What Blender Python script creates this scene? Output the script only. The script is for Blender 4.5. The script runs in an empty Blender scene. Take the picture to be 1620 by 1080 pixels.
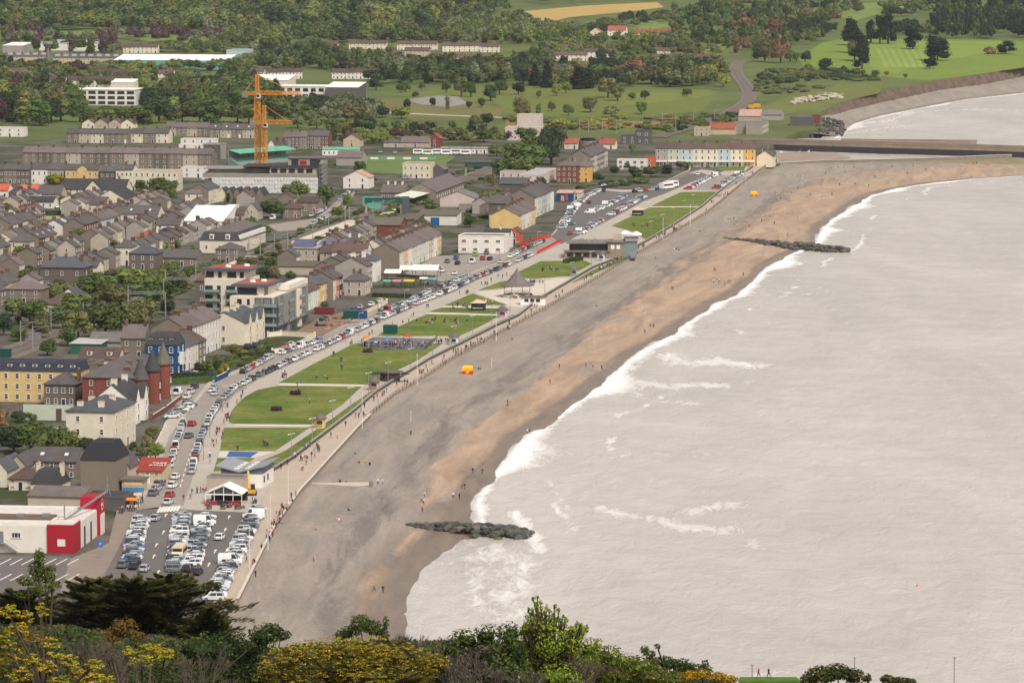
import bpy, math, random
import numpy as np
from mathutils import Vector, Matrix
R = math.radians
rng = random.Random(7)
scene = bpy.context.scene
COL = scene.collection

# ------------------------------------------------------------ camera
CAM_H, FPX, PITCH = 142.0, 6250.0, math.atan(690/6250)
cam_d = bpy.data.cameras.new('camera'); cam = bpy.data.objects.new('camera', cam_d); COL.objects.link(cam)
cam_d.sensor_width = 36; cam_d.lens = 36*FPX/1620; cam_d.clip_start = 1; cam_d.clip_end = 60000
cam.location = (0, 0, CAM_H); cam.rotation_euler = (R(90)-PITCH, 0, 0)
scene.camera = cam

# ------------------------------------------------------------ daylight: bright overcast
world = bpy.data.worlds.new('World'); scene.world = world; world.use_nodes = True
wn, wl = world.node_tree.nodes, world.node_tree.links
bg = wn['Background']
sky = wn.new('ShaderNodeTexSky'); sky.sky_type = 'NISHITA'; sky.sun_disc = False
SUN_EL, SUN_AZ = 52, 150          # azimuth: clockwise from +Y (north), so 150 = south-east
sky.sun_elevation = R(SUN_EL); sky.sun_rotation = R(SUN_AZ)
sky.air_density = 1.0; sky.dust_density = 4.0; sky.ozone_density = 1.0
hs = wn.new('ShaderNodeHueSaturation'); hs.inputs['Saturation'].default_value = 0.22
wl.new(sky.outputs[0], hs.inputs['Color'])
wm = wn.new('ShaderNodeMix'); wm.data_type = 'RGBA'; wm.blend_type = 'MULTIPLY'; wm.inputs[0].default_value = 1
wm.inputs[7].default_value = (1.0, 0.953, 0.918, 1)
wl.new(hs.outputs[0], wm.inputs[6]); wl.new(wm.outputs[2], bg.inputs['Color'])
bg.inputs['Strength'].default_value = 0.105
sun_d = bpy.data.lights.new('sun', 'SUN'); sun = bpy.data.objects.new('sun', sun_d); COL.objects.link(sun)
sun_d.energy = 2.1; sun_d.angle = R(12); sun_d.color = (1.0, 0.965, 0.91)
sun.rotation_euler = (R(90-SUN_EL), 0, R(180-SUN_AZ))
scene.view_settings.view_transform = 'Standard'; scene.view_settings.look = 'None'
scene.view_settings.exposure = 0.42; scene.view_settings.gamma = 1
scene.view_settings.use_curve_mapping = False

# ------------------------------------------------------------ pixel -> place
CT, ST = math.cos(PITCH), math.sin(PITCH)
def smooth(a, b, v):
    t = min(1, max(0, (v-a)/(b-a))); return t*t*(3-2*t)
def H(x, y):
    """height of the land away from the beach"""
    return 4 + 5*smooth(2480, 2850, y) + 20*smooth(3000, 4700, y)
def ray(px, py):
    u, v = (px-810)/FPX, (540-py)/FPX
    return u, CT+v*ST, -ST+v*CT
def P(px, py, z=4.0):
    u, f, d = ray(px, py); t = (z-CAM_H)/d
    return Vector((u*t, f*t, z))
def G(px, py):
    """on the land surface"""
    z = 4.0
    for _ in range(12):
        p = P(px, py, z); z = H(p.x, p.y)
    return P(px, py, z)
def ppm(y): return FPX/(y*CT+CAM_H*ST)     # pixels per metre at depth y

# ------------------------------------------------------------ materials
def s2l(v):
    v = v/255.0
    return v/12.92 if v <= .04045 else ((v+.055)/1.055)**2.4
def lin(c): return (s2l(c[0]), s2l(c[1]), s2l(c[2]), 1)
MATS = {}
def mat(key, rgb, rough=.85, var=.18, scale=.6, obj=0.0, fine=0.0, spec=.3, metal=0.0, hue=0.0, bump=0.0):
    """plain surface: world-space noise varies the value, obj varies it per object"""
    if key in MATS: return MATS[key]
    m = bpy.data.materials.new(key); m.use_nodes = True; MATS[key] = m
    n, l = m.node_tree.nodes, m.node_tree.links
    b = n['Principled BSDF']; b.inputs['Roughness'].default_value = rough
    b.inputs['Specular IOR Level'].default_value = spec; b.inputs['Metallic'].default_value = metal
    col = lin(rgb)
    geo = n.new('ShaderNodeNewGeometry')
    no = n.new('ShaderNodeTexNoise'); no.inputs['Scale'].default_value = scale; no.inputs['Detail'].default_value = 5
    no.inputs['Roughness'].default_value = .65
    l.new(geo.outputs['Position'], no.inputs['Vector'])
    mr = n.new('ShaderNodeMapRange'); mr.inputs[1].default_value = .25; mr.inputs[2].default_value = .75
    mr.inputs[3].default_value = 1-var; mr.inputs[4].default_value = 1+var
    l.new(no.outputs['Fac'], mr.inputs[0])
    fac = mr.outputs[0]
    if fine:
        n2 = n.new('ShaderNodeTexNoise'); n2.inputs['Scale'].default_value = scale*14; n2.inputs['Detail'].default_value = 3
        l.new(geo.outputs['Position'], n2.inputs['Vector'])
        m2 = n.new('ShaderNodeMapRange'); m2.inputs[1].default_value = .3; m2.inputs[2].default_value = .7
        m2.inputs[3].default_value = 1-fine; m2.inputs[4].default_value = 1+fine
        l.new(n2.outputs['Fac'], m2.inputs[0])
        mu = n.new('ShaderNodeMath'); mu.operation = 'MULTIPLY'; l.new(fac, mu.inputs[0]); l.new(m2.outputs[0], mu.inputs[1]); fac = mu.outputs[0]
    if obj:
        oi = n.new('ShaderNodeObjectInfo')
        m3 = n.new('ShaderNodeMapRange'); m3.inputs[3].default_value = 1-obj; m3.inputs[4].default_value = 1+obj
        l.new(oi.outputs['Random'], m3.inputs[0])
        mu = n.new('ShaderNodeMath'); mu.operation = 'MULTIPLY'; l.new(fac, mu.inputs[0]); l.new(m3.outputs[0], mu.inputs[1]); fac = mu.outputs[0]
    h = n.new('ShaderNodeHueSaturation'); h.inputs['Color'].default_value = col
    l.new(fac, h.inputs['Value'])
    if hue:
        oi2 = n.new('ShaderNodeObjectInfo'); ml = n.new('ShaderNodeMath'); ml.operation = 'MULTIPLY'; ml.inputs[1].default_value = 7.31
        fr = n.new('ShaderNodeMath'); fr.operation = 'FRACT'
        l.new(oi2.outputs['Random'], ml.inputs[0]); l.new(ml.outputs[0], fr.inputs[0])
        m4 = n.new('ShaderNodeMapRange'); m4.inputs[3].default_value = .5-hue; m4.inputs[4].default_value = .5+hue
        l.new(fr.outputs[0], m4.inputs[0]); l.new(m4.outputs[0], h.inputs['Hue'])
    l.new(h.outputs[0], b.inputs['Base Color'])
    if bump:
        bp = n.new('ShaderNodeBump'); bp.inputs['Strength'].default_value = bump; bp.inputs['Distance'].default_value = .1
        l.new(no.outputs['Fac'], bp.inputs['Height']); l.new(bp.outputs[0], b.inputs['Normal'])
    return m

# ------------------------------------------------------------ mesh building
class MB:
    def __init__(s): s.v = []; s.f = []; s.m = []
    def face(s, pts, mi=0):
        b = len(s.v); s.v += [tuple(p) for p in pts]; s.f.append(tuple(range(b, b+len(pts)))); s.m.append(mi)
    def box(s, x0, x1, y0, y1, z0, z1, mi=0, bottom=True):
        b = len(s.v)
        s.v += [(x0,y0,z0),(x1,y0,z0),(x1,y1,z0),(x0,y1,z0),(x0,y0,z1),(x1,y0,z1),(x1,y1,z1),(x0,y1,z1)]
        fs = [(4,5,6,7),(0,1,5,4),(1,2,6,5),(2,3,7,6),(3,0,4,7)] + ([(3,2,1,0)] if bottom else [])
        for f in fs: s.f.append(tuple(b+i for i in f)); s.m.append(mi)
    def prism(s, poly, z0, z1, mi=0, top=None):
        """vertical prism over a 2-D polygon (counter-clockwise)"""
        n = len(poly); b = len(s.v)
        s.v += [(p[0],p[1],z0) for p in poly] + [(p[0],p[1],z1) for p in poly]
        for i in range(n):
            j = (i+1) % n; s.f.append((b+i,b+j,b+n+j,b+n+i)); s.m.append(mi)
        s.f.append(tuple(b+n+i for i in range(n))); s.m.append(mi if top is None else top)
    def frustum(s, cx, cy, z0, z1, r0, r1, n=8, mi=0, cap=True):
        b = len(s.v)
        for r, z in ((r0,z0),(r1,z1)):
            for i in range(n):
                a = 2*math.pi*i/n; s.v.append((cx+r*math.cos(a), cy+r*math.sin(a), z))
        for i in range(n):
            j = (i+1) % n; s.f.append((b+i,b+j,b+n+j,b+n+i)); s.m.append(mi)
        if cap: s.f.append(tuple(b+n+i for i in range(n))); s.m.append(mi)
    def bar(s, p, q, w, mi=0, h=None):
        """square bar from p to q"""
        p, q = Vector(p), Vector(q); d = (q-p).normalized()
        up = Vector((0,0,1)) if abs(d.z) < .95 else Vector((1,0,0))
        a = d.cross(up).normalized()*(w/2); c = a.cross(d).normalized()*((h or w)/2)
        b = len(s.v)
        for o in (p, q):
            for sa, sc in ((-1,-1),(1,-1),(1,1),(-1,1)): s.v.append(tuple(o+a*sa+c*sc))
        for f in [(0,1,2,3),(7,6,5,4),(0,4,5,1),(1,5,6,2),(2,6,7,3),(3,7,4,0)]:
            s.f.append(tuple(b+i for i in f)); s.m.append(mi)
    def mesh(s, name, mats):
        me = bpy.data.meshes.new(name); me.from_pydata(s.v, [], s.f)
        for m in (mats if isinstance(mats, (list, tuple)) else [mats]): me.materials.append(m)
        if any(s.m): me.polygons.foreach_set('material_index', s.m)
        me.update(); return me
    def build(s, name, mats, parent=None):
        return obj(name, s.mesh(name, mats), parent)
def obj(name, me, parent=None, loc=None, rz=None, scale=None):
    o = bpy.data.objects.new(name, me); COL.objects.link(o)
    if parent is not None: o.parent = parent
    if loc is not None: o.location = loc
    if rz is not None: o.rotation_euler = (0, 0, rz)
    if scale is not None: o.scale = scale
    return o
def tag(o, label, cat, group=None):
    o['label'] = label; o['category'] = cat
    if group: o['group'] = group
    return o
def thing(name, label, cat, loc, rz=0, group=None, scale=None):
    o = obj(name, None, None, loc, rz, scale); o.empty_display_size = .1
    return tag(o, label, cat, group)
def struct(o, kind='structure'):
    o['kind'] = kind; return o
def smooth_shade(me):
    me.polygons.foreach_set('use_smooth', [True]*len(me.polygons)); me.update()
def area2(p): return sum(p[i][0]*p[(i+1)%len(p)][1]-p[(i+1)%len(p)][0]*p[i][1] for i in range(len(p)))
def slab(name, px, z, mats, thick=.12, zt=None):
    """sheet with a kerb: polygon given in photo pixels at height z"""
    pts = [P(a, b, z) for a, b in px]; pl = [(p.x, p.y) for p in pts]
    if area2(pl) < 0: pl.reverse()
    mb = MB(); mb.prism(pl, z-thick, z)
    return struct(mb.build(name, mats))
def ribbon(mb, pts, w, z=None, mi=0, off=0.0):
    """flat band of width w along world points"""
    pts = [Vector(p) for p in pts]
    L = []
    for i, p in enumerate(pts):
        a = pts[max(0,i-1)]; b = pts[min(len(pts)-1,i+1)]
        d = (b-a); d.z = 0; d.normalize(); nrm = Vector((d.y,-d.x,0))
        L.append((p+nrm*(off+w/2), p+nrm*(off-w/2)))
    for i in range(len(L)-1):
        q = [L[i][0], L[i+1][0], L[i+1][1], L[i][1]]
        if z is not None: q = [(v.x,v.y,z) for v in q]
        mb.face(q[::-1] if area2([(v[0],v[1]) for v in q]) < 0 else q, mi)
def interp(pts, v, k=0):
    """piecewise-linear x for y over a list of (x, y)"""
    xs = [p[0] for p in pts]; ys = [p[1] for p in pts]
    return float(np.interp(v, ys, xs))
def along(pts, step, start=0.0, jit=0.0):
    """points every step metres along a world polyline, with heading"""
    out = []; pts = [Vector(p) for p in pts]; dist = start
    for a, b in zip(pts, pts[1:]):
        L = (b-a).length; d = (b-a)/L if L else Vector((0,1,0))
        while dist < L:
            out.append((a+d*dist, math.atan2(d.y, d.x))); dist += step+(rng.uniform(-jit,jit) if jit else 0)
        dist -= L
    return out
# 2-D value noise
_nr = np.random.RandomState(11); _NT = _nr.rand(256, 256)
def vnoise(x, y):
    x = np.asarray(x, float); y = np.asarray(y, float)
    xi = np.floor(x).astype(int); yi = np.floor(y).astype(int); fx = x-xi; fy = y-yi
    fx = fx*fx*(3-2*fx); fy = fy*fy*(3-2*fy)
    g = lambda a, b: _NT[a % 256, b % 256]
    return (g(xi,yi)*(1-fx)+g(xi+1,yi)*fx)*(1-fy)+(g(xi,yi+1)*(1-fx)+g(xi+1,yi+1)*fx)*fy
def fbm(x, y, o=4):
    s = 0; a = .5; t = 0
    for i in range(o): s = s+a*vnoise(x*2**i+17*i, y*2**i+31*i); t += a; a *= .55
    return s/t
# ============================================================ THE SETTING
PROM_EDGE_PX = [(330,1010),(378,950),(433,839),(447,818),(477,776),(492,760),(528,720),(571,673),(588,657),(630,622),(675,596),(722,565),(785,530),(820,512),(875,482),(949,438),(991,412),(1028,391),(1079,361),(1121,336),(1141,320),(1172,294),(1202,271),(1218,259)]
PROM_EDGE = [P(a,b,3.5) for a,b in PROM_EDGE_PX]
SEAWALL_PX = [(433,744),(464,725),(492,703),(525,678),(560,651),(594,622),(622,604),(679,569),(730,544),(785,516),(820,500),(853,474),(938,424),(970,412),(1023,382),(1065,357),(1111,327),(1139,303),(1174,276),(1199,259)]
SEAWALL = [P(a,b,4.0) for a,b in SEAWALL_PX]
SHORE_PX = [(640,1100),(648,1040),(655,990),(650,950),(665,905),(700,872),(745,842),(757,825),(750,795),(770,760),(800,725),(830,690),(860,672),(890,650),(925,625),(950,605),(975,585),(1005,560),(1030,545),(1060,530),(1085,510),(1110,497),(1130,480),(1165,465),(1190,445),(1210,425),(1245,404),(1290,385),(1300,360),(1320,345),(1350,325),(1380,308),(1420,298),(1470,290),(1540,283),(1620,278)]
SHORE = [P(a,b,0.0) for a,b in SHORE_PX]
SHORE.append(Vector((420, 2135, 0)))
NSHORE = [P(a,b,0.0) for a,b in [(1315,222),(1335,206),(1350,196),(1390,184),(1420,178),(1480,166),(1530,157),(1620,147)]] + [Vector((900,3900,0)), Vector((2500,7000,0))]
LANDEDGE = [(-110,500)] + [(P(a,b,3.9).x-1.5,P(a,b,3.9).y) for a,b in [(320,1010),(345,940),(400,820),(425,770)]] + [(p.x-.3,p.y) for p in SEAWALL] + [(148,2210),(152,2300),(175,2420),(196,2460),(200,2560),(206,2630)] \
    + [(P(a,b,8.5).x, P(a,b,8.5).y) for a,b in [(1340,158),(1390,147),(1430,139),(1480,129),(1540,122),(1580,115),(1620,107)]] + [(640,3600),(1500,5500),(5000,14000),(9000,26000)]
HWALL = [P(a,b,3.2) for a,b in [(1216,262),(1232,258),(1300,254),(1400,252),(1500,249),(1570,246),(1600,245)]]
wy_wall = lambda x: float(np.interp(x, [p.x for p in HWALL], [p.y for p in HWALL]))
xs_shore = lambda y: float(np.interp(y, [p.y for p in SHORE], [p.x for p in SHORE]))
xs_prom = lambda y: float(np.interp(y, [p.y for p in PROM_EDGE], [p.x for p in PROM_EDGE]))
xs_land = lambda y: interp(LANDEDGE, y)

# ---- ground: one sheet that runs to the horizon
def ground_mat():
    m = bpy.data.materials.new('ground_mix'); m.use_nodes = True
    n, l = m.node_tree.nodes, m.node_tree.links; b = n['Principled BSDF']; b.inputs['Roughness'].default_value = .95; b.inputs['Specular IOR Level'].default_value = .1
    geo = n.new('ShaderNodeNewGeometry')
    def noise(sc, det=5):
        o = n.new('ShaderNodeTexNoise'); o.inputs['Scale'].default_value = sc; o.inputs['Detail'].default_value = det; o.inputs['Roughness'].default_value = .62
        l.new(geo.outputs['Position'], o.inputs['Vector']); return o.outputs['Fac']
    def ramp(fac, stops):
        r = n.new('ShaderNodeValToRGB'); e = r.color_ramp.elements
        while len(e) < len(stops): e.new(.5)
        for el, (p, c) in zip(e, stops): el.position = p; el.color = lin(c)
        l.new(fac, r.inputs[0]); return r.outputs[0]
    town = ramp(noise(.045), [(.30,(72,72,54)),(.42,(60,70,38)),(.5,(88,84,77)),(.60,(102,97,90)),(.72,(66,74,42))])
    field = ramp(noise(.012), [(.3,(78,88,52)),(.5,(94,104,60)),(.7,(106,112,68))])
    at = n.new('ShaderNodeAttribute'); at.attribute_name = 'field'
    mx = n.new('ShaderNodeMix'); mx.data_type = 'RGBA'
    l.new(at.outputs['Fac'], mx.inputs[0]); l.new(town, mx.inputs[6]); l.new(field, mx.inputs[7])
    # small grain
    fg = noise(.5, 4); mr = n.new('ShaderNodeMapRange'); mr.inputs[1].default_value=.3; mr.inputs[2].default_value=.7; mr.inputs[3].default_value=.78; mr.inputs[4].default_value=1.2
    l.new(fg, mr.inputs[0]); h = n.new('ShaderNodeHueSaturation'); l.new(mx.outputs[2], h.inputs['Color']); l.new(mr.outputs[0], h.inputs['Value'])
    l.new(h.outputs[0], b.inputs['Base Color']); return m
ys = sorted(set([500,600,700,760] + list(range(800,2200,20)) + list(range(2200,2900,15)) + list(range(2900,5000,60)) + [5400,6000,7000,9000,12000,17000,26000] + [round(p[1],1) for p in LANDEDGE]))
ys = [y for y in ys if 500 <= y <= 26000]
vt, fc, fld = [], [], []
ts = [0,.3,.6,.8,.9,.95,.98,1]
for y in ys:
    xe = xs_land(y); xl = -max(700, y*.6)
    for t in ts:
        x = xl+(xe-xl)*t; z = H(x, y)
        vt.append((x, y, z)); fld.append(smooth(2250, 2420, y + (x-60)*.0))
nc = len(ts)+1
# skirt down to sea level along the coast (cliff face is built on top of it)
v2, f2, fl2 = [], [], []
for i, y in enumerate(ys):
    row = vt[i*len(ts):(i+1)*len(ts)]; v2 += row + [(row[-1][0]+.3, y, -3)]; fl2 += fld[i*len(ts):(i+1)*len(ts)] + [0]
for i in range(len(ys)-1):
    for j in range(nc-1):
        a = i*nc+j; f2.append((a, a+1, a+nc+1, a+nc))
me = bpy.data.meshes.new('ground'); me.from_pydata(v2, [], f2); me.materials.append(ground_mat())
at = me.attributes.new('field', 'FLOAT', 'POINT'); at.data.foreach_set('value', fl2); me.update()
struct(obj('ground', me))

# ---- the beach: shingle above, sand below, wet at the water
def beach_mat():
    m = bpy.data.materials.new('beach_shingle_sand'); m.use_nodes = True
    n, l = m.node_tree.nodes, m.node_tree.links; b = n['Principled BSDF']
    uv = n.new('ShaderNodeUVMap'); uv.uv_map = 'along'
    def noise(sc, mp, det=6, ro=.6):
        mpn = n.new('ShaderNodeMapping'); mpn.inputs['Scale'].default_value = mp; l.new(uv.outputs[0], mpn.inputs[0])
        o = n.new('ShaderNodeTexNoise'); o.inputs['Scale'].default_value = sc; o.inputs['Detail'].default_value = det; o.inputs['Roughness'].default_value = ro
        o.inputs['Distortion'].default_value = .6
        l.new(mpn.outputs[0], o.inputs['Vector']); return o.outputs['Fac']
    def ramp(fac, stops):
        r = n.new('ShaderNodeValToRGB'); e = r.color_ramp.elements
        while len(e) < len(stops): e.new(.5)
        for el, (p, c) in zip(e, stops): el.position = p; el.color = lin(c) if not isinstance(c, float) else (c,c,c,1)
        l.new(fac, r.inputs[0]); return r.outputs[0]
    def mix(f, a, c):
        mx = n.new('ShaderNodeMix'); mx.data_type = 'RGBA'; l.new(f, mx.inputs[0]); l.new(a, mx.inputs[6]); l.new(c, mx.inputs[7]); return mx.outputs[2]
    def attr(nm):
        a = n.new('ShaderNodeAttribute'); a.attribute_name = nm; return a.outputs['Fac']
    def math2(op, a, c):
        mt = n.new('ShaderNodeMath'); mt.operation = op
        for i, v in ((0,a),(1,c)):
            if isinstance(v, (int,float)): mt.inputs[i].default_value = v
            else: l.new(v, mt.inputs[i])
        return mt.outputs[0]
    shingle = ramp(noise(1, (.020,.13,1),8,.7), [(.25,(120,112,106)),(.45,(142,132,123)),(.62,(158,146,134)),(.8,(170,157,142))])
    sand = ramp(noise(1, (.022,.12,1),8,.7), [(.3,(138,118,103)),(.5,(168,143,121)),(.7,(188,162,137))])
    wet = ramp(noise(1, (.05,.3,1)), [(.3,(110,95,84)),(.7,(138,120,104))])
    # sand shows where its attribute, broken by noise, is high
    sf = math2('ADD', attr('sand'), math2('MULTIPLY', math2('SUBTRACT', noise(1,(.018,.10,1),9,.70), .5), 2.4))
    c = mix(ramp(sf, [(.42,0.0),(.66,1.0)]), shingle, sand)
    df = math2('ADD', attr('dark'), math2('MULTIPLY', math2('SUBTRACT', noise(1,(.020,.17,1),9,.70), .5), 2.6))
    dark = ramp(noise(1,(.05,.2,1)), [(.3,(104,96,92)),(.7,(128,118,112))])
    c = mix(math2('MULTIPLY', ramp(df, [(.5,0.0),(.85,1.0)]), .8), c, dark)
    wf = math2('ADD', attr('wet'), math2('MULTIPLY', math2('SUBTRACT', noise(1,(.02,.13,1),8,.68), .5), 1.9))
    wfr = ramp(wf, [(.35,0.0),(.85,.92)])
    c = mix(wfr, c, wet)
    gr = math2('ADD', attr('green'), math2('MULTIPLY', math2('SUBTRACT', noise(1,(.05,.15,1)), .5), 1.2))
    grass = ramp(noise(1,(.2,.3,1)), [(.3,(112,108,70)),(.7,(140,132,90))])
    c = mix(math2('MULTIPLY', ramp(gr, [(.5,0.0),(.9,1.0)]), .8), c, grass)
    geo = n.new('ShaderNodeNewGeometry')
    fn = n.new('ShaderNodeTexNoise'); fn.inputs['Scale'].default_value = 1.1; fn.inputs['Detail'].default_value = 6; fn.inputs['Roughness'].default_value = .8
    l.new(geo.outputs['Position'], fn.inputs['Vector'])
    mr = n.new('ShaderNodeMapRange'); mr.inputs[1].default_value=.3; mr.inputs[2].default_value=.7; mr.inputs[3].default_value=.74; mr.inputs[4].default_value=1.24
    l.new(fn.outputs['Fac'], mr.inputs[0]); h = n.new('ShaderNodeHueSaturation'); l.new(c, h.inputs['Color']); l.new(mr.outputs[0], h.inputs['Value'])
    l.new(h.outputs[0], b.inputs['Base Color'])
    rr = n.new('ShaderNodeMapRange'); rr.inputs[3].default_value = .95; rr.inputs[4].default_value = .3; l.new(wfr, rr.inputs[0]); l.new(rr.outputs[0], b.inputs['Roughness'])
    b.inputs['Specular IOR Level'].default_value = .25
    bp = n.new('ShaderNodeBump'); bp.inputs['Strength'].default_value = .7; bp.inputs['Distance'].default_value = .4
    l.new(fn.outputs['Fac'], bp.inputs['Height']); l.new(bp.outputs[0], b.inputs['Normal'])
    return m
BEACH_M = beach_mat()
def strip(name, rows, cols, fn, mats, uvname='along'):
    """lofted sheet: fn(i, j) -> (co, (u, v), attrs)"""
    vs, uvs, ats = [], [], {}
    for i in range(rows):
        for j in range(cols):
            co, uvc, at = fn(i, j); vs.append(co); uvs.append(uvc)
            for k, a in at.items(): ats.setdefault(k, []).append(a)
    fs = [(i*cols+j, i*cols+j+1, (i+1)*cols+j+1, (i+1)*cols+j) for i in range(rows-1) for j in range(cols-1)]
    me = bpy.data.meshes.new(name); me.from_pydata(vs, [], fs); me.materials.append(mats)
    if uvname:
        uvl = me.uv_layers.new(name=uvname); arr = np.array(uvs, dtype=np.float32)
        idx = np.array([v for f in fs for v in f]); uvl.data.foreach_set('uv', arr[idx].ravel())
    for k, a in ats.items():
        t = me.attributes.new(k, 'FLOAT', 'POINT'); t.data.foreach_set('value', [float(q) for q in a])
    me.update(); smooth_shade(me); return me
brows = list(np.arange(690, 2215, 4.0)); bt = list(np.linspace(0, .72, 28)) + list(np.linspace(.735, 1, 34)) + [1.0+.02*k for k in (1,2,3,5,8)]
def beach_pt(i, j):
    y = brows[i]; t = bt[j]; xa = xs_prom(y)-.6; xb = max(xs_shore(y), xa+8)
    x = xa+(xb-xa)*t; w = xb-xa
    und = float(fbm(x*.03+5, y*.012, 3)-.5)
    z = 2.7*(1-t)**.85 if t <= 1 else -(t-1)*w*.05-.02
    if 0 < t < 1: z += und*.9*math.sin(math.pi*t)**.7
    z += (float(fbm(x*.22+3, y*.035, 4))-.5)*(.42 if y > 920 else .75)*smooth(.72,.96,t)
    if x > HWALL[0].x and y > wy_wall(x): z = -1.5
    q = smooth(1150, 1500, y)                          # more open sand towards the harbour
    sand = max(smooth(.50-.33*q, .72-.28*q, t), .0)*.78 - .1*smooth(1800,2050,y)
    near = smooth(930, 1000, y)
    sand = sand*near + (1-near)*(.66*math.exp(-((t-.78)/.13)**2))
    dark = .62*math.exp(-((t-(.50-.12*q))/.16)**2)*(1-.45*smooth(1950,2100,y)) + .1
    dark = dark + (1-near)*.45*math.exp(-((t-.93)/.10)**2)
    dshore = max(0, (1-t))*w
    wetw = 9 if y > 930 else 22
    wet = 1-smooth(2, wetw, dshore)
    green = .9*(1-smooth(2, 14, t*w))*smooth(1950, 2080, y) + smooth(2120, 2170, y)*(1-smooth(.5,.8,t))*.9
    return (x, y, z), (y, t*w), dict(sand=sand, dark=dark, wet=wet, green=green)
struct(obj('beach', strip('beach', len(brows), len(bt), beach_pt, BEACH_M)))
# northern beach below the cliffs
nrows = list(np.arange(2440, 3800, 10.0))
def nbeach_pt(i, j):
    y = nrows[i]; t = [0,.15,.3,.45,.6,.75,.9,1,1.25,1.6][j]
    xa = xs_land(y)-2; xb = float(np.interp(y, [p.y for p in NSHORE], [p.x for p in NSHORE])); xb = max(xb, xa+4)
    x = xa+(xb-xa)*t; z = 2.4*(1-t) if t <= 1 else -(t-1)*2
    return (x, y, z), (y*.6, x), dict(sand=.35*(1-smooth(2700,2850,y)), dark=.25, wet=smooth(.7,1,t)*.8, green=.55*math.exp(-((t-.9)/.12)**2)*smooth(2650,2750,y))
struct(obj('north_beach', strip('north_beach', len(nrows), 10, nbeach_pt, BEACH_M)))

# ---- the sea
def sea_mat():
    m = bpy.data.materials.new('sea_water'); m.use_nodes = True
    n, l = m.node_tree.nodes, m.node_tree.links; b = n['Principled BSDF']
    geo = n.new('ShaderNodeNewGeometry')
    def noise(sc, mp, det=6, ro=.6, dist=.3):
        mpn = n.new('ShaderNodeMapping'); mpn.inputs['Scale'].default_value = mp; mpn.inputs['Rotation'].default_value = (0,0,R(-20)); l.new(geo.outputs['Position'], mpn.inputs[0])
        o = n.new('ShaderNodeTexNoise'); o.inputs['Scale'].default_value = sc; o.inputs['Detail'].default_value = det; o.inputs['Roughness'].default_value = ro; o.inputs['Distortion'].default_value = dist
        l.new(mpn.outputs[0], o.inputs['Vector']); return o.outputs['Fac']
    at = n.new('ShaderNodeAttribute'); at.attribute_name = 'foam'
    fn = noise(.22, (1.0,.34,1), 9, .70, 1.6)
    ma = n.new('ShaderNodeMath'); ma.operation = 'MULTIPLY_ADD'; ma.inputs[1].default_value = 1.5; ma.inputs[2].default_value = -.75; l.new(fn, ma.inputs[0])
    ad = n.new('ShaderNodeMath'); l.new(at.outputs['Fac'], ad.inputs[0]); l.new(ma.outputs[0], ad.inputs[1])
    r = n.new('ShaderNodeValToRGB'); r.color_ramp.elements[0].position = .34; r.color_ramp.elements[1].position = .82; l.new(ad.outputs[0], r.inputs[0])
    wc = n.new('ShaderNodeValToRGB'); wc.color_ramp.elements[0].position=.3; wc.color_ramp.elements[1].position=.7
    wc.color_ramp.elements[0].color = lin((184,176,167)); wc.color_ramp.elements[1].color = lin((206,197,188)); l.new(noise(.018,(1,.30,1),6,.62,1.0), wc.inputs[0])
    mx = n.new('ShaderNodeMix'); mx.data_type='RGBA'; l.new(r.outputs[0], mx.inputs[0]); l.new(wc.outputs[0], mx.inputs[6]); mx.inputs[7].default_value = (.80,.79,.77,1)
    l.new(mx.outputs[2], b.inputs['Base Color'])
    rr = n.new('ShaderNodeMapRange'); rr.inputs[3].default_value=.22; rr.inputs[4].default_value=.9; l.new(r.outputs[0], rr.inputs[0]); l.new(rr.outputs[0], b.inputs['Roughness'])
    b.inputs['IOR'].default_value = 1.33
    bp = n.new('ShaderNodeBump'); bp.inputs['Strength'].default_value = 1.0; bp.inputs['Distance'].default_value = .9
    l.new(noise(.16,(1.0,.42,1),7,.66,.4), bp.inputs['Height'])
    bp2 = n.new('ShaderNodeBump'); bp2.inputs['Strength'].default_value = .35; bp2.inputs['Distance'].default_value = .25
    l.new(noise(.7,(1.0,.5,1),4,.6), bp2.inputs['Height']); l.new(bp.outputs[0], bp2.inputs['Normal'])
    l.new(bp2.outputs[0], b.inputs['Normal'])
    return m
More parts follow.
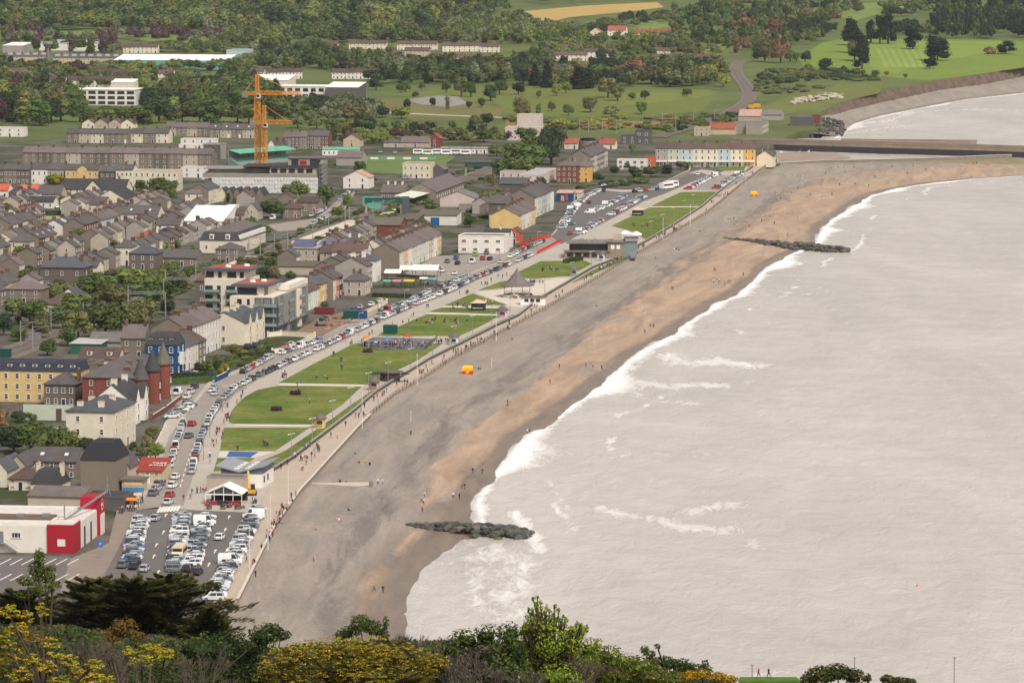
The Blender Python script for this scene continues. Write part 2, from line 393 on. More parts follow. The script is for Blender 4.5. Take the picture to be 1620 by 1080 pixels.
# breaking waves: strokes in photo pixels (points, half width in metres, strength)
FOAM = [([(1058,564),(1085,575),(1130,572),(1192,578)],9,.62),([(1130,566),(1160,572)],7,.5),([(1028,605),(1060,612),(1095,608),(1142,610)],6,.62),([(1024,603),(1010,615),(1005,625)],3,.5),
 ([(975,612),(1020,628),(1060,635),(1100,637)],5,.45),([(950,802),(985,816),(1020,820),(1060,822)],5,.5),([(1055,828),(1090,834),(1150,836)],6,.6),([(1095,806),(1130,800),(1162,798)],6,.55),
 ([(1185,852),(1195,864),(1215,868)],2.5,.6),([(1180,606),(1190,602)],3,.5),([(812,810),(830,828),(845,845),(850,870)],3.5,.72),([(815,730),(860,725),(880,715)],5,.45),
 ([(760,880),(790,870),(815,890),(820,920),(790,950)],9,.52),([(750,900),(755,930),(750,960)],4,.55),([(790,905),(830,925),(825,960)],8,.48),([(760,960),(800,975),(830,965)],6,.5),([(1480,130),(1500,150),(1560,160)],6,.0),
 ([(1040,716),(1080,722),(1120,719)],3,.36),([(905,715),(950,722),(1000,718)],4,.38),([(1225,460),(1270,466),(1310,462)],4,.42),([(1260,452),(1300,455)],3,.38),([(1175,505),(1230,512)],3,.3),([(1030,560),(1000,585)],3,.5),
 ([(1360,196),(1400,192),(1440,178)],10,.5),([(1350,210),(1390,205),(1430,200)],10,.45),([(1480,175),(1560,172),(1620,176)],6,.42),([(1200,1068),(1230,1062),(1250,1066)],2,.5),([(870,760),(890,800),(905,840)],3,.4)]
FW = [([P(a,b,0) for a,b in s], w, k) for s, w, k in FOAM]
def seg_d(X, Y, a, b):
    dx, dy = b.x-a.x, b.y-a.y; L2 = dx*dx+dy*dy+1e-9
    t = np.clip(((X-a.x)*dx+(Y-a.y)*dy)/L2, 0, 1)
    return np.sqrt((X-a.x-t*dx)**2 + ((Y-a.y-t*dy)*.45)**2)      # long crests lie along the view
rows_y = np.concatenate([np.arange(560, 2150, 3.0), np.arange(2150, 2420, 15), np.arange(2420, 3100, 6.0), np.arange(3100, 6000, 200), np.array([7000, 12000, 30000])])
offs = np.concatenate([np.arange(-8, 70, 1.3), 70*1.09**np.arange(0, 48)])
XS = np.interp(rows_y, [p.y for p in SHORE], [p.x for p in SHORE])
XN = np.interp(rows_y, [p.y for p in NSHORE], [p.x for p in NSHORE])
XS = np.where(rows_y > 2140, np.where(rows_y < 2420, 130, XN), XS)
X = XS[:,None]+offs[None,:]; Y = np.repeat(rows_y[:,None], len(offs), 1)
lobes = fbm(Y*.03, X*.004+3, 4)
wid = 2+15*np.clip(lobes-.25, 0, 1)*(1+.7*np.sin(Y*.045))
o = offs[None,:]
foam = np.clip(1.15-np.abs(o-wid*.25)/np.maximum(wid,3), 0, 1.1)*.80
l2 = fbm(Y*.02+40, X*.01, 3); ring = 10+22*l2; foam = np.maximum(foam, .62*np.exp(-((o-ring)/1.6)**2)*np.clip((fbm(Y*.05+9, X*.02, 2)-.48)*5,0,1)*(Y<2100))
foam = np.where(o < 0, np.clip(.5+o*.3, 0, 1), foam)
foam = np.where((Y > 2140) & (Y < 2420), 0, foam)
foam = np.where(Y < 905, foam*.35, foam)
foam = np.where(Y > 2420, foam*.8, foam)
for pts, w, k in FW:
    d = np.full(X.shape, 1e9)
    for a, b in zip(pts, pts[1:]): d = np.minimum(d, seg_d(X, Y, a, b))
    foam = np.maximum(foam, k*.92*np.exp(-(d/(w*.75))**2))
Z = (fbm(X*.06+Y*.03, Y*.035, 3)-.5)*.9*np.clip(o/30, 0, 1)
nr_, nc_ = X.shape
vs = np.stack([X, Y, Z], -1).reshape(-1, 3)
ii = np.arange(nr_*nc_).reshape(nr_, nc_)
fs = np.stack([ii[:-1,:-1], ii[:-1,1:], ii[1:,1:], ii[1:,:-1]], -1).reshape(-1, 4)
me = bpy.data.meshes.new('sea'); me.from_pydata(vs.tolist(), [], fs.tolist()); me.materials.append(sea_mat())
t_ = me.attributes.new('foam', 'FLOAT', 'POINT'); t_.data.foreach_set('value', foam.ravel().astype(np.float32)); me.update(); smooth_shade(me)
struct(obj('sea', me))

# ---- streets, promenade and lawns
M_PAVE = mat('buff_paving', (172,162,150), .9, .10, .15, fine=.08)
M_ROAD = mat('worn_asphalt', (146,136,127), .9, .12, .08, fine=.06)
M_TAR = mat('dark_asphalt', (104,98,95), .9, .14, .1, fine=.06)
M_PROM = mat('promenade_concrete', (176,160,144), .9, .10, .2, fine=.06)
M_CONC = mat('pale_concrete', (198,186,172), .9, .10, .3, fine=.06)
M_LINE = mat('road_paint', (222,216,204), .8, .1, 1)
def lawn_mat():
    m = mat('mown_lawn', (95,108,53), .95, .22, .05, fine=.16, spec=.05)
    n, l = m.node_tree.nodes, m.node_tree.links; h = [q for q in n if q.type == 'HUE_SAT'][0]; g = n.new('ShaderNodeNewGeometry')
    t = n.new('ShaderNodeTexNoise'); t.inputs['Scale'].default_value = .11; t.inputs['Detail'].default_value = 7; t.inputs['Roughness'].default_value = .7; l.new(g.outputs['Position'], t.inputs['Vector'])
    r = n.new('ShaderNodeValToRGB'); r.color_ramp.elements[0].position = .42; r.color_ramp.elements[0].color = lin((88,106,48)); r.color_ramp.elements[1].position = .72; r.color_ramp.elements[1].color = lin((128,122,70)); l.new(t.outputs['Fac'], r.inputs[0]); l.new(r.outputs[0], h.inputs['Color']); return m
M_LAWN = lawn_mat()
M_WALL = mat('sea_wall_stone', (128,120,112), .9, .2, .5)

def poly_w(pts, z, name, m, thick=.12):
    pl = [(p[0],p[1]) for p in pts]
    if area2(pl) < 0: pl.reverse()
    mb = MB(); mb.prism(pl, z-thick, z); return struct(mb.build(name, m))
# pavement under the whole seafront, from house fronts to the promenade
front_left = [(150,1010),(190,905),(205,830),(222,760),(248,700),(262,665),(300,640),(330,604),(380,582),(429,560),(508,533),(560,505),(601,489),(650,472),(719,441),(784,415),(818,394),(872,372),(880,362),(905,320),(945,298),(985,300),(1020,300),(1070,285),(1095,272),(1110,268),(1140,272),(1199,258)]
sw = [(p.x,p.y) for p in SEAWALL]
pv = [(P(a,b,4.1).x, P(a,b,4.1).y) for a,b in front_left]
poly_w(pv + sw[::-1] + [(P(a,b,4.1).x,P(a,b,4.1).y) for a,b in [(425,770),(400,820),(345,940),(330,1010)]], 4.10, 'pavement', M_PAVE, .3)
# promenade walk between sea wall and beach
pm = [(p.x,p.y) for p in PROM_EDGE]; south = [(P(a,b,3.9).x,P(a,b,3.9).y) for a,b in [(433,744),(425,770),(400,820),(345,940),(320,1010)]]
poly_w(pm + sw[::-1][:-1] + south, 3.92, 'promenade', M_PROM, 3.0)
# road: house side edge then lawn side edge
road_l = [(252,760),(256,725),(268,690),(300,648),(336,606),(382,587),(431,560),(508,534),(560,507),(601,490),(650,474),(670,463),(719,443),(755,429),(784,417),(818,396),(872,374)]
road_r = [(888,386),(845,405),(804,423),(755,443),(719,462),(666,482),(609,507),(565,528),(506,557),(440,585),(408,600),(370,625),(342,655),(325,690),(312,730),(300,770),(290,800)]
slab('road', [(218,806),(235,775)]+road_l+road_r+[(258,803)], 4.15, M_ROAD, .06)
slab('road', [(872,374),(880,366),(910,322),(945,300),(985,304),(1020,302),(1060,288),(1090,275),(1110,273),(1120,277),(1050,307),(1019,318),(977,341),(930,365),(888,386)], 4.151, M_TAR, .06)
slab('car_park', [(150,935),(186,870),(217,806),(257,801),(300,806),(390,810),(420,806),(395,850),(345,940),(315,990),(110,990)], 4.15, M_TAR, .06)
slab('paving', [(108,884),(150,868),(172,858),(186,800),(217,800),(217,806),(186,872),(150,936),(88,940)], 4.14, mat('brown_paving',(136,122,112),.9,.14,.2,fine=.1), .06)
slab('car_park', [(-60,950),(-60,876),(112,880),(92,950)], 4.15, M_TAR, .12)
slab('car_park', [(1081,300),(1100,286),(1125,277),(1185,279),(1150,298),(1139,301)], 4.16, M_ROAD, .06)
LAWNS = [[(354,676),(490,676),(435,713),(348,712)],[(344,724),(403,724),(376,742),(338,745)],
 [(362,662),(366,650),(376,638),(388,627),(408,616),(440,610),(572,611),(541,640),(512,659),(493,671),(371,670),(363,668)],
 [(441,605),(504,571),(561,543),(700,543),(660,570),(630,584),(600,600),(580,608)],[(596,531),(675,497),(790,499),(765,513),(727,531)],
 [(678,493),(700,486),(803,488),(792,497)],[(703,483),(747,464),(803,482)],[(756,459),(790,446),(800,444),(850,445),(800,455)],
 [(806,437),(855,413),(925,412),(937,417),(900,436),(845,441)],[(968,357),(1028,328),(1105,328),(1060,358),(1024,380),(1000,366)],[(1030,326),(1077,304),(1136,303),(1107,326)],[(1134,263),(1181,262),(1176,270),(1137,270)]]
for lw in LAWNS: slab('lawn', lw, 4.18, M_LAWN, .08)
PATH_L = [(435,713),(490,676),(512,661),(541,640),(573,619),(600,603),(630,587),(683,556),(703,545),(727,533),(770,512),(800,497)]
pl_ = [P(a,b,4.1) for a,b in PATH_L]
strip_l = [(p.x+2.6, p.y) for p in pl_]
sw2 = [(p.x-.9, p.y) for p in [P(a,b,4) for a,b in SEAWALL_PX[1:11]]]
poly_w([(P(410,731).x,P(410,731).y)]+strip_l+sw2[::-1]+[(P(436,741).x,P(436,741).y)], 4.17, 'lawn', M_LAWN, .08)
slab('lawn', [(905,447),(938,427),(970,414),(1000,397),(1010,399),(970,419)], 4.17, M_LAWN, .08)
# pale concrete round the bandstand and at the play court
slab('plaza', [(751,462),(794,458),(880,440),(905,440),(880,458),(825,486),(804,484)], 4.16, M_CONC, .06)
slab('paved_court', [(348,713),(434,714),(404,723),(345,723)], 4.165, M_CONC, .06)
slab('play_court', [(363,713.5),(409,714.5),(396,723),(358,722)], 4.19, mat('blue_court', (58,92,146), .8, .1, .3), .03)
slab('playground_surface', [(568,545),(590,533),(688,536),(672,552),(600,553)], 4.20, mat('rubber_surface', (104,100,104), .9, .12, .3), .03)
# lane lines, arrows and parking marks
mb = MB()
cl = [(285,770),(300,720),(318,680),(345,640),(375,607),(410,588),(470,560),(540,527),(600,498),(660,478),(720,451),(790,418),(840,397)]
for p, a in along([P(x,y,4.156) for x,y in cl], 9): mb.bar(p, p+Vector((math.cos(a),math.sin(a),0))*4, .25, 0, .012)
for x0, y0 in [(262,815),(258,842),(243,880),(250,905),(362,818),(356,838),(340,872),(330,893),(247,862)]:
    p = P(x0,y0,4.157); mb.box(p.x-.12,p.x+.12,p.y-2,p.y+1.5,4.156,4.160)
    mb.face([(p.x-.4,p.y+1.2,4.161),(p.x+.4,p.y+1.2,4.161),(p.x,p.y+3.2,4.161)])
for x0 in range(-20, 110, 18):
    for y0 in (893, 918):
        p = P(x0,y0,4.157); mb.bar(p, p+Vector((1.6,8,0)), .3, 0, .012)
for k in range(7):
    p = P(252+k*5, 806-k*.4, 4.157); mb.box(p.x-.3,p.x+.3,p.y-4,p.y+4,4.156,4.16)
struct(mb.build('road_markings', M_LINE))
# cross-lawn footpaths are the concrete kept between lawns: pale strips
mb = MB()
for a, b in [((371,671.5),(494,672.5)),((441,607.5),(576,609.5)),((676,495),(792,498)),((700,485),(803,486.5)),((1028,327.3),(1106,327.3))]:
    ribbon(mb, [P(*a,4.14),P(*b,4.14)], 5.5, 4.14)
struct(mb.build('footpath', M_CONC))
mb = MB(); ribbon(mb, [p+Vector((1.3,0,0)) for p in pl_], 2.5, 4.145); struct(mb.build('footpath', M_PAVE))
# sea wall along the lawns: a thing with coping and stones
swt = thing('sea_wall', 'low dark stone wall between the lawn strip and the promenade', 'wall', (SEAWALL[0].x,SEAWALL[0].y,3.9))
mb, mc = MB(), MB()
for a, b in zip(SEAWALL, SEAWALL[1:]):
    a0 = a-swt.location; b0 = b-swt.location
    mb.bar((a0.x,a0.y,.45),(b0.x,b0.y,.45), .45, 0, .9); mc.bar((a0.x,a0.y,.96),(b0.x,b0.y,.96), .62, 0, .12)
mb.build('wall', mat('dark_wall_stone',(86,84,80),.9,.2,.6), swt); mc.build('coping', mat('wall_coping',(150,144,134),.9,.15,.5), swt)
# ============================================================ BUILDINGS
WALLC = dict(cream=(210,199,177), white=(220,214,205), ivory=(216,205,184), yellow=(208,180,124), gold=(212,166,88), stone=(126,114,103), darkstone=(104,95,87), brick=(122,70,60),
    red=(156,34,48), blue=(26,72,112), paleblue=(182,194,198), teal=(96,168,150), peach=(204,168,142), pink=(200,184,174), grey=(158,150,142), darkgrey=(92,90,90), mint=(188,194,176),
    orange=(190,100,70), navy=(44,52,72), beige=(178,164,145), concrete=(150,142,132), black=(44,44,48), render=(176,164,148), lilac=(196,190,204), buff=(188,170,144), green=(52,96,78))
ROOFC = dict(slate=(86,81,80), blueslate=(80,82,87), pinkslate=(106,95,92), darkslate=(60,59,62), tile=(92,74,68), brown=(80,65,60), red=(148,80,66), orange=(190,92,66), grey=(112,107,103),
    white=(236,234,226), navy=(48,52,66), green=(96,160,132), teal=(92,148,150), terracotta=(150,84,64), felt=(104,96,90), lightgrey=(164,162,162), moss=(100,93,80), black=(40,40,46), solar=(92,92,118), redpaint=(140,56,48), pinkred=(190,150,134))
def wm(c): return mat('wall_'+c, WALLC[c], .88, .10, .35, obj=.05, fine=.05, spec=.2)
def rm(c): return mat('roof_'+c, ROOFC[c], .75 if c != 'white' else .5, .20, .35, obj=.12, fine=.12, spec=.3)
M_GLASS = mat('window_glass', (46,52,58), .12, .3, .8, obj=.35, spec=.6)
M_FRAME = mat('window_frame_white', (226,222,214), .6, .06, 2)
M_BRICK = mat('chimney_brick', (102,80,70), .9, .25, 1.2, obj=.3)
M_POT = mat('chimney_pot', (150,112,88), .9, .2, 2)
M_STEEL = mat('galvanised_steel', (150,150,148), .5, .1, 1, metal=.4)
M_DARK = mat('dark_metal', (48,48,52), .6, .15, 1)
def win_mesh(kind):
    mb = MB()
    fx, fz = .10, .07
    mb.box(-.5,-.5+fx,-.09,.02,0,1,0); mb.box(.5-fx,.5,-.09,.02,0,1,0); mb.box(-.5+fx,.5-fx,-.09,.02,1-fz,1,0); mb.box(-.56,.56,-.16,.02,-.04,fz,0)
    mb.face([(-.5+fx,-.03,fz),(.5-fx,-.03,fz),(.5-fx,-.03,1-fz),(-.5+fx,-.03,1-fz)],1)
    if kind == 'sash': mb.box(-.5+fx,.5-fx,-.07,-.03,.49,.55,0)
    if kind == 'wide':
        for x in (-.17,.17): mb.box(x-.02,x+.02,-.07,-.03,fz,1-fz,0)
    return mb
WINM = {}
def window_data(kind, fm=None):
    k = (kind, fm.name if fm else '')
    if k not in WINM: WINM[k] = win_mesh(kind).mesh('window', [fm or M_FRAME, M_GLASS])
    return WINM[k]
DOORM = {}
def door_data(c):
    if c not in DOORM:
        mb = MB(); mb.box(-.62,.62,-.06,.02,0,2.25,1); mb.box(-.46,.46,-.10,-.06,0,2.05,0); DOORM[c] = mb.mesh('door', [mat('door_'+c, WALLC[c], .5, .1, 1), M_FRAME])
    return DOORM[c]
CHIM = {}
def chim_data(kind):
    if kind not in CHIM:
        mb = MB(); mb.box(-.35,.35,-.8,.8,-1.6,1.2,0); mb.box(-.42,.42,-.87,.87,1.2,1.38,0)
        for y in (-.55,-.18,.18,.55): mb.frustum(0,y,1.38,1.85,.14,.11,6,1)
        CHIM[kind] = mb.mesh('chimney', [M_BRICK if kind == 'brick' else wm(kind), M_POT])
    return CHIM[kind]
FOOT = []           # footprints already built on (4 world corners)
def W(px, py, up=0.0):
    z = 4.0+up
    for _ in range(10):
        p = P(px, py, z); z = H(p.x, p.y)+up
    p = P(px, py, z); return Vector((p.x, p.y, z-up))
GA = R(10)
def gable_mesh(L, d, h, rh, t=.22, ov=.35, ex=.15, wallmb=None, axis='x'):
    """returns (wall MB, roof MB) for a pitched roof with its ridge along x (length L, depth d)"""
    w, r = MB(), MB()
    prof = [(0,-.6),(d,-.6),(d,h),(d/2,h+rh),(0,h)]
    b = 0; w.v = [(0,y,z) for y,z in prof]+[(L,y,z) for y,z in prof]
    n = 5
    for i in range(n):
        j = (i+1) % n; w.f.append((i, i+n, j+n, j)); w.m.append(0)
    w.f.append((0,1,2,3,4)); w.f.append((9,8,7,6,5)); w.m += [1,1]
    s = rh/(d/2)
    rp = [(-ov,h-ov*s+.03),(d/2,h+rh+.03),(d+ov,h-ov*s+.03),(d+ov,h-ov*s+t+.03),(d/2,h+rh+t+.03),(-ov,h-ov*s+t+.03)]
    r.v = [(-ex,y,z) for y,z in rp]+[(L+ex,y,z) for y,z in rp]; n = 6
    for i in range(n):
        j = (i+1) % n; r.f.append((i,i+n,j+n,j)); r.m.append(0)
    r.f.append((0,1,4,5)); r.f.append((1,2,3,4)); r.f.append((11,10,7,6)); r.f.append((10,9,8,7)); r.m += [0]*4
    if axis == 'y':
        for m_ in (w, r):
            m_.v = [(y, x, z) for x, y, z in m_.v]; m_.f = [f[::-1] for f in m_.f]
    return w, r
def hip_roof(L, d, h, rh, ov=.35, t=.2):
    r = MB(); a = min(d, L)/2
    if L >= d: rid = [(a,d/2),(L-a,d/2)]
    else: rid = [(L/2,a),(L/2,d-a)]
    o = [(-ov,-ov),(L+ov,-ov),(L+ov,d+ov),(-ov,d+ov)]
    r.v = [(x,y,h) for x,y in o]+[(x,y,h+t) for x,y in o]+[(x,y,h+rh+t) for x,y in rid]
    r.f = [(3,2,1,0),(0,1,5,4),(1,2,6,5),(2,3,7,6),(3,0,4,7)]
    if L >= d: r.f += [(4,5,9,8),(5,6,9),(6,7,8,9),(7,4,8)]
    else: r.f += [(4,5,8),(5,6,9,8),(6,7,9),(7,4,8,9)]
    r.m = [0]*len(r.f); return r
def house(A, ang, L, d, h, wall='cream', roof='slate', rt='gable', rh=None, st=2, bays=2, side=0, left=0, chim=(), ck='brick', label='', cat='house', name='house',
          ww=1.0, wh=1.45, door='navy', group=None, skylights=0, frame=None, wk='sash', foot=True, z0=0.0, back=0, dormers=0, base=.9, ends=None):
    """A: ground point of the front-left corner; front wall runs L metres along ang; depth d goes away from the viewer of the front"""
    if rh is None: rh = d*.28
    root = thing(name if not (name == 'house' and 'back streets' in label) else 'terraced_house', label, cat, (A.x, A.y, A.z+z0), ang, group)
    W_, Rm = wm(wall), rm(roof)
    if rt in ('gable','gabley'):
        if rt == 'gable': w, r = gable_mesh(L, d, h, rh)
        else: w, r = gable_mesh(d, L, h, rh, axis='y')
    else:
        w = MB(); w.box(0,L,0,d,-.6,h); r = MB()
        if rt == 'hip': r = hip_roof(L, d, h, rh)
        elif rt == 'flat':
            r.box(.25,L-.25,.25,d-.25,h-.1,h+.06)
            for q in ((-.08,L+.08,-.08,.25),(-.08,L+.08,d-.25,d+.08),(-.08,.25,.25,d-.25),(L-.25,L+.08,.25,d-.25)): w.box(q[0],q[1],q[2],q[3],h+.003,h+.5)
        elif rt == 'slab': r.box(-.4,L+.4,-.4,d+.4,h+.003,h+.45)
        elif rt == 'mansard':
            i = rh*.42; v = [(-.2,-.2,h),(L+.2,-.2,h),(L+.2,d+.2,h),(-.2,d+.2,h),(i,i,h+rh),(L-i,i,h+rh),(L-i,d-i,h+rh),(i,d-i,h+rh)]
            r.v = v; r.f = [(3,2,1,0),(0,1,5,4),(1,2,6,5),(2,3,7,6),(3,0,4,7),(4,5,6,7)]; r.m = [0]*6
        elif rt == 'mono':
            r.v = [(-.3,-.3,h+.02),(L+.3,-.3,h+.02),(L+.3,d+.3,h+rh),(-.3,d+.3,h+rh),(-.3,-.3,h+.22),(L+.3,-.3,h+.22),(L+.3,d+.3,h+rh+.2),(-.3,d+.3,h+rh+.2)]
            r.f = [(3,2,1,0),(0,1,5,4),(1,2,6,5),(2,3,7,6),(3,0,4,7),(4,5,6,7)]; r.m = [0]*6
            w.v += [(0,d,h),(L,d,h),(L,d,h+rh-.1),(0,d,h+rh-.1),(0,0,h),(L,0,h)]; b = len(w.v)-6
            w.f += [(b+1,b,b+3,b+2),(b,b+4,b+3),(b+5,b+1,b+2)]; w.m += [0]*3
    w.build('wall', [W_, wm(ends) if ends else W_], root); ro = r.build('roof', Rm, root)
    def chimney(x, y, z, s=1.0):
        o = obj('chimney', chim_data(ck), ro, (x,y,z), 0 if rt != 'gabley' else R(90), (s,s,s)); return o
    for c in chim:
        fx = c if not isinstance(c, tuple) else c[0]; fy = .5 if not isinstance(c, tuple) else c[1]
        zz = h+rh if rt != 'flat' else h
        if rt in ('gable','hip'): zz = h+rh*(1-abs(fy-.5)*2)
        if rt == 'hip': zz = max(h+.5, zz-.4)
        chimney(min(max(fx*L,.4),L-.4), fy*d, zz)
    def row(n, length, place, rz, wide):
        for s_ in range(st):
            sh = h/st; zb = s_*sh + max(.75, (sh-wh)*.45)
            hh = min(wh, sh-1.0)
            for k in range(n):
                xx = length*(k+.5)/n
                if place == 'front' and s_ == 0 and door and k == n//2: continue
                x, y = (xx,-.0) if place == 'front' else ((L, xx) if place == 'right' else ((0, d-xx) if place == 'left' else (L-xx, d)))
                obj('window', window_data(wk, frame), root, (x,y,zb), rz, (wide,1,hh))
    if bays: row(bays, L, 'front', 0, ww)
    if side: row(side, d, 'right', R(90), ww)
    if left: row(left, d, 'left', R(-90), ww)
    if back: row(back, L, 'back', R(180), ww)
    if door and bays: obj('door', door_data(door), root, (L*(bays//2+.5)/bays, 0, 0), 0)
    for k in range(skylights):
        mb = MB(); x = L*(k+.5)/skylights; a = math.atan2(rh, d/2)
        mb.box(-.45,.45,-.6,.6,0,.12,0); o = mb.build('skylight', mat('skylight_glass',(206,208,210),.2,.1,1), ro)
        o.location = (x, d*.22, h+rh*.44+.28); o.rotation_euler = (a,0,0)
    for k in range(dormers):
        x = L*(k+.5)/dormers; mb = MB(); mb.box(-.8,.8,.0,1.6,0,1.5,0); mb.box(-.95,.95,-.15,1.7,1.503,1.68,1)
        o = mb.build('dormer', [W_, Rm], ro); o.location = (x, rh*.42*.5 if rt=='mansard' else d*.14, h+ (.5 if rt=='mansard' else rh*.28))
        q = obj('window', window_data('sash'), o, (0,-.0,.25), 0, (1.2,1,1.1)); q.name = 'dormer_window'
    if foot:
        c, s = math.cos(ang), math.sin(ang)
        FOOT.append([(A.x+x*c-y*s, A.y+x*s+y*c) for x,y in ((0,0),(L,0),(L,d),(0,d))])
    return root
def S(px0, px1, py, d, h, up=0.0, ang=-10, **k):
    """south-facing building: front base (or eaves, up=h) from px0 to px1 at py"""
    A = W(px0, py, up); L = (px1-px0)/ppm(A.y)/math.cos(R(ang)); return house(A, R(ang), L, d, h, **k)
def E(px, py, L, d, h, up=0.0, ang=80, **k):
    """east-facing building: near end of its front at (px, py), running L metres north"""
    return house(W(px, py, up), R(ang), L, d, h, **k)
ORD = ['first','second','third','fourth','fifth','sixth','seventh','eighth','ninth','tenth','eleventh','twelfth','thirteenth','fourteenth','fifteenth','sixteenth']
CN = dict(cream='cream', white='white', ivory='ivory', yellow='yellow', gold='golden yellow', stone='grey stone', darkstone='dark stone', brick='red brick', blue='deep blue', paleblue='pale blue', teal='turquoise', peach='peach', pink='pale pink',
    grey='grey rendered', darkgrey='dark grey', mint='pale green', orange='orange', navy='navy', beige='beige', concrete='concrete', render='drab rendered', lilac='lilac', buff='buff', red='red', black='black', green='green')
def run(A, ang, n, L, d, h, walls, roof, row, end, rev=False, chim=True, **k):
    """terrace of n houses from world point A along ang; labels count from the named end"""
    dirv = Vector((math.cos(ang), math.sin(ang), 0))
    out = []
    for i in range(n):
        wl_ = walls[i % len(walls)]; q = A+dirv*(L*i); q.z = A.z
        j = n-1-i if rev else i
        kk = dict(k); kk.setdefault('bays', 2); kk.setdefault('ends', 'stone' if abs(ang-R(80)) < .2 else None)
        out.append(house(q, ang, L-.06, d, h+(rng.uniform(-.15,.15)), wall=wl_, roof=roof if isinstance(roof, str) else roof[i % len(roof)],
            chim=((.98,) if chim else ()), label=f'{CN[wl_]} house, {ORD[j]} from the {end} end of the {row}', group='houses of the '+row, door=rng.choice(['navy','red','black','green','white']), **kk))
    return out
def SR(px0, px1, py, n, d, h, walls, roof, row, end, up=0.0, ang=-10, rev=False, **k):
    A = W(px0, py, up); L = (px1-px0)/ppm(A.y)/math.cos(R(ang))/n
    return run(A, R(ang), n, L, d, h, walls, roof, row, end, rev, **k)
def ER(px, py, n, L, d, h, walls, roof, row, end, up=0.0, ang=80, rev=False, **k):
    return run(W(px, py, up), R(ang), n, L, d, h, walls, roof, row, end, rev, **k)
# ---------------------------------------------------------------- helpers for special parts
def part_box(root, name, x0, x1, y0, y1, z0, z1, m):
    mb = MB(); mb.box(x0,x1,y0,y1,z0,z1); return mb.build(name, m, root)
def front_gables(root, L, h, n, gw, gh, wall, roof):
    """small gabled bays standing a little proud of the front wall"""
    for k in range(n):
        c = L*(k+.5)/n; w, r = gable_mesh(1.6, gw, h+.2, gh, axis='y')
        w.v = [(x+c-gw/2, y-1.2, z) for x,y,z in w.v]; r.v = [(x+c-gw/2, y-1.2, z) for x,y,z in r.v]
        g = w.build('front_gable', [wm(wall), wm(wall)], root); r.build('gable_roof', rm(roof), g)
        for zb in (1.0, h*.5+.6): obj('gable_window', window_data('sash'), g, (c,-1.2,zb), 0, (1.5,1,1.5))
def text_part(root, txt, size, loc, rot, m, name='lettering', ext=.03):
    cu = bpy.data.curves.new(name, 'FONT'); cu.body = txt; cu.size = size; cu.extrude = ext; cu.align_x = 'CENTER'; cu.resolution_u = 2
    t = bpy.data.objects.new('tmp', cu); COL.objects.link(t)
    dg = bpy.context.evaluated_depsgraph_get(); me = bpy.data.meshes.new_from_object(t.evaluated_get(dg)); bpy.data.objects.remove(t)
    me.materials.clear(); me.materials.append(m); o = obj(name, me, root, loc); o.rotation_euler = rot; return o

# ---------------------------------------------------------------- by the near car park
M_REDP = mat('red_cladding', (160,28,46), .6, .08, .5)
M_WHR = mat('white_roof_sheet', (206,198,190), .7, .16, .25)
M_WPAN = mat('white_panel', (218,210,198), .7, .10, .4)
A = W(-75, 872); ang = R(-6)
lc = thing('leisure_centre', 'long white and red leisure hall with flat roofs beside the car park', 'building', A, ang)
pm_ = ppm(A.y); Lw = 153/pm_; Lr = 43/pm_
mb = MB(); mb.box(0,Lw,0,12,-.5,5.9); mb.box(0,Lw+1,12,30,-.5,5.6); mb.build('wall', M_WPAN, lc)
mb = MB(); mb.box(Lw,Lw+Lr,-.35,6.5,-.5,6.2); mb.build('corner_tower', M_REDP, lc)
mb = MB(); mb.box(Lw+1,Lw+Lr-.15,6.5,24,-.5,5.8); mb.build('side_wall', M_WPAN, lc)
mb = MB(); mb.box(Lw+2,Lw+Lr+.4,24,30,-.5,8.6); tow = mb.build('entrance_tower', M_REDP, lc)
part_box(tow,'shutter',Lw+Lr+.4,Lw+Lr+.55,25,29,0,4.6,M_WPAN)
mb = MB()
for i in range(24):
    a0, a1 = 2*math.pi*i/24, 2*math.pi*(i+1)/24
    mb.face([(Lw+Lr+.45,27+1.3*math.cos(a0),6.6+1.3*math.sin(a0)),(Lw+Lr+.45,27+1.3*math.cos(a1),6.6+1.3*math.sin(a1)),(Lw+Lr+.45,27+1.0*math.cos(a1),6.6+1.0*math.sin(a1)),(Lw+Lr+.45,27+1.0*math.cos(a0),6.6+1.0*math.sin(a0))])
mb.box(Lw+Lr+.4,Lw+Lr+.46,26.3,27.7,6.3,6.9); mb.build('round_logo', M_WPAN, tow)
for n_, q, m_ in (('roof',(.3,Lw-.3,.3,7,5.9,6.02),M_WHR),('roof',(.3,Lw-1,7.2,14,6.0,6.25),mat('brown_felt',(104,88,76),.9,.2,.3)),('roof',(.3,Lw+1,14.2,24,5.7,6.1),M_WHR),('roof',(Lw+1.2,Lw+Lr-.4,6.7,23.8,5.8,5.95),M_WHR),('roof',(Lw+.2,Lw+Lr-.2,0,6.3,6.2,6.3),M_WHR)): part_box(lc,n_,*q,m_)
for y_ in (10.5, 17): part_box(lc,'dark_slot',Lw+Lr-.16,Lw+Lr-.05,y_,y_+1.2,0,4.2,M_DARK)
for x_ in (Lw-15.5, Lw-1.8-5): obj('window', window_data('wide'), lc, (x_,0,3.2), 0, (2.2,1,1.2))
part_box(lc,'door',Lw-11.2,Lw-9.6,-.1,0,2.2,4.6,mat('grey_door',(120,124,128),.6,.1,1))
mb = MB(); mb.box(Lw-11.6,Lw-9.2,-1.2,0,2.0,2.15)
for k in range(10): mb.box(Lw-9.2+k*.3,Lw-8.9+k*.3,-1.2,-.1,2.0-k*.21-.08,2.0-k*.21)
mb.bar((Lw-9.2,-1.2,3.1),(Lw-6.2,-1.2,1.0),.08); mb.build('fire_escape', M_STEEL, lc)
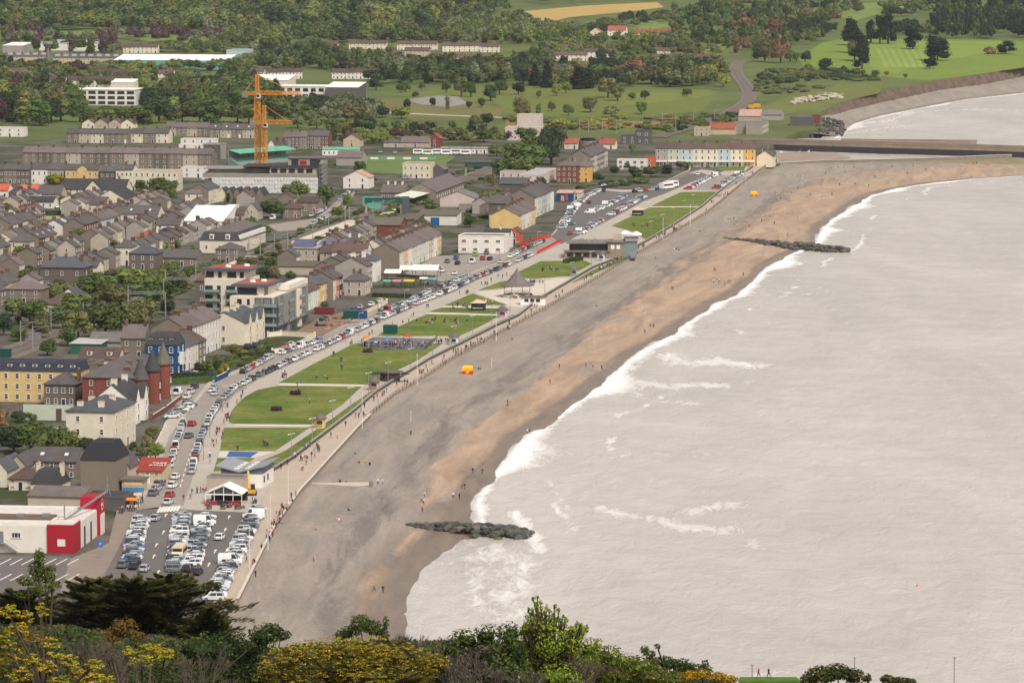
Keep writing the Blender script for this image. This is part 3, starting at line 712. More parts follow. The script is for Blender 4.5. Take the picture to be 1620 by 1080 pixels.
mb = MB(); mb.bar((Lw+2,8,6),(Lw+7.5,27,9.6),.35); mb.bar((Lw+7.5,27,9),(Lw+7.5,27,13),.12); mb.bar((Lw+6.8,27,8.6),(Lw+7.5,27,11.5),.1); mb.bar((Lw+8.2,27,8.6),(Lw+7.5,27,11.5),.1); mb.bar((Lw+2,8,6),(Lw+2,8,9.5),.25)
mb.build('flue', M_STEEL, lc)
for x_, y_ in ((Lw-9,9.5),(Lw-3.5,10.5)): part_box(lc,'roof_vent',x_,x_+1.6,y_,y_+1.2,6.25,6.9,M_STEEL)
part_box(lc,'poster',Lw+Lr-3.6,Lw+Lr-1.9,-.42,-.355,1.6,3.1,M_WPAN)
FOOT.append([(A.x-5,A.y-6),(A.x+42,A.y-10),(A.x+46,A.y+32),(A.x,A.y+36)])

S(128,184,779,12,7.9, wall='stone', roof='black', rt='mansard', rh=3.9, bays=0, side=0, chim=(), label='square stone block with black steep roof behind the stalls', cat='building', name='stone_block')
S(49,97,784,8,2.8, wall='cream', roof='darkslate', rt='mansard', rh=3.2, bays=3, label='small house with dark steep roof and two skylights behind the leisure hall', chim=(.1,.9), ck='cream')
S(14,52,775,8,2.6, wall='cream', roof='brown', rt='hip', rh=2.4, bays=3, label='low house with brown tiled roof behind the leisure hall')
S(44,122,757,11,4.4, wall='stone', roof='slate', rt='gable', rh=2.6, bays=5, label='long slate roofed stone hall west of the black roofed block', cat='building', name='stone_hall', skylights=2)
S(-16,12,770,14,4, wall='cream', roof='blueslate', rt='gabley', rh=2.4, bays=1, label='cream gable fronted cottage with blue slate roof, left of two')
S(13,42,762,14,4, wall='beige', roof='slate', rt='gabley', rh=2.4, bays=1, label='beige gable fronted cottage with slate roof, right of two')
S(44,131,803,7,2.7, wall='beige', roof='felt', rt='mono', rh=1.4, bays=0, label='long low shed with brown felt roof behind the leisure hall', cat='shed', name='long_shed')
S(131,196,806,9,2.8, wall='darkgrey', roof='darkslate', rt='flat', bays=0, label='flat dark roofed arcade annex below the stone block', cat='building', name='arcade_annex')
S(186,204,770,9,5, wall='render', roof='slate', rt='gabley', rh=2, bays=1, label='narrow gabled house beside the black roofed stone block')
S(200,211,763,8,3.9, wall='white', roof='slate', rt='gable', rh=1.8, bays=1, label='small white gabled house between stone block and take away')
tk = S(211,256,764,9,2.9, wall='buff', roof='redpaint', rt='mono', rh=2.0, bays=3, label='red roofed take away shop with white roof lettering', cat='shop', name='takeaway_shop', door='white')
text_part(tk, 'TAKE\nAWAY', 1.5, (5.3,4.1,4.28), (math.atan2(2.0,9.6),0,0), mat('white_lettering',(224,216,206),.7,.05,1))
st_ = S(193,226,778,4.5,2.8, wall='buff', roof='felt', rt='slab', bays=0, label='buff amusement stall with blue stripe beside the stone block', cat='stall', name='amusement_stall')
part_box(st_,'blue_panel',.2,5.4,-.12,-.01,.2,1.2,mat('blue_stripe',(66,128,172),.6,.1,1)); part_box(st_,'sign_board',.5,5,-.1,-.01,1.7,2.6,mat('sign_cream',(216,190,140),.6,.1,1))
E(180,714,21,12.5,10, wall='ivory', roof='blueslate', rt='hip', rh=2.6, st=3, bays=4, left=2, chim=((.1,.3),(.12,.75),(.6,.3),(.62,.75)), ck='ivory', label='tall cream villa with four cream chimneys above the trees', name='villa', cat='villa')
S(70,118,712,9,4.2, wall='ivory', roof='darkslate', rt='flat', bays=0, label='cream flat roofed annex beside the tall cream villa', name='villa_annex', cat='building')
vw = thing('garden_wall', 'pale green garden wall with an arched gate west of the villa', 'wall', W(37,664), R(-8))
mb = MB(); mb.box(0,9,0,.5,-.3,4.2); mb.box(10.6,14,0,.5,-.3,4.2); mb.box(9,10.6,0,.5,3.2,4.2); mb.build('wall', wm('mint'), vw)
mb = MB(); mb.box(9,10.6,.15,.3,0,3.2); mb.build('gate', mat('brown_gate',(92,74,62),.8,.15,1), vw)
g_ = E(206,672,16,10,6.6, wall='white', roof='darkslate', rt='gable', rh=4, st=2, bays=3, left=0, chim=((.15,.5),(.8,.5)), ck='white', label='white house with steep dark slate roof and white chimneys', name='house')
front_gables(g_, 15.9, 6.6, 2, 4, 3, 'white', 'darkslate')
bh = E(214,648,30,15,8.6, wall='brick', roof='slate', rt='hip', rh=4.4, st=3, bays=6, left=3, chim=((.1,.2),(.2,.75),(.35,.3),(.5,.7),(.62,.25),(.8,.6)), label='red brick hotel with three pointed slate turrets', cat='hotel', name='brick_hotel')
for (x_, y_, hh, c_) in ((2,-1,8.2,'slate'),(14,-1.2,9.2,'darkslate'),(27,-.8,9.6,'moss')):
    mb = MB(); mb.frustum(x_,y_,-.5,hh,2.1,2.1,12); t_ = mb.build('turret', wm('brick'), bh)
    mb = MB(); mb.frustum(x_,y_,hh,hh+.3,2.5,2.5,12); mb.frustum(x_,y_,hh+.3,hh+6.2,2.45,.08,12); mb.build('turret_roof', rm(c_), t_)
    for zb in (1.2,4.4): obj('turret_window', window_data('sash'), t_, (x_,y_-2.1,zb), 0, (.9,1,1.6))
S(70,120,642,11,6, wall='darkstone', roof='slate', rt='hip', rh=2.8, bays=4, chim=(.95,), label='dark stone wing with slate roof behind the red brick hotel', cat='building', name='hotel_wing', foot=True)
S(-34,128,634,12,8.7, wall='yellow', roof='navy', rt='mansard', rh=2.3, st=3, bays=9, ww=1.1, wh=1.5, dormers=8, label='long yellow four storey block with navy roof and dormers', cat='apartment block', name='apartment_block', door=None)
S(128,150,630,10,9.6, wall='stone', roof='slate', rt='flat', bays=0, label='grey stair tower at the end of the yellow block', cat='building', name='stair_tower')
b_ = S(230,280,593,10,9.0, wall='blue', roof='darkslate', rt='mansard', rh=3.2, st=3, bays=3, side=2, ww=1.15, wh=1.7, dormers=3, label='deep blue house with dark dormered roof facing the seafront', door=None)
part_box(b_,'bay_window',9.62,10.6,3,5.4,3,6.6,M_FRAME)
S(191,230,566,9,6.2, wall='stone', roof='pinkslate', rt='gable', rh=3.6, bays=2, label='grey rendered house with pinkish slate roof joined to the blue house', chim=(.1,.9))
E(244,606,8,8,5.8, wall='pink', roof='blueslate', rt='hip', rh=2.2, bays=2, st=2, label='pale pink house with grey hipped roof below the blue house')
S(124,188,582,9,2.8, wall='cream', roof='brown', rt='gable', rh=3, bays=3, dormers=2, label='bungalow with brown tiled roof and two white dormers')
S(112,160,560,10,3.2, wall='green', roof='lightgrey', rt='mono', rh=.6, bays=0, label='green sided shed with pale roof by the railway trees', cat='shed', name='shed')
S(140,192,556,10,3.2, wall='grey', roof='grey', rt='gable', rh=2.4, bays=0, label='grey roofed workshop between shed and blue house', cat='workshop', name='workshop')
ER(290,588,3,8,10,7.2,['white','ivory','stone'],['slate','slate','tile'],'row beside the blue house','blue house', side=0, st=3, bays=2, left=1, ang=78)
ER(294,520,4,9.4,11,10,['white'],'pinkslate','white seafront terrace','blue house', up=10, ang=78, st=3, bays=3, rh=3.2, wh=1.8)
E(363,534,17,8,4.8, up=0, ang=78, wall='cream', roof='brown', rt='hip', rh=2.6, bays=4, left=1, label='low cream house with dark brown roof beside the white terrace')
g_ = E(385,510,23,13,7.2, up=7.2, ang=78, wall='ivory', roof='blueslate', rt='gable', rh=3, st=2, bays=6, left=1, chim=((.15,.5),(.4,.45),(.65,.5)), ck='ivory', label='cream guest house with three sharp gables beside the grey apartments', cat='guest house', name='guest_house')
front_gables(g_, 22.9, 7.2, 3, 3.6, 3, 'ivory', 'blueslate')
S(309,350,483,9,8.5, wall='darkstone', roof='tile', rt='hip', rh=3, bays=2, chim=(.2,.8), label='dark stone house with tiled hip roof in front of the apartments')
# ---- modern apartments
M_CREAM2 = mat('apartment_render', (214,204,186), .8, .06, .3); M_ZINC = mat('zinc_grey', (84,88,98), .6, .1, .4); M_BALC = mat('balcony_glass', (132,150,146), .15, .15, .6, spec=.6); M_GPAN = mat('grey_panel', (136,132,128), .8, .08, .4)
A = W(364,530); ap = thing('apartment_building', 'modern cream and grey apartment building with balconies and terracotta penthouse roofs', 'apartment building', A, R(-11))
def apt(x0,x1,y0,y1,z0,z1,name,m): return part_box(ap,name,x0,x1,y0,y1,z0,z1,m)
apt(0,14.5,0,46,-.5,12.6,'wall',M_CREAM2); apt(-14.5,-.02,22,38,-.5,16,'rear_block',M_CREAM2)
ph = apt(1.5,10.5,3,20,12.6,15.6,'penthouse',M_CREAM2); apt(0,12.2,1.6,21.5,15.603,16.3,'penthouse_roof',M_ZINC); apt(1.2,11,3,20.5,16.303,16.45,'terracotta_deck',rm('terracotta'))
apt(-14.2,-1,23.5,37,16.003,18.6,'penthouse',M_CREAM2); apt(-15.6,1,22.2,38.5,18.603,19.3,'penthouse_roof',M_ZINC); apt(-14,-.5,24,37.5,19.303,19.45,'terracotta_deck',rm('terracotta'))
apt(.3,14.2,22,45.7,12.6,12.8,'roof',rm('lightgrey')); apt(11,14.51,20,46,12.9,14.6,'upper_wall',M_WPAN)
for x_, y_ in ((5,10),(8,13),(-8,28),(-3,33)): 
    mb = MB(); mb.frustum(x_,y_,16.3 if y_<20 else 19.3,17.1 if y_<20 else 20.1,1.1,.9,10); mb.build('roof_vent', mat('vent_white',(226,222,214),.6,.05,1), ap)
for f in range(4):
    z_ = f*3.1+.2
    if f: obj('window', window_data('wide', M_DARK), ap, (3.2,0,z_+.7), 0, (1.5,1,1.6)); obj('window', window_data('sash', M_DARK), ap, (6.2,0,z_+.6), 0, (.9,1,1.7))
    obj('window', window_data('wide', M_DARK), ap, (12.5,0,z_+.2), 0, (2.6,1,2.4))
    obj('window', window_data('wide', M_DARK), ap, (9.4,0,z_+.2), 0, (1.6,1,2.4))
    if f: apt(8.2,15.9,-1.5,0,z_-.25,z_-.1,'balcony',M_ZINC); apt(8.2,15.9,-1.55,-1.45,z_-.09,z_+.9,'balcony_rail',M_BALC)
    for k in range(6):
        y_ = 3.5+k*7.4
        obj('window', window_data('wide', M_DARK), ap, (14.5,y_,z_+.2), R(90), (3.2,1,2.3))
        if f and k % 2 == 0: apt(14.5,16.0,y_-3,y_+3,z_-.25,z_-.1,'balcony',M_ZINC); apt(15.95,16.05,y_-3,y_+3,z_-.09,z_+.9,'balcony_rail',M_BALC)
for y_ in (14,30): apt(14.5,15.6,y_,y_+3.2,-.5,12.2,'bay_tower',M_GPAN if y_<20 else M_CREAM2)
apt(14.501,16.1,-.01,46,2.9,3.15,'canopy',M_ZINC)
apt(14.502,14.56,.2,46,-.4,12.4,'grey_cladding',M_GPAN); apt(8.2,14.3,-.06,-.003,-.4,12.4,'grey_cladding',M_GPAN)
for f in range(1,6):
    z_ = f*3.0
    for x_, w_ in ((-13,2.6),(-9.6,1.2),(-5.6,3.0),(-2.2,1.3)):
        if f < 5: obj('window', window_data('wide', M_DARK), ap, (x_,22,z_+.4-.6), 0, (w_,1,2.0))
        else: obj('window', window_data('wide', M_DARK), ap, (x_,23.5,16.4), 0, (w_,1,1.8))
    if f < 5: apt(-14.4,-9,20.7,22,z_-.5,z_-.35,'balcony',M_ZINC); apt(-14.4,-9,20.6,20.7,z_-.34,z_+.6,'balcony_rail',M_BALC); apt(-7.2,-.6,20.7,22,z_-.5,z_-.35,'balcony',M_ZINC); apt(-7.2,-.6,20.6,20.7,z_-.34,z_+.6,'balcony_rail',M_BALC)
obj('window', window_data('wide', M_DARK), ap, (5,3,13.0), 0, (6.5,1,2.2)); obj('window', window_data('wide', M_DARK), ap, (10.5,6,13.0), R(90), (4,1,2.2))
FOOT.append([(A.x-16,A.y-1),(A.x+16,A.y-4),(A.x+25,A.y+45),(A.x-8,A.y+48)])

# ---- beyond the building site
ER(484,463,3,7,9,6.5,['mint','white','white'],'tile','brown roofed row','apartment', up=6.5, left=1, bays=2)
ER(507,450,2,8.5,10,6.5,['yellow','grey'],'blueslate','pair with blue slate roofs','apartment', up=6.5, left=1, bays=3, rt='hip', rh=2.6)
ER(527,442,3,5.2,9,7.4,['cream','orange','navy'],'slate','narrow coloured trio','apartment', up=7.4, bays=2)
S(544,577,467,10,5.2, wall='render', roof='slate', rt='hip', rh=2.8, bays=2, side=3, chim=(.35,.65), label='drab rendered house with hipped slate roof and tall chimneys behind the hedge')
E(581,459,9,12,8.6, wall='grey', roof='tile', rt='gable', rh=3, st=3, bays=3, chim=(.5,), ck='white', label='grey ornate guest house with brown tiled roof beside the beer garden', cat='guest house', name='guest_house')
E(595,446,9,10,7.8, wall='white', roof='blueslate', rt='hip', rh=2.4, st=2, bays=3, chim=((.2,.5),(.5,.4),(.8,.5)), ck='white', label='white house with black timber bands beside the beer garden')
ER(632,398,10,8.3,11,8,['cream','peach','white','mint','cream','paleblue','cream','beige','white','yellow'],'pinkslate','bandstand pastel terrace','beer garden', up=8, st=3, bays=2, left=0, rh=3)
S(613,632,419,9,6, wall='yellow', roof='blueslate', rt='hip', rh=2.6, bays=2, label='yellow corner house with blue slate hip roof at the pastel terrace', foot=False)
S(725,797,400,13,6.6, wall='white', roof='felt', rt='flat', bays=4, wk='wide', ww=2.0, wh=1.1, side=3, label='white boxy flat roofed restaurant north of the pastel terrace', cat='restaurant', name='restaurant', door=None)
S(765,806,393,9,5.2, wall='white', roof='darkslate', rt='gable', rh=2.4, bays=0, side=2, chim=(.6,), ck='cream', label='white house with dark slate roof behind the boxy restaurant', foot=False)
S(806,822,386,8,4.8, wall='orange', roof='tile', rt='gabley', rh=1.8, bays=1, label='small orange gabled shop by the red barriers', cat='shop', name='shop')
ER(820,341,5,8.8,12,7,['yellow','cream','white','cream','yellow'],'pinkslate','terrace with blank yellow end','restaurant', up=7, ends='yellow', bays=2, st=2, rh=3)
S(774,818,360,9,5.6, wall='yellow', roof='slate', rt='gabley', rh=2.2, bays=0, label='blank yellow gable end house above the restaurant', foot=False)
ER(846,313,5,10.5,13,9,['cream','paleblue','beige','paleblue','white'],'slate','tall terrace by the car park','restaurant', up=9, st=3, bays=2, rh=3.6)
S(773,806,348,10,7.4, wall='darkstone', roof='slate', rt='gable', rh=3, bays=1, label='dark stone back house with slate roof behind the yellow terrace')
S(806,846,331,10,7.6, wall='darkstone', roof='slate', rt='gabley', rh=3, bays=0, label='dark stone gable behind the tall terrace', chim=(.5,))
S(791,826,290,12,5.4, wall='pink', roof='felt', rt='flat', bays=3, label='pinkish flat roofed two storey block by the railway bridge', cat='building', name='flat_roofed_block')
E(856,294,50,11,5, wall='pink', roof='lightgrey', rt='flat', bays=9, left=3, label='long pinkish flat roofed block beside the red brick villa', cat='building', name='flat_roofed_block')
S(790,833,302,10,3.5, wall='darkgrey', roof='blueslate', rt='gable', rh=2.6, bays=0, label='grey slate roofed store behind the tall terrace', cat='store', name='store')
ms = S(880,905,318,10,3.6, wall='blue', roof='pinkred', rt='mono', rh=.8, bays=0, label='blue painted amusement arcade with mural beside the parking area', cat='arcade', name='amusement_arcade')
part_box(ms,'mural_arch',2.2,3.8,-.1,-.01,0,2.6,mat('mural_sand',(204,150,96),.7,.2,1.5)); part_box(ms,'mural_band',4.4,5.6,-.1,-.01,.3,3,mat('mural_magenta',(170,72,120),.7,.2,1.5))
S(905,918,317,10,3.4, wall='pink', roof='pinkred', rt='mono', rh=.6, bays=1, label='pink roofed ice cream parlour beside the blue arcade', cat='shop', name='shop', foot=False)
S(880,913,289,11,8.4, wall='brick', roof='pinkslate', rt='hip', rh=3, st=3, bays=4, chim=(.3,.7), label='red brick seafront villa with hipped roof', cat='villa', name='villa')
S(912.5,932,288,11,7.8, wall='gold', roof='pinkslate', rt='hip', rh=2.6, st=3, bays=2, label='golden house joined to the red brick villa', foot=False)
ER(934,248,5,12,11,9,['stone','render','stone'],'slate','round tower terrace','villa', up=9, st=3, bays=3, left=2, rh=3.2)
S(976,1021,268,8,4.8, wall='white', roof='felt', rt='flat', bays=4, side=3, wk='wide', ww=2, label='white modern house in gardens below the round tower')
S(1021,1034,266,9,5.4, wall='orange', roof='tile', rt='flat', bays=1, label='orange house beside the white modern house')
S(976,1002,263,6,3, wall='grey', roof='lightgrey', rt='flat', bays=0, label='grey garage block before the white modern house', cat='garage', name='garage', foot=False)
tw = thing('martello_tower', 'squat round stone tower with black glass top', 'tower', W(930,240), 0)
mb = MB(); mb.frustum(0,0,-1,5.6,5.6,5.2,24); mb.build('wall', wm('stone'), tw); mb = MB(); mb.frustum(0,0,5.6,6.1,5.3,5.3,24); mb.build('parapet', wm('concrete'), tw)
mb = MB(); mb.frustum(0,0,6.1,7.6,4.4,4.4,24); mb.frustum(0,0,7.6,8.2,4.9,3.6,24); mb.build('glass_top', mat('dark_glass',(48,54,62),.15,.1,1), tw)
S(947,973,236,8,3, wall='ivory', roof='red', rt='gable', rh=2.6, bays=2, chim=(.2,), label='cottage with red tiled roof beside the round tower')
S(893,914,236,8,3.4, wall='cream', roof='red', rt='gable', rh=2.4, bays=2, label='red roofed house among dark trees west of the round tower')
S(982,1006,228,10,4.6, wall='darkgrey', roof='navy', rt='flat', bays=2, label='low dark grey modern house near the harbour')
S(1005,1028,227,10,7.4, wall='darkgrey', roof='navy', rt='flat', bays=2, wk='wide', ww=1.8, label='tall dark grey modern house near the harbour')
mt = SR(1037,1195,264,8,10,9.8,['grey','mint','paleblue','ivory','cream','paleblue','ivory','gold'],'tile','harbour pastel terrace','car park', ang=-2, st=3, bays=2, wh=1.7)
for h_ in mt:
    L_ = h_.children[0].dimensions.x if h_.children[0].dimensions.x > 1 else 6.2
    mb = MB(); mb.box(0,6.1,-1.8,-.05,2.75,2.9)
    for k in range(4): mb.box(.05+k*1.95,.17+k*1.95,-1.75,-1.63,0,2.75)
    mb.box(0,6.1,-1.75,-1.68,2.9,3.6); mb.build('veranda', M_FRAME, h_)
S(1197,1222,263,15,5.2, wall='ivory', roof='slate', rt='gabley', rh=2.8, bays=0, label='white boat house with pointed gable at the end of the promenade', cat='boat house', name='boat_house')
S(1223,1232,257,10,3.4, wall='beige', roof='felt', rt='flat', bays=1, label='small beige store beside the boat house', cat='store', name='store', foot=False)
# ---- harbour yard north of the piers
S(1098,1121,215,10,4.6, wall='buff', roof='grey', rt='flat', bays=3, wk='wide', label='buff workshop with upper windows in the harbour yard', cat='workshop', name='workshop')
S(1121,1162,213,14,3.6, wall='buff', roof='terracotta', rt='gable', rh=3, bays=0, label='shed with rusty red roof in the harbour yard', cat='shed', name='shed')
S(1161,1206,212,14,6.6, wall='concrete', roof='felt', rt='flat', bays=0, label='big plain concrete warehouse in the harbour yard', cat='warehouse', name='warehouse')
E(1206,213,34,10,6, wall='concrete', roof='felt', rt='flat', bays=7, label='long concrete warehouse wing facing the sea', cat='warehouse', name='warehouse', door=None)
S(1168,1202,192,22,3.4, wall='grey', roof='pinkred', rt='gable', rh=3.6, bays=0, label='shed with striped red sheet roof behind the warehouse', cat='shed', name='shed')
S(1200,1236,190,16,3.4, wall='grey', roof='grey', rt='gable', rh=2.6, bays=0, label='grey sheet roofed shed next to the striped roof', cat='shed', name='shed')
S(1250,1284,199,12,5.4, wall='darkgrey', roof='lightgrey', rt='flat', bays=0, label='dark green grey boat store beside the rocky point', cat='store', name='store')
S(1283,1296,196,8,5, wall='brick', roof='brown', rt='flat', bays=0, label='rusty brown tank house at the rocky point', cat='store', name='store')
for px_, k_ in ((1184,'left'),(1191,'right')):
    o = thing('yellow_container', f'yellow container on the cliff track, {k_} of the pair', 'container', W(px_, 172 if k_=='left' else 170), R(-8))
    w_ = 3.4 if k_ == 'left' else 5
    mb = MB(); mb.box(0,w_,0,2.4,.1,2.9); mb.build('body', mat('yellow_paint',(216,160,40),.6,.1,1), o)
    mb = MB(); [mb.box(w_*(i+.3)/7,w_*(i+.6)/7,-.08,0,.2,2.8) for i in range(7)]; mb.build('ribs', mat('yellow_paint',(216,160,40)), o); mb = MB(); mb.box(-.1,w_+.1,-.1,2.5,2.9,3.05); mb.build('top_frame', M_DARK, o)

# ---------------------------------------------------------------- the old streets inland
SR(36,340,266,13,11,8.4,['stone','darkstone','stone','render'],'pinkslate','long stone terrace','crane', rev=True, st=3, bays=2, rh=2.6, wh=1.4)
SR(-14,48,291,3,10,7.4,['darkstone','stone'],'slate','grey front terrace','park', bays=3, rh=2.4)
SR(49,103,291,2,10,7.4,['white','grey'],'slate','white front pair','park', bays=3, rh=2.4)
ph_ = S(103.5,157,292,10,7.4, wall='yellow', roof='slate', rt='gable', rh=2.4, bays=6, label='wide yellow house with central pediment in the front terrace')
w, r = gable_mesh(1, 5, 7.6, 1.6, axis='y'); w.v = [(x+6.2,y-.5,z) for x,y,z in w.v]; w.build('pediment', [wm('yellow'), wm('yellow')], ph_)
S(157.5,183,293,10,6.8, wall='darkstone', roof='slate', rt='gable', rh=2.2, bays=3, label='dark stone house between the yellow and the ivory fronts')
SR(183.5,211,295,2,10,8.2,['ivory'],'slate','ivory pair in the front terrace','park', bays=2, rh=2.2)
S(212,282,302,10,9.6, wall='cream', roof='pinkslate', rt='flat', bays=8, st=3, side=3, label='cream three storey corner terrace with red trim', cat='building', name='corner_terrace')
S(287,323,281,9,5, wall='white', roof='felt', rt='flat', bays=2, side=2, label='white cube house below the scaffolding', name='house')
S(97,200,313,13,4.2, wall='cream', roof='darkslate', rt='gable', rh=4.4, bays=10, label='long cream school with dark slate roof', cat='school', name='school', chim=(.3,.85))
pg = S(135,160,314,4,4.4, wall='cream', roof='darkslate', rt='gabley', rh=4, bays=2, label='cream gabled porch wing of the long school', cat='school wing', name='school_wing', foot=False)
E(203,331,24,17,3.6, wall='cream', roof='darkslate', rt='gable', rh=5, bays=7, label='cream school hall with broad dark slate roof', cat='school hall', name='school_hall', st=1)
S(128,168,335,9,3.4, wall='cream', roof='slate', rt='gable', rh=3, bays=4, st=1, label='low cream schoolhouse before the school')
S(-8,13,313,9,3.6, wall='white', roof='orange', rt='gable', rh=2.6, bays=2, label='white cottage with bright orange roof at the park', st=1)
S(14,48,315,9,3.2, wall='darkgrey', roof='orange', rt='gabley', rh=3.2, bays=2, label='grey gabled cottage with bright orange roof', st=1)
S(48,63,313,8,3.6, wall='teal', roof='orange', rt='gable', rh=2.2, bays=1, label='turquoise cottage with bright orange roof', st=1)
S(58,97,318,11,3.4, wall='beige', roof='slate', rt='gable', rh=3.4, bays=2, label='beige house with wide slate roof beside the turquoise cottage')
S(22,86,329,8,3, wall='white', roof='darkslate', rt='gable', rh=2, bays=6, st=1, label='long low white clubhouse above the bowling green', cat='clubhouse', name='clubhouse')
S(191,251,361,11,6.2, wall='cream', roof='slate', rt='gable', rh=3.2, bays=4, side=0, label='large cream house with slate roof and skylights among the back streets', skylights=2, chim=(.1,.95))
ER(133,379,3,7.2,9,6.2,['brick'],'slate','red brick and pale blue row','school', rev=True, left=0)
ER(160.5,372,4,7,9,6.4,['paleblue'],'pinkslate','pale blue row below the school','school', rev=True, left=1)
S(247,285,372,9,4.4, wall='white', roof='slate', rt='gable', rh=2.6, bays=3, side=2, chim=(.15,.85), label='white walled house with slate roof beside the blue shed')
S(212,250,388,9,3.2, wall='ivory', roof='terracotta', rt='hip', rh=2.6, bays=3, side=4, st=1, chim=(.7,), label='ivory bungalow with terracotta hip roof')
S(256,270,378,5,3.8, wall='blue', roof='grey', rt='flat', bays=0, label='bright blue shed in the back gardens', cat='shed', name='shed')
S(183,207,420,9,7, wall='ivory', roof='slate', rt='hip', rh=2.4, bays=2, chim=(.2,), ck='cream', label='tall ivory house with small hip roof above the railway trees')
S(204,248,426,10,6, wall='darkstone', roof='blueslate', rt='hip', rh=3, bays=3, chim=(.5,.95), ck='stone', label='dark stone house with wide hip roof above the railway trees')
S(249,312,421,10,3.4, wall='stone', roof='slate', rt='gable', rh=2.6, bays=4, st=1, chim=(.3,), label='long single storey stone building above the railway', cat='building', name='stone_building')
S(14,46,404,10,5.4, wall='cream', roof='slate', rt='hip', rh=3, bays=2, side=2, label='cream house with pyramid slate roof at the street corner')
ER(62,402,3,8.2,9,6.3,['brick','cream','render'],'slate','brick and cream row','corner', left=1, skylights=1)
S(63,135,456,11,7.6, wall='darkstone', roof='blueslate', rt='hip', rh=3.4, bays=3, side=2, chim=(.15,.5,.85), label='big dark stone house with grey hip roof and three chimneys')
S(136,154,448,9,6, wall='ivory', roof='slate', rt='gable', rh=2, bays=1, side=1, chim=(.5,), label='ivory house joined to the big dark stone house', foot=False)
ER(2,476,3,7.5,9,5.4,['pink','ivory','yellow'],'slate','short pastel row','stone house', rev=True, left=1)
S(10,67,480,9,5, wall='stone', roof='pinkslate', rt='hip', rh=2.6, bays=3, label='stone house with pinkish hip roof above the railway line')
S(68,132,496,11,3.2, wall='beige', roof='tile', rt='hip', rh=3.4, bays=3, st=1, label='bungalow with wide brown hip roof by the railway')
S(93,125,486,9,3.8, wall='ivory', roof='blueslate', rt='gabley', rh=2.6, bays=1, label='ivory gabled cottage with pale slate roof by the railway', foot=False)
ER(18,374,4,8,9,5,['ivory','white','cream','render'],'slate','row below the bowling green','corner', left=1)
ER(-12,420,3,8,9,6,['cream','ivory','stone'],'slate','row at the garden edge','corner', left=1)
S(293,319,324,10,5.2, wall='ivory', roof='pinkslate', rt='hip', rh=2.6, bays=2, label='ivory hip roofed house above the white hall', chim=(.6,))
ER(330,324,3,7,9,7,['cream','cream','ivory'],'blueslate','tall chimneyed row','white hall', left=1, st=3)
S(346,357,319,9,4, wall='cream', roof='darkslate', rt='gabley', rh=2.4, bays=0, label='cream gable beside the row of dark slate sheds')
for k in range(5): S(357+k*12,368.6+k*12,320,10,4, wall='stone', roof='darkslate', rt='gabley', rh=2.6, bays=0, label=f'stone shed with dark slate gable, {ORD[k]} from the cream gable', cat='shed', name='shed', group='row of slate sheds')
wh_ = S(291,353,363,22,3.6, wall='white', roof='white', rt='mono', rh=5, bays=7, st=1, label='white walled hall with a huge brilliant white sloping roof', cat='hall', name='hall', wk='sash', ww=.8)
S(352,368,352,12,6.6, wall='white', roof='white', rt='flat', bays=0, label='plain white end block of the white roofed hall', cat='building', name='end_block', foot=False)
S(372,386,356,8,4.5, wall='render', roof='tile', rt='gable', rh=2.4, bays=1, label='narrow house with brown roof beside the white roofed hall')
S(388,408,348,10,4.5, wall='render', roof='slate', rt='gabley', rh=2.8, bays=1, label='grey gabled house left of the big street trees')
S(447,474,345,9,4.2, wall='stone', roof='tile', rt='hip', rh=2.4, bays=2, side=1, chim=(.3,.7), label='station master stone house with brown hip roof', door='red')
S(476,504,336,9,4.6, wall='stone', roof='brown', rt='gable', rh=2, bays=2, label='stone depot with dark red doors beside the street', cat='depot', name='depot', door='red')
S(352,371,364,10,2.8, wall='paleblue', roof='grey', rt='gable', rh=1.6, bays=2, st=1, label='small pale blue cottage behind the mansard block', foot=False)
# long mansard block by the railway
A = W(316,400); ang = R(-10)
o_ = house(A, ang, 64/ppm(A.y)/math.cos(ang), 44, 5, wall='ivory', roof='darkslate', rt='mansard', rh=3.4, st=1, bays=3, side=14, ww=1.0, wh=1.6, chim=(), label='long ivory block with slate mansard and a row of dormers by the railway', cat='building', name='mansard_block', door=None)
Lm = 64/ppm(A.y)/math.cos(ang)
for k in range(16):
    mb = MB(); mb.box(-.55,.9,-.5,.5,0,1.7,0); d_ = mb.build('dormer', M_FRAME, o_); d_.location = (Lm-.5, 1.5+k*2.7, 5.5)
    obj('dormer_window', window_data('sash'), d_, (.9,0,.2), R(90), (.8,1,1.3))
for k in range(2):
    mb = MB(); mb.box(-.9,.9,-.5,.9,0,2,0); d_ = mb.build('dormer', M_FRAME, o_); d_.location = (Lm*(.3+.4*k), .5, 5.5); obj('dormer_window', window_data('wide'), d_, (0,-.5,.3), 0, (1.4,1,1.4))
mb = MB(); v = [(1.4,1.4,8.4),(Lm-1.4,1.4,8.4),(Lm-1.4,42.6,8.4),(1.4,42.6,8.4),(Lm/2,6,10.4),(Lm/2,38,10.4)]; mb.v = v; mb.f = [(0,1,4),(1,2,5,4),(2,3,5),(3,0,4,5)]; mb.m = [0]*4; up_ = mb.build('upper_roof', rm('pinkslate'), o_)
for y_ in (8,15,26,34): obj('chimney', chim_data('brick'), up_, (Lm/2,y_,10.6), 0)
S(341,380,415,9,5, wall='stone', roof='slate', rt='hip', rh=2.4, bays=3, label='small stone house with hip roof before the mansard block')
b_ = S(456,502,419,12,6.4, wall='beige', roof='lightgrey', rt='slab', rh=0, bays=4, st=2, label='beige flat roofed hall with purple solar panels by the railway', cat='hall', name='hall', door=None)
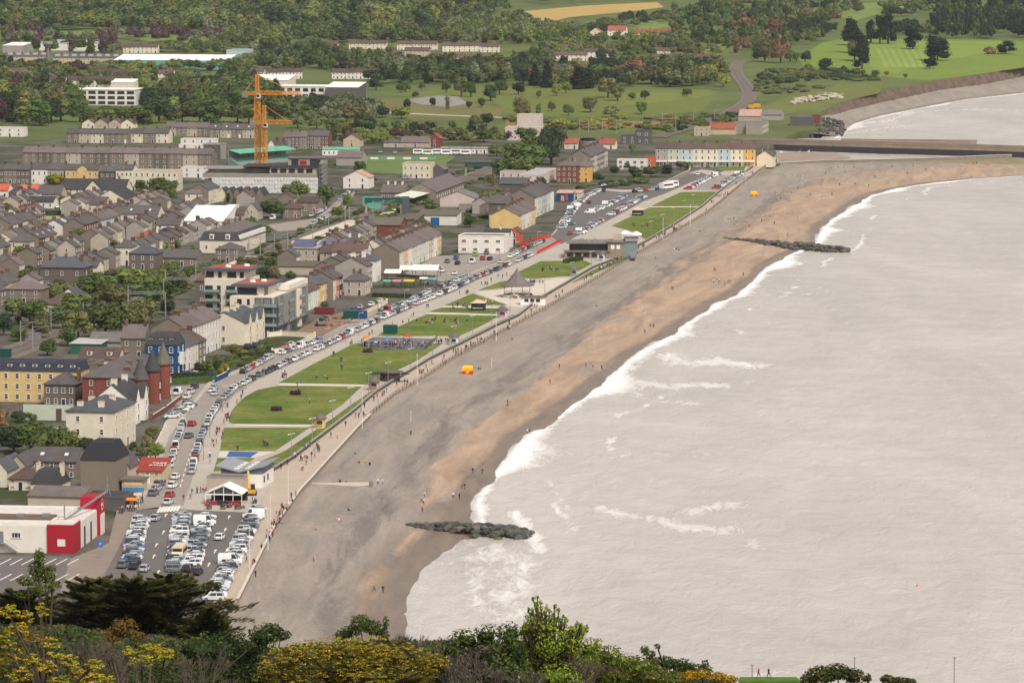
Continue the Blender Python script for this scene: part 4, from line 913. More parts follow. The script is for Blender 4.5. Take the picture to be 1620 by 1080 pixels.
mb = MB(); mb.v=[(1,2,7),(9.5,2,7),(9.5,8,9.4),(1,8,9.4),(1,8.2,7),(9.5,8.2,7)]; mb.f=[(0,1,2,3),(3,2,5,4),(0,3,4),(1,5,2)]; mb.m=[0]*4; mb.build('solar_roof', rm('solar'), b_)
S(503,541,408,10,4.6, wall='darkgrey', roof='solar', rt='mono', rh=1.6, bays=0, label='dark shed with solar panelled roof beside the beige hall', cat='shed', name='shed')
S(440,505,434,12,3, wall='render', roof='moss', rt='mono', rh=1, bays=0, label='low shed with mossy grey roof below the beige hall', cat='shed', name='shed')
S(506,540,420,10,5, wall='render', roof='tile', rt='gable', rh=2.6, bays=2, label='back house with brown roof beside the solar shed', chim=(.1,.5))
S(525,580,424,11,6.2, wall='white', roof='tile', rt='gable', rh=3, bays=3, label='wide white house with brown tiled roof behind the guest house', chim=(.1,.6))
S(545,570,405,9,5, wall='buff', roof='slate', rt='gable', rh=2.2, bays=2, label='buff back house with white chimneys above the guest house', chim=(.2,.8), ck='white')
# brown roofed sheds along the line
S(568,634,372,14,4.4, wall='brick', roof='moss', rt='gable', rh=2.6, bays=0, label='brown roofed engine shed with yellow trim', cat='shed', name='engine_shed')
b_ = S(660,722,356,12,4.2, wall='white', roof='moss', rt='mono', rh=1.6, bays=0, label='white garage with blue doors and long mossy roof', cat='garage', name='garage')
part_box(b_,'blue_door',6,9.8,-.12,-.01,0,3.4,mat('blue_door',(34,92,140),.5,.1,1)); part_box(b_,'blue_door',1,2.2,-.12,-.01,0,3.4,mat('blue_door',(34,92,140)))
S(634,660,362,16,4, wall='darkgrey', roof='moss', rt='mono', rh=1.4, bays=0, label='grey end shed between engine shed and white garage', cat='shed', name='shed')
S(696,752,327,16,4, wall='pink', roof='grey', rt='gabley', rh=3, bays=0, side=5, label='broad shed with grey roof and pinkish gable by the platform', cat='shed', name='shed')
S(726,775,336,3,3.4, wall='concrete', roof='felt', rt='flat', bays=0, label='bare concrete yard wall by the broad shed', cat='wall', name='yard_wall', foot=False)
# station
E(690,318,70,15,4.2, wall='stone', roof='pinkslate', rt='gable', rh=4, st=1, bays=14, label='long station building with pinkish slate roof', cat='station', name='station_building')
S(602,640,318,14,4, wall='stone', roof='pinkslate', rt='gable', rh=3.4, st=1, bays=4, label='station wing with pinkish roof and tall white chimneys', cat='station wing', name='station_wing', chim=(.2,.5,.8), ck='white')
cp = thing('platform_canopy', 'long pale green white platform canopy at the station', 'canopy', W(654,326), R(78))
mb = MB(); mb.v=[(0,0,3.6),(62,0,3.6),(62,9,4.6),(0,9,4.6),(0,0,3.75),(62,0,3.75),(62,9,4.75),(0,9,4.75)]; mb.f=[(3,2,1,0),(4,5,6,7),(0,1,5,4),(1,2,6,5),(2,3,7,6),(3,0,4,7)]; mb.m=[0]*6; mb.build('roof', mat('canopy_white',(206,210,190),.6,.08,.5), cp)
for k in range(10):
    mb = MB(); mb.box(1+k*6.6,1.2+k*6.6,4.4,4.6,-.3,4.1); mb.build('post', M_DARK, cp)
S(637,681,282,12,7.2, wall='cream', roof='felt', rt='flat', bays=5, st=2, side=0, label='cream two storey office beside the football ground', cat='office', name='office')
S(681,702,281,12,4, wall='darkgrey', roof='grey', rt='gabley', rh=2.6, bays=0, label='grey gabled shed joined to the cream office', cat='shed', name='shed', foot=False)
for k in range(6): S(698+k*12,709.2+k*12,243,4,3, wall='white', roof='lightgrey', rt='slab', bays=2, st=1, wh=1.0, label=f'white portable cabin, {ORD[k]} in the line behind the football ground', cat='cabin', name='portable_cabin', group='line of portable cabins')
# footbridges over the railway
def footbridge(px0, px1, py, zc, lab):
    A = W(px0, py, zc); L = (px1-px0)/ppm(A.y); o = thing('footbridge', lab, 'footbridge', A, 0)
    part_box(o,'deck',0,L,0,2.4,zc-.3,zc,M_DARK); gm = mat('bridge_green',(34,74,72),.6,.1,.5)
    part_box(o,'parapet',0,L,-.1,0,zc-.5,zc+1.6,gm); part_box(o,'parapet',0,L,2.4,2.5,zc-.5,zc+1.6,gm)
    for x in (.6, L-.6): part_box(o,'pier',x-.5,x+.5,.4,2,-.5,zc-.3,wm('concrete'))
    part_box(o,'stair_tower',L-.2,L+3,-.3,3,-.5,zc+2.2,mat('bridge_grey',(78,84,90),.6,.1,.5))
    return o
footbridge(577, 637, 319, 5.5, 'dark green covered footbridge beside the station tower')
footbridge(735, 780, 262, 5.5, 'green railway bridge with creepers north of the station')
o = S(574,600,330,6,4.6, wall='teal', roof='teal', rt='flat', bays=0, label='turquoise hoarded stair at the station street', cat='stair', name='stair_enclosure', foot=False)

# ---- hotel under construction
A = W(319,306); hc = thing('hotel_under_construction', 'half built concrete hotel wrapped in white scaffold sheeting below the cranes', 'construction site', A, R(-3))
pp = ppm(A.y); LL = 185/pp
M_SHEET = mat('scaffold_sheeting', (196,194,190), .6, .07, .5, fine=.06, bump=.6); M_CON = mat('raw_concrete', (140,134,126), .9, .14, .3)
part_box(hc,'frame',.4,LL-.4,.8,28,-.5,9.4,M_CON)
mb = MB()
for i in range(40):      # billowing sheets, panel by panel
    x0, x1 = LL*i/40, LL*(i+1)/40
    for j in range(4):
        z0, z1 = j*1.9+.2, j*1.9+2.05; b0 = rng.uniform(-.25,.05); mb.v += [(x0,-.1,z0),(x1,-.1,z0),(x1,-.1,z1),(x0,-.1,z1),((x0+x1)/2,-.15+b0,(z0+z1)/2)]
        b = len(mb.v)-5; mb.f += [(b,b+1,b+4),(b+1,b+2,b+4),(b+2,b+3,b+4),(b+3,b,b+4)]; mb.m += [0]*4
mb.build('scaffold_sheeting', M_SHEET, hc)
part_box(hc,'upper_storey',LL*.58,LL-1,3,24,9.403,12.6,wm('beige')); part_box(hc,'upper_deck',LL*.35,LL+.2,2,26,12.603,12.9,M_DARK)
part_box(hc,'upper_storey',LL*.05,LL*.57,7,26,9.403,11.4,M_CON); part_box(hc,'roof_deck',0,LL*.575,5,27,11.403,11.7,M_GPAN)
pod = part_box(hc,'top_pod',LL*.72,LL+2,12,26,12.903,16.2,wm('concrete')); part_box(hc,'pod_roof',LL*.71,LL+2.4,11.5,26.5,16.203,16.5,rm('felt'))
part_box(pod,'red_panel',LL*.82,LL*.88,11.9,12,13.2,15.2,M_REDP); part_box(pod,'dark_opening',LL*.91,LL*1.0,11.9,12,13,15.8,M_DARK); part_box(pod,'dark_opening',LL*.75,LL*.81,11.9,12,13,15.8,M_DARK)
for k in range(5): obj('window', window_data('wide', M_DARK), hc, (LL*(.62+.075*k),3,9.9), 0, (3,1,2))
mb = MB()
for k in range(11):
    y_ = k*2.6; mb.bar((LL+.6,y_,-.3),(LL+.6,y_,15),.12); mb.bar((LL+1.9,y_,-.3),(LL+1.9,y_,15),.12)
for j in range(7):
    z_ = 1.8+j*2.1
    for x_ in (LL+.6, LL+1.9): mb.bar((x_,0,z_),(x_,26,z_),.1)
    mb.box(LL+.6,LL+1.9,0,26,z_-.1,z_)
mb.build('scaffolding', M_STEEL, hc)
for k in range(4):
    for j in range(3): part_box(hc,'dark_opening',LL-.395,LL-.3,3+k*6,6.5+k*6,1+j*3,3.2+j*3,M_DARK)
FOOT.append([(A.x,A.y),(A.x+LL,A.y-3),(A.x+LL,A.y+28),(A.x,A.y+28)])
S(253+30,338,243,8,4.6, wall='white', roof='grey', rt='flat', bays=3, label='white flat fronted shop above the long stone terrace', cat='shop', name='shop')
sc = S(322,352,252,9,8, wall='concrete', roof='felt', rt='flat', bays=3, st=3, label='concrete building in bare scaffolding beside the long terrace', cat='construction site', name='scaffolded_building')
mb = MB()
for k in range(6): mb.bar((k*2,-1.2,0),(k*2,-1.2,9.5),.12)
for j in range(5): mb.bar((0,-1.2,1.8*j+.8),(10,-1.2,1.8*j+.8),.12); mb.box(0,10,-1.2,-.1,1.8*j+.7,1.8*j+.78)
mb.build('scaffolding', M_STEEL, sc)

# ---- tower cranes
M_CRANE = mat('crane_yellow', (214,140,48), .55, .08, .5)
def crane(px, py, hpx, jib_m, back_m, lab, s=1.0, jang=0):
    A = W(px, py); hgt = hpx/ppm(A.y); o = thing('tower_crane', lab, 'crane', A, R(jang))
    def lattice(mb, p, q, w, n, t):
        p, q = Vector(p), Vector(q); d = (q-p)/n; dn = d.normalized()
        up = Vector((0,0,1)) if abs(dn.z) < .9 else Vector((0,1,0)); a = dn.cross(up).normalized()*w/2; c = a.cross(dn).normalized()*w/2
        for sa, sc_ in ((-1,-1),(1,-1),(1,1),(-1,1)): mb.bar(p+a*sa+c*sc_, q+a*sa+c*sc_, t)
        cs = [(-1,-1),(1,-1),(1,1),(-1,1)]
        for i in range(n):
            for k in range(4):
                (s1,t1),(s2,t2) = cs[k], cs[(k+1)%4]
                if i % 2: (s1,t1),(s2,t2) = (s2,t2),(s1,t1)
                mb.bar(p+d*i+a*s1+c*t1, p+d*(i+1)+a*s2+c*t2, t*.75)
                mb.bar(p+d*i+a*s1+c*t1, p+d*i+a*s2+c*t2, t*.75)
    mb = MB(); lattice(mb,(0,0,0),(0,0,hgt),2.0*s,int(hgt/2),.25*s); mb.build('mast', M_CRANE, o)
    mb = MB(); lattice(mb,(1,0,hgt+1),(jib_m,0,hgt+1),1.5*s,int(jib_m/1.6),.22*s); mb.build('jib', M_CRANE, o)
    mb = MB(); lattice(mb,(-back_m,0,hgt+.6),(-1,0,hgt+.6),1.1*s,int(back_m/1.4),.25*s); mb.build('counter_jib', M_CRANE, o)
    mb = MB(); lattice(mb,(0,0,hgt),(0,0,hgt+9*s),1.2*s,6,.28*s); mb.build('tower_head', M_CRANE, o)
    mb = MB(); mb.bar((0,0,hgt+9*s),(jib_m*.85,0,hgt+1.6),.22); mb.bar((0,0,hgt+9*s),(-back_m+1,0,hgt+1),.22); mb.build('tie_rod', M_CRANE, o)
    mb = MB(); mb.box(-.1,1.9,-2.0,-.4,hgt-1.8,hgt+.4,0); c_ = mb.build('cab', mat('cab_white',(214,212,206),.5,.1,1), o)
    mb = MB(); mb.box(.1,1.7,-2.06,-2.0,hgt-1.2,hgt+.2,0); mb.build('cab_window', M_GLASS, c_)
    for k in range(3): part_box(o,'counterweight',-back_m+k*1.1,-back_m+k*1.1+.9,-.9,.9,hgt-1.6,hgt+1.2,M_CON)
    return o
crane(408, 275, 125, 23, 8, 'taller yellow tower crane standing over the half built hotel', 1.15, -14)
crane(419, 276, 80, 15, 7.5, 'shorter yellow tower crane beside the taller crane', 1.05, -14)

# ---- football ground
slab('football_pitch', [(566,262),(570,247),(700,245),(720,248),(690,270),(640,276),(575,272)], 4.06, mat('pitch_green',(96,114,58),.95,.12,.05,fine=.08), .05)
o = thing('grandstand', 'grandstand with a long green roof beside the football pitch', 'grandstand', W(379,262), R(52))
mb = MB(); mb.v=[(0,0,6.2),(46,0,6.2),(46,8,7.8),(0,8,7.8),(0,0,6.5),(46,0,6.5),(46,8,8.1),(0,8,8.1)]; mb.f=[(3,2,1,0),(4,5,6,7),(0,1,5,4),(1,2,6,5),(2,3,7,6),(3,0,4,7)]; mb.m=[0]*6; mb.build('roof', rm('green'), o)
for k in range(6): part_box(o,'seating_step',0,46,1+k*1.1,2.1+k*1.1,-.3,1+k*.55,wm('teal') if k % 2 else wm('concrete'))
for k in range(7): part_box(o,'post',.3+k*7.5,.55+k*7.5,7.4,7.7,-.3,7.6,M_DARK)
mb = MB(); mb.box(0,46,7.7,8,-.3,7.2); mb.build('back_wall', wm('grey'), o)
o = S(510,568,246,6,3.2, wall='white', roof='green', rt='mono', rh=1, bays=8, st=1, label='white clubhouse with green trimmed roof at the football ground', cat='clubhouse', name='clubhouse', ang=-2, foot=False)
hd = thing('advertising_hoarding', 'line of white and green boards along the football pitch', 'hoarding', W(560,252), R(-2))
for k in range(10): part_box(hd,'board',k*4.5,k*4.5+4.3,0,.12,0,1.1,[M_FRAME,rm('green'),M_FRAME,rm('teal')][k%4])
S(543,584,298,12,5.4, wall='white', roof='pinkred', rt='gabley', rh=3, bays=2, side=4, label='white pub with pinkish grey roof beside the half built hotel', cat='pub', name='pub')
S(532,572,262,14,4.4, wall='grey', roof='pinkslate', rt='gable', rh=3, bays=0, label='grey roofed hall between the hotel site and the pitch', cat='hall', name='hall')

# ---- northern streets
SR(105,205,226,5,9,5.6,['stone','render','cream','stone'],'slate','upper parapet street','park', bays=2)
SR(206,268,226,3,9,5.6,['cream','stone'],'slate','copper tree street','park', bays=2)
S(286,340,234,9,4.8, wall='white', roof='felt', rt='flat', bays=4, label='white parapet house below the northern slates')
SR(262,330,215,4,10,5.2,['render','stone'],'pinkslate','northern slate roofs','park', bays=2)
SR(331,402,218,4,10,5.2,['stone','render'],'slate','northern crane row','park', bays=2, skylights=1)
SR(130,170,208,2,9,5,['ivory','beige'],'tile','brown gabled pair','park', rt='gabley', bays=1)
SR(172,212,208,2,9,5,['render','ivory'],'tile','second gabled pair','park', rt='gabley', bays=1)
S(-20,38,216,9,5, wall='white', roof='slate', rt='flat', bays=4, label='white flat fronted house at the park corner')
SR(424,446,246,2,9,6,['white','stone'],'slate','pair beside the crane','crane', rt='gabley', bays=1, ang=-20)
SR(448,486,236,3,10,7,['stone','darkstone','stone'],'pinkslate','tall stone row','crane', bays=2, st=3)
SR(484,520,236,3,10,7.6,['darkstone','stone','brick'],'slate','stone and brick row','crane', bays=2, st=3)
S(543,570,232,9,4, wall='buff', roof='tile', rt='gabley', rh=3, bays=1, label='buff bungalow with brown gable north of the pitch', chim=(.2,))
S(634,680,233,9,3, wall='render', roof='pinkslate', rt='gable', rh=2.8, bays=3, label='bungalow with grey slate roof north of the pitch')
S(679,696,233,9,5, wall='brick', roof='red', rt='gabley', rh=2.6, bays=1, label='red brick gabled house behind the portable cabins')
S(607,633,233,9,2.8, wall='render', roof='slate', rt='hip', rh=2, bays=2, label='small slate hipped bungalow north of the pitch')
S(799,874,222,14,7.2, wall='pink', roof='lightgrey', rt='flat', bays=7, st=2, ww=1.4, label='large pale stone villa with flat roofs on the green edge', cat='villa', name='villa')
S(818,855,208,10,10, wall='pink', roof='lightgrey', rt='flat', bays=0, label='upper block of the large pale villa', cat='villa block', name='villa_block', foot=False)

# ---------------------------------------------------------------- far side: schools, factory and estates
b_ = S(378,456,140,26,6, wall='ivory', roof='white', rt='mono', rh=3, bays=0, label='white school wing with a sloping white roof beside the crane jib', cat='school', name='school')
b_ = S(440,515,156,22,8.4, wall='white', roof='white', rt='slab', bays=6, st=2, wk='wide', ww=3.6, wh=2.2, label='white modern school with a broad white roof', cat='school', name='school', frame=M_DARK, door=None)
b_ = S(515,567,158,26,8.6, wall='darkgrey', roof='white', rt='mono', rh=2.6, bays=0, label='dark grey sports hall with white roof joined to the school', cat='sports hall', name='sports_hall', left=0)
slab('school_yard', [(455,160),(575,156),(574,162),(480,166)], H(0,2700)+.06, M_CONC, .05)
b_ = S(108,216,166,24,10.4, wall='white', roof='white', rt='slab', bays=7, st=3, wk='wide', ww=5, wh=1.9, label='white three storey school with long bands of windows', cat='school', name='school', frame=M_DARK, door=None)
S(176,212,157,12,11.5, wall='ivory', roof='white', rt='mono', rh=2, bays=0, label='raised roof block of the three storey school', cat='school block', name='school_block', foot=False)
S(75,112,166,20,9.4, wall='white', roof='white', rt='slab', bays=3, st=3, wk='wide', ww=5, label='west wing of the three storey white school', cat='school wing', name='school_wing', foot=False, frame=M_DARK, door=None)
S(180,362,106,60,5.6, wall='teal', roof='white', rt='gable', rh=3.6, bays=0, label='wide factory with white roof and turquoise edges', cat='factory', name='factory')
S(150,235,110,20,3.4, wall='teal', roof='teal', rt='mono', rh=2, bays=0, label='turquoise roofed shed before the factory', cat='shed', name='shed')
S(310,362,110,30,3.2, wall='teal', roof='teal', rt='gable', rh=3.2, bays=0, label='turquoise gabled hall at the end of the factory', cat='hall', name='hall', foot=False)
S(358,388,97,30,9, wall='paleblue', roof='teal', rt='flat', bays=0, label='pale blue tower block of the factory', cat='factory block', name='factory_block')
S(412,434,104,16,3, wall='paleblue', roof='paleblue' if 'paleblue' in ROOFC else 'teal', rt='gable', rh=2.6, bays=0, label='small pale blue roofed shed among trees', cat='shed', name='shed')
S(4,38,84,30,6.4, wall='grey', roof='white', rt='mono', rh=2, bays=0, label='pale warehouse with white roof at the wood edge, western one', cat='warehouse', name='warehouse')
S(62,155,80,30,6.6, wall='white', roof='lightgrey', rt='mono', rh=2, bays=0, label='long pale warehouse partly hidden by tall trees', cat='warehouse', name='warehouse')
est = [(-10,42,124,4,'cream','tile','small estate row by the ring road'),(44,104,138,5,'white','brown','long brown row below the factory'),(106,208,138,8,'ivory','brown','longer brown row below the factory'),(152,212,126,5,'cream','brown','upper brown row below the factory'),
 (250,275,127,2,'ivory','tile','pair behind the poplars'),(395,418,124,2,'white','tile','pair behind the white school'),(424,478,125,5,'white','brown','brown row behind the white school'),(525,598,125,6,'white','brown','brown row behind the sports hall'),(532,560,115,3,'ivory','tile','short row above the sports hall'),
 (496,536,79,3,'cream','tile','western row under the wood'),(552,612,78,5,'cream','tile','top row under the wood'),(628,692,79,5,'cream','tile','middle row under the wood'),(700,762,82,4,'ivory','tile','eastern row under the wood'),(610,636,94,2,'ivory','tile','pale pair in the middle estate'),(640,680,90,3,'buff','tile','buff row in the middle estate'),
 (682,700,96,2,'white','tile','white pair in the middle estate'),(702,776,101,5,'cream','tile','long lower row in the middle estate'),(760,790,83,2,'ivory','tile','pair above the lower row'),(872,930,97,4,'cream','tile','stepped row below red roofs'),(888,925,85,3,'ivory','tile','upper row below red roofs'),(924,970,92,3,'white','tile','white row below red roofs'),
 (1026,1068,101,3,'cream','tile','railway curve row'),(1070,1128,101,4,'cream','tile','eastern railway curve row'),(1034,1060,90,2,'ivory','tile','upper curve pair'),
 (10,75,99,5,'buff','slate','solar roofed row at the mast'),(84,190,101,8,'buff','slate','longer solar roofed row'),(195,250,84,4,'ivory','tile','row rising behind the factory')]
for i, (a, b, y, n, w_, r_, row_) in enumerate(est):
    hs_ = SR(a,b,y,n,9,5.2,[w_],r_,row_,'western', bays=2, ang=-4 if i % 3 else 6, rh=2.6, name='estate_house')
    if 'solar' in row_:
        for h_ in hs_:
            rf_ = [c for c in h_.children if c.name.startswith('roof')][0]
            mb = MB(); L_ = (b-a)/n/ppm(h_.location.y); mb.v=[(L_*.2,1.0,5.2+.5),(L_*.8,1.0,5.7),(L_*.8,3.9,7.5),(L_*.2,3.9,7.5)]; mb.v=[(x,y_,z+.5) for x,y_,z in mb.v]; mb.f=[(0,1,2,3)]; mb.m=[0]; mb.build('solar_panel', mat('solar_pale',(140,138,152),.4,.1,1), rf_)
S(933,951,58,12,4.4, wall='cream', roof='red', rt='gabley', rh=3.6, bays=1, label='red gabled clubhouse wing beside the fairway', cat='clubhouse', name='clubhouse')
S(961,990,57,12,5.4, wall='white', roof='red', rt='gable', rh=4, bays=3, label='white clubhouse with tall red roof and central gable', cat='clubhouse', name='clubhouse')
S(1004,1060,59,14,4, wall='white', roof='red', rt='gable', rh=3.2, bays=6, label='long low white clubhouse with red roof', cat='clubhouse', name='clubhouse', chim=(.05,.4))
S(985,1006,59,8,3, wall='white', roof='grey', rt='flat', bays=2, label='white flat roofed link between the clubhouses', cat='building', name='link_building', foot=False)
mastb = thing('water_tower', 'brown water tower with flared top among the estate trees', 'tower', W(76,102), 0)
mb = MB(); mb.frustum(0,0,-.5,14,1.5,1.2,10); mb.build('shaft', wm('stone'), mastb); mb = MB(); mb.frustum(0,0,14,17,1.4,4,14); mb.frustum(0,0,17,19,4,4,14); mb.build('tank', wm('concrete'), mastb)
# ============================================================ INFILL HOUSES, RAILWAY
def in_poly(x, y, poly):
    c = False; n = len(poly)
    for i in range(n):
        (x1,y1),(x2,y2) = poly[i], poly[(i+1)%n]
        if (y1 > y) != (y2 > y) and x < (x2-x1)*(y-y1)/(y2-y1)+x1: c = not c
    return c
def pxpoly(pts): return [(W(a,b).x, W(a,b).y) for a,b in pts]
def overlaps(q, others, grow=1.0):
    """separating-axis test between convex quads"""
    def proj(p, ax): v = [a*ax[0]+b*ax[1] for a,b in p]; return min(v), max(v)
    for o in others:
        if max(abs(q[0][0]-o[0][0]), abs(q[0][1]-o[0][1])) > 160: continue
        sep = False
        for p in (q, o):
            for i in range(len(p)):
                ex, ey = p[(i+1)%len(p)][0]-p[i][0], p[(i+1)%len(p)][1]-p[i][1]; l = math.hypot(ex,ey) or 1; ax = (-ey/l, ex/l)
                a, b = proj(q, ax), proj(o, ax)
                if a[1]+grow <= b[0] or b[1]+grow <= a[0]: sep = True; break
            if sep: break
        if not sep: return True
    return False
RAIL_PX = [(-40,580),(30,553),(89,531),(150,507),(224,478),(303,445),(350,424),(475,380),(576,346),(650,318),(710,296),(765,272),(800,258)]
RAIL = [W(a,b) for a,b in RAIL_PX]
RAIL2 = [W(a,b) for a,b in [(1040,218),(1085,204),(1120,192),(1150,181),(1172,170),(1184,158),(1186,147),(1180,136),(1170,124),(1164,113),(1165,104),(1172,97)]]
def near_rail(x, y, w):
    for a, b in zip(RAIL, RAIL[1:]):
        dx, dy = b.x-a.x, b.y-a.y; t = max(0,min(1,((x-a.x)*dx+(y-a.y)*dy)/(dx*dx+dy*dy)))
        if math.hypot(x-a.x-t*dx, y-a.y-t*dy) < w: return True
    return False
ZONES = [pxpoly([(-60,300),(110,322),(300,322),(330,370),(300,395),(150,430),(60,470),(-60,520)]), pxpoly([(440,424),(505,398),(560,372),(640,370),(662,382),(610,408),(560,430),(520,447)]), pxpoly([(560,330),(690,282),(700,276),(640,275),(600,290),(590,310)]), pxpoly([(745,345),(775,300),(850,296),(842,306),(800,350)]), pxpoly([(390,300),(300,318),(440,330),(540,312),(520,300)]), pxpoly([(-60,242),(35,240),(35,262),(-60,275)])]
KEEP = [pxpoly([(50,334),(120,334),(120,352),(50,352)]), pxpoly([(80,470),(150,436),(310,405),(310,445),(230,478),(200,535),(-40,560),(-40,500)])]
LOOK = [('cream','slate'),('stone','slate'),('ivory','pinkslate'),('render','slate'),('white','blueslate'),('grey','tile'),('darkstone','pinkslate'),('brick','slate'),('beige','slate'),('cream','pinkslate')]
RN = dict(slate='slate', pinkslate='pinkish slate', blueslate='blue slate', tile='brown tiled')
ca, sa = math.cos(GA), math.sin(GA)
nin = 0
for iu in range(-36, 18):
    for iv in range(0, 90):
        if iv % 9 == 8: continue
        u = iu*15.5; v = 1180+iv*6.7
        x = u*ca+v*sa; y = -u*sa+v*ca
        if not any(in_poly(x, y, z) for z in ZONES) or any(in_poly(x, y, z) for z in KEEP) or near_rail(x, y, 17): continue
        if rng.random() < .12: continue
        face = 80 if (iu % 2 == 0) else -100
        A = Vector((x, y, H(x,y))); L, d, h = 6.6, rng.uniform(7,8.6), rng.uniform(4.5,5.6); a = R(face)
        c, s = math.cos(a), math.sin(a); q = [(A.x+p*c-r*s, A.y+p*s+r*c) for p, r in ((0,0),(L,0),(L,d),(0,d))]
        if overlaps(q, FOOT, .4): continue
        lk = LOOK[rng.choice([(iu*3+iv//9) % 10, (iu*3+iv//9) % 10, rng.randrange(10)])]
        house(A, a, L-.06, d, h, wall=lk[0], roof=lk[1], rt='gable', rh=rng.uniform(1.9,2.6), ends=rng.choice(['stone','render','stone','grey',None]), bays=2 if face == 80 else 0, back=0 if face == 80 else 2, left=1 if (face == 80 and iv % 9 == 0) else 0, side=1 if (face != 80 and iv % 9 == 0) else 0,
              chim=(.97,) if rng.random() < .75 else (), skylights=1 if rng.random() < .2 else 0, door=rng.choice(['navy','red','black','green']) if face == 80 else None,
              label=f'{CN[lk[0]]} terraced house with {RN[lk[1]]} roof in the back streets', group=f'{lk[0]} and {lk[1]} houses of the back streets')
        nin += 1
# ---- railway: ballast, rails, platforms, masts
M_BAL = mat('ballast', (112,102,94), .95, .18, .3, fine=.15); M_RAIL = mat('rail_steel', (126,110,100), .5, .1, 1, metal=.5)
for nm, path, w in (('railway_bed',RAIL,13.5),('railway_bed',RAIL2,11)):
    path = [p+Vector((0,0,.3)) for p in path] if path is RAIL2 else path
    mb = MB(); ribbon(mb, [p+Vector((0,0,.10)) for p in path], w); struct(mb.build(nm, M_BAL))
    mb = MB()
    for off in (-2.6,-1.15,1.15,2.6): 
        for a, b in zip(path, path[1:]):
            dd = (b-a).normalized(); nn = Vector((dd.y,-dd.x,0))*off; mb.bar(a+nn+Vector((0,0,.2)), b+nn+Vector((0,0,.2)), .16)
    struct(mb.build('railway_rails', M_RAIL))
for a, b, w in (((348,429),(398,409),4.0),((470,386),(560,352),5.0),((512,378),(578,349),3.5),((600,345),(640,329),3.5)):
    o = thing('station_platform', {348:'narrow platform with yellow edge before the mansard block',470:'long pale platform at the station street',512:'second pale platform across the tracks',600:'short platform beside the engine shed'}[a[0]], 'platform', W(*a), 0)
    p0, p1 = W(*a), W(*b); mb = MB(); mb.bar((0,0,.5), (p1.x-p0.x,p1.y-p0.y,.5), w, 0, 1.0); mb.build('slab', M_CONC, o)
    dd = Vector((p1.x-p0.x,p1.y-p0.y,0)); nn = Vector((dd.y,-dd.x,0)).normalized()*(w/2-.3); mb = MB(); mb.bar(nn+Vector((0,0,1.03)), dd+nn+Vector((0,0,1.03)), .5, 0, .05); mb.build('edge_line', mat('edge_yellow',(206,196,110),.7,.1,1), o)
def catenary(px, py, lab, arm=5.5):
    o = thing('catenary_mast', lab, 'mast', W(px,py), R(10), 'railway masts')
    mb = MB(); mb.box(-.15,.15,-.15,.15,-.3,8.2); mb.build('post', M_STEEL, o); mb = MB(); mb.bar((0,0,7.4),(arm,0,7.8),.14); mb.bar((0,0,6.2),(arm*.8,0,7.7),.1); mb.build('bracket', M_STEEL, o)
for i, (x_, y_) in enumerate([(33,548),(52,555),(81,531),(132,518),(203,488),(262,462),(310,447),(362,428),(392,418),(412,410),(434,402),(455,398),(495,385),(520,372),(546,360),(553,356),(590,346),(606,345)]): catenary(x_, y_, 'grey steel railway mast with bracket along the town tracks')
for i, (x_, y_) in enumerate([(917,208),(931,212),(953,209),(975,212),(981,205),(1048,199),(1069,203),(1097,196),(1130,193),(1169,141),(1144,137)]): catenary(x_, y_, 'grey steel railway mast along the northern curve', 4)
def gantry(px0, px1, py, lab):
    A = W(px0, py); L = (px1-px0)/ppm(A.y); o = thing('railway_gantry', lab, 'gantry', A, 0)
    for x in (0,L):
        mb = MB(); mb.box(x-.18,x+.18,-.18,.18,-.3,8); mb.build('post', M_STEEL, o)
    mb = MB(); mb.bar((0,0,7.6),(L,0,7.6),.2); mb.bar((0,0,8.3),(L,0,8.3),.2)
    for k in range(8): mb.bar((L*k/8,0,7.6),(L*(k+1)/8,0,8.3),.1)
    mb.build('beam', M_STEEL, o)
gantry(203,262,500,'steel gantry over the tracks by the tall trees'); gantry(259,318,476,'steel gantry over the tracks behind the apartments'); gantry(394,456,407,'steel gantry over the tracks below the mansard block')

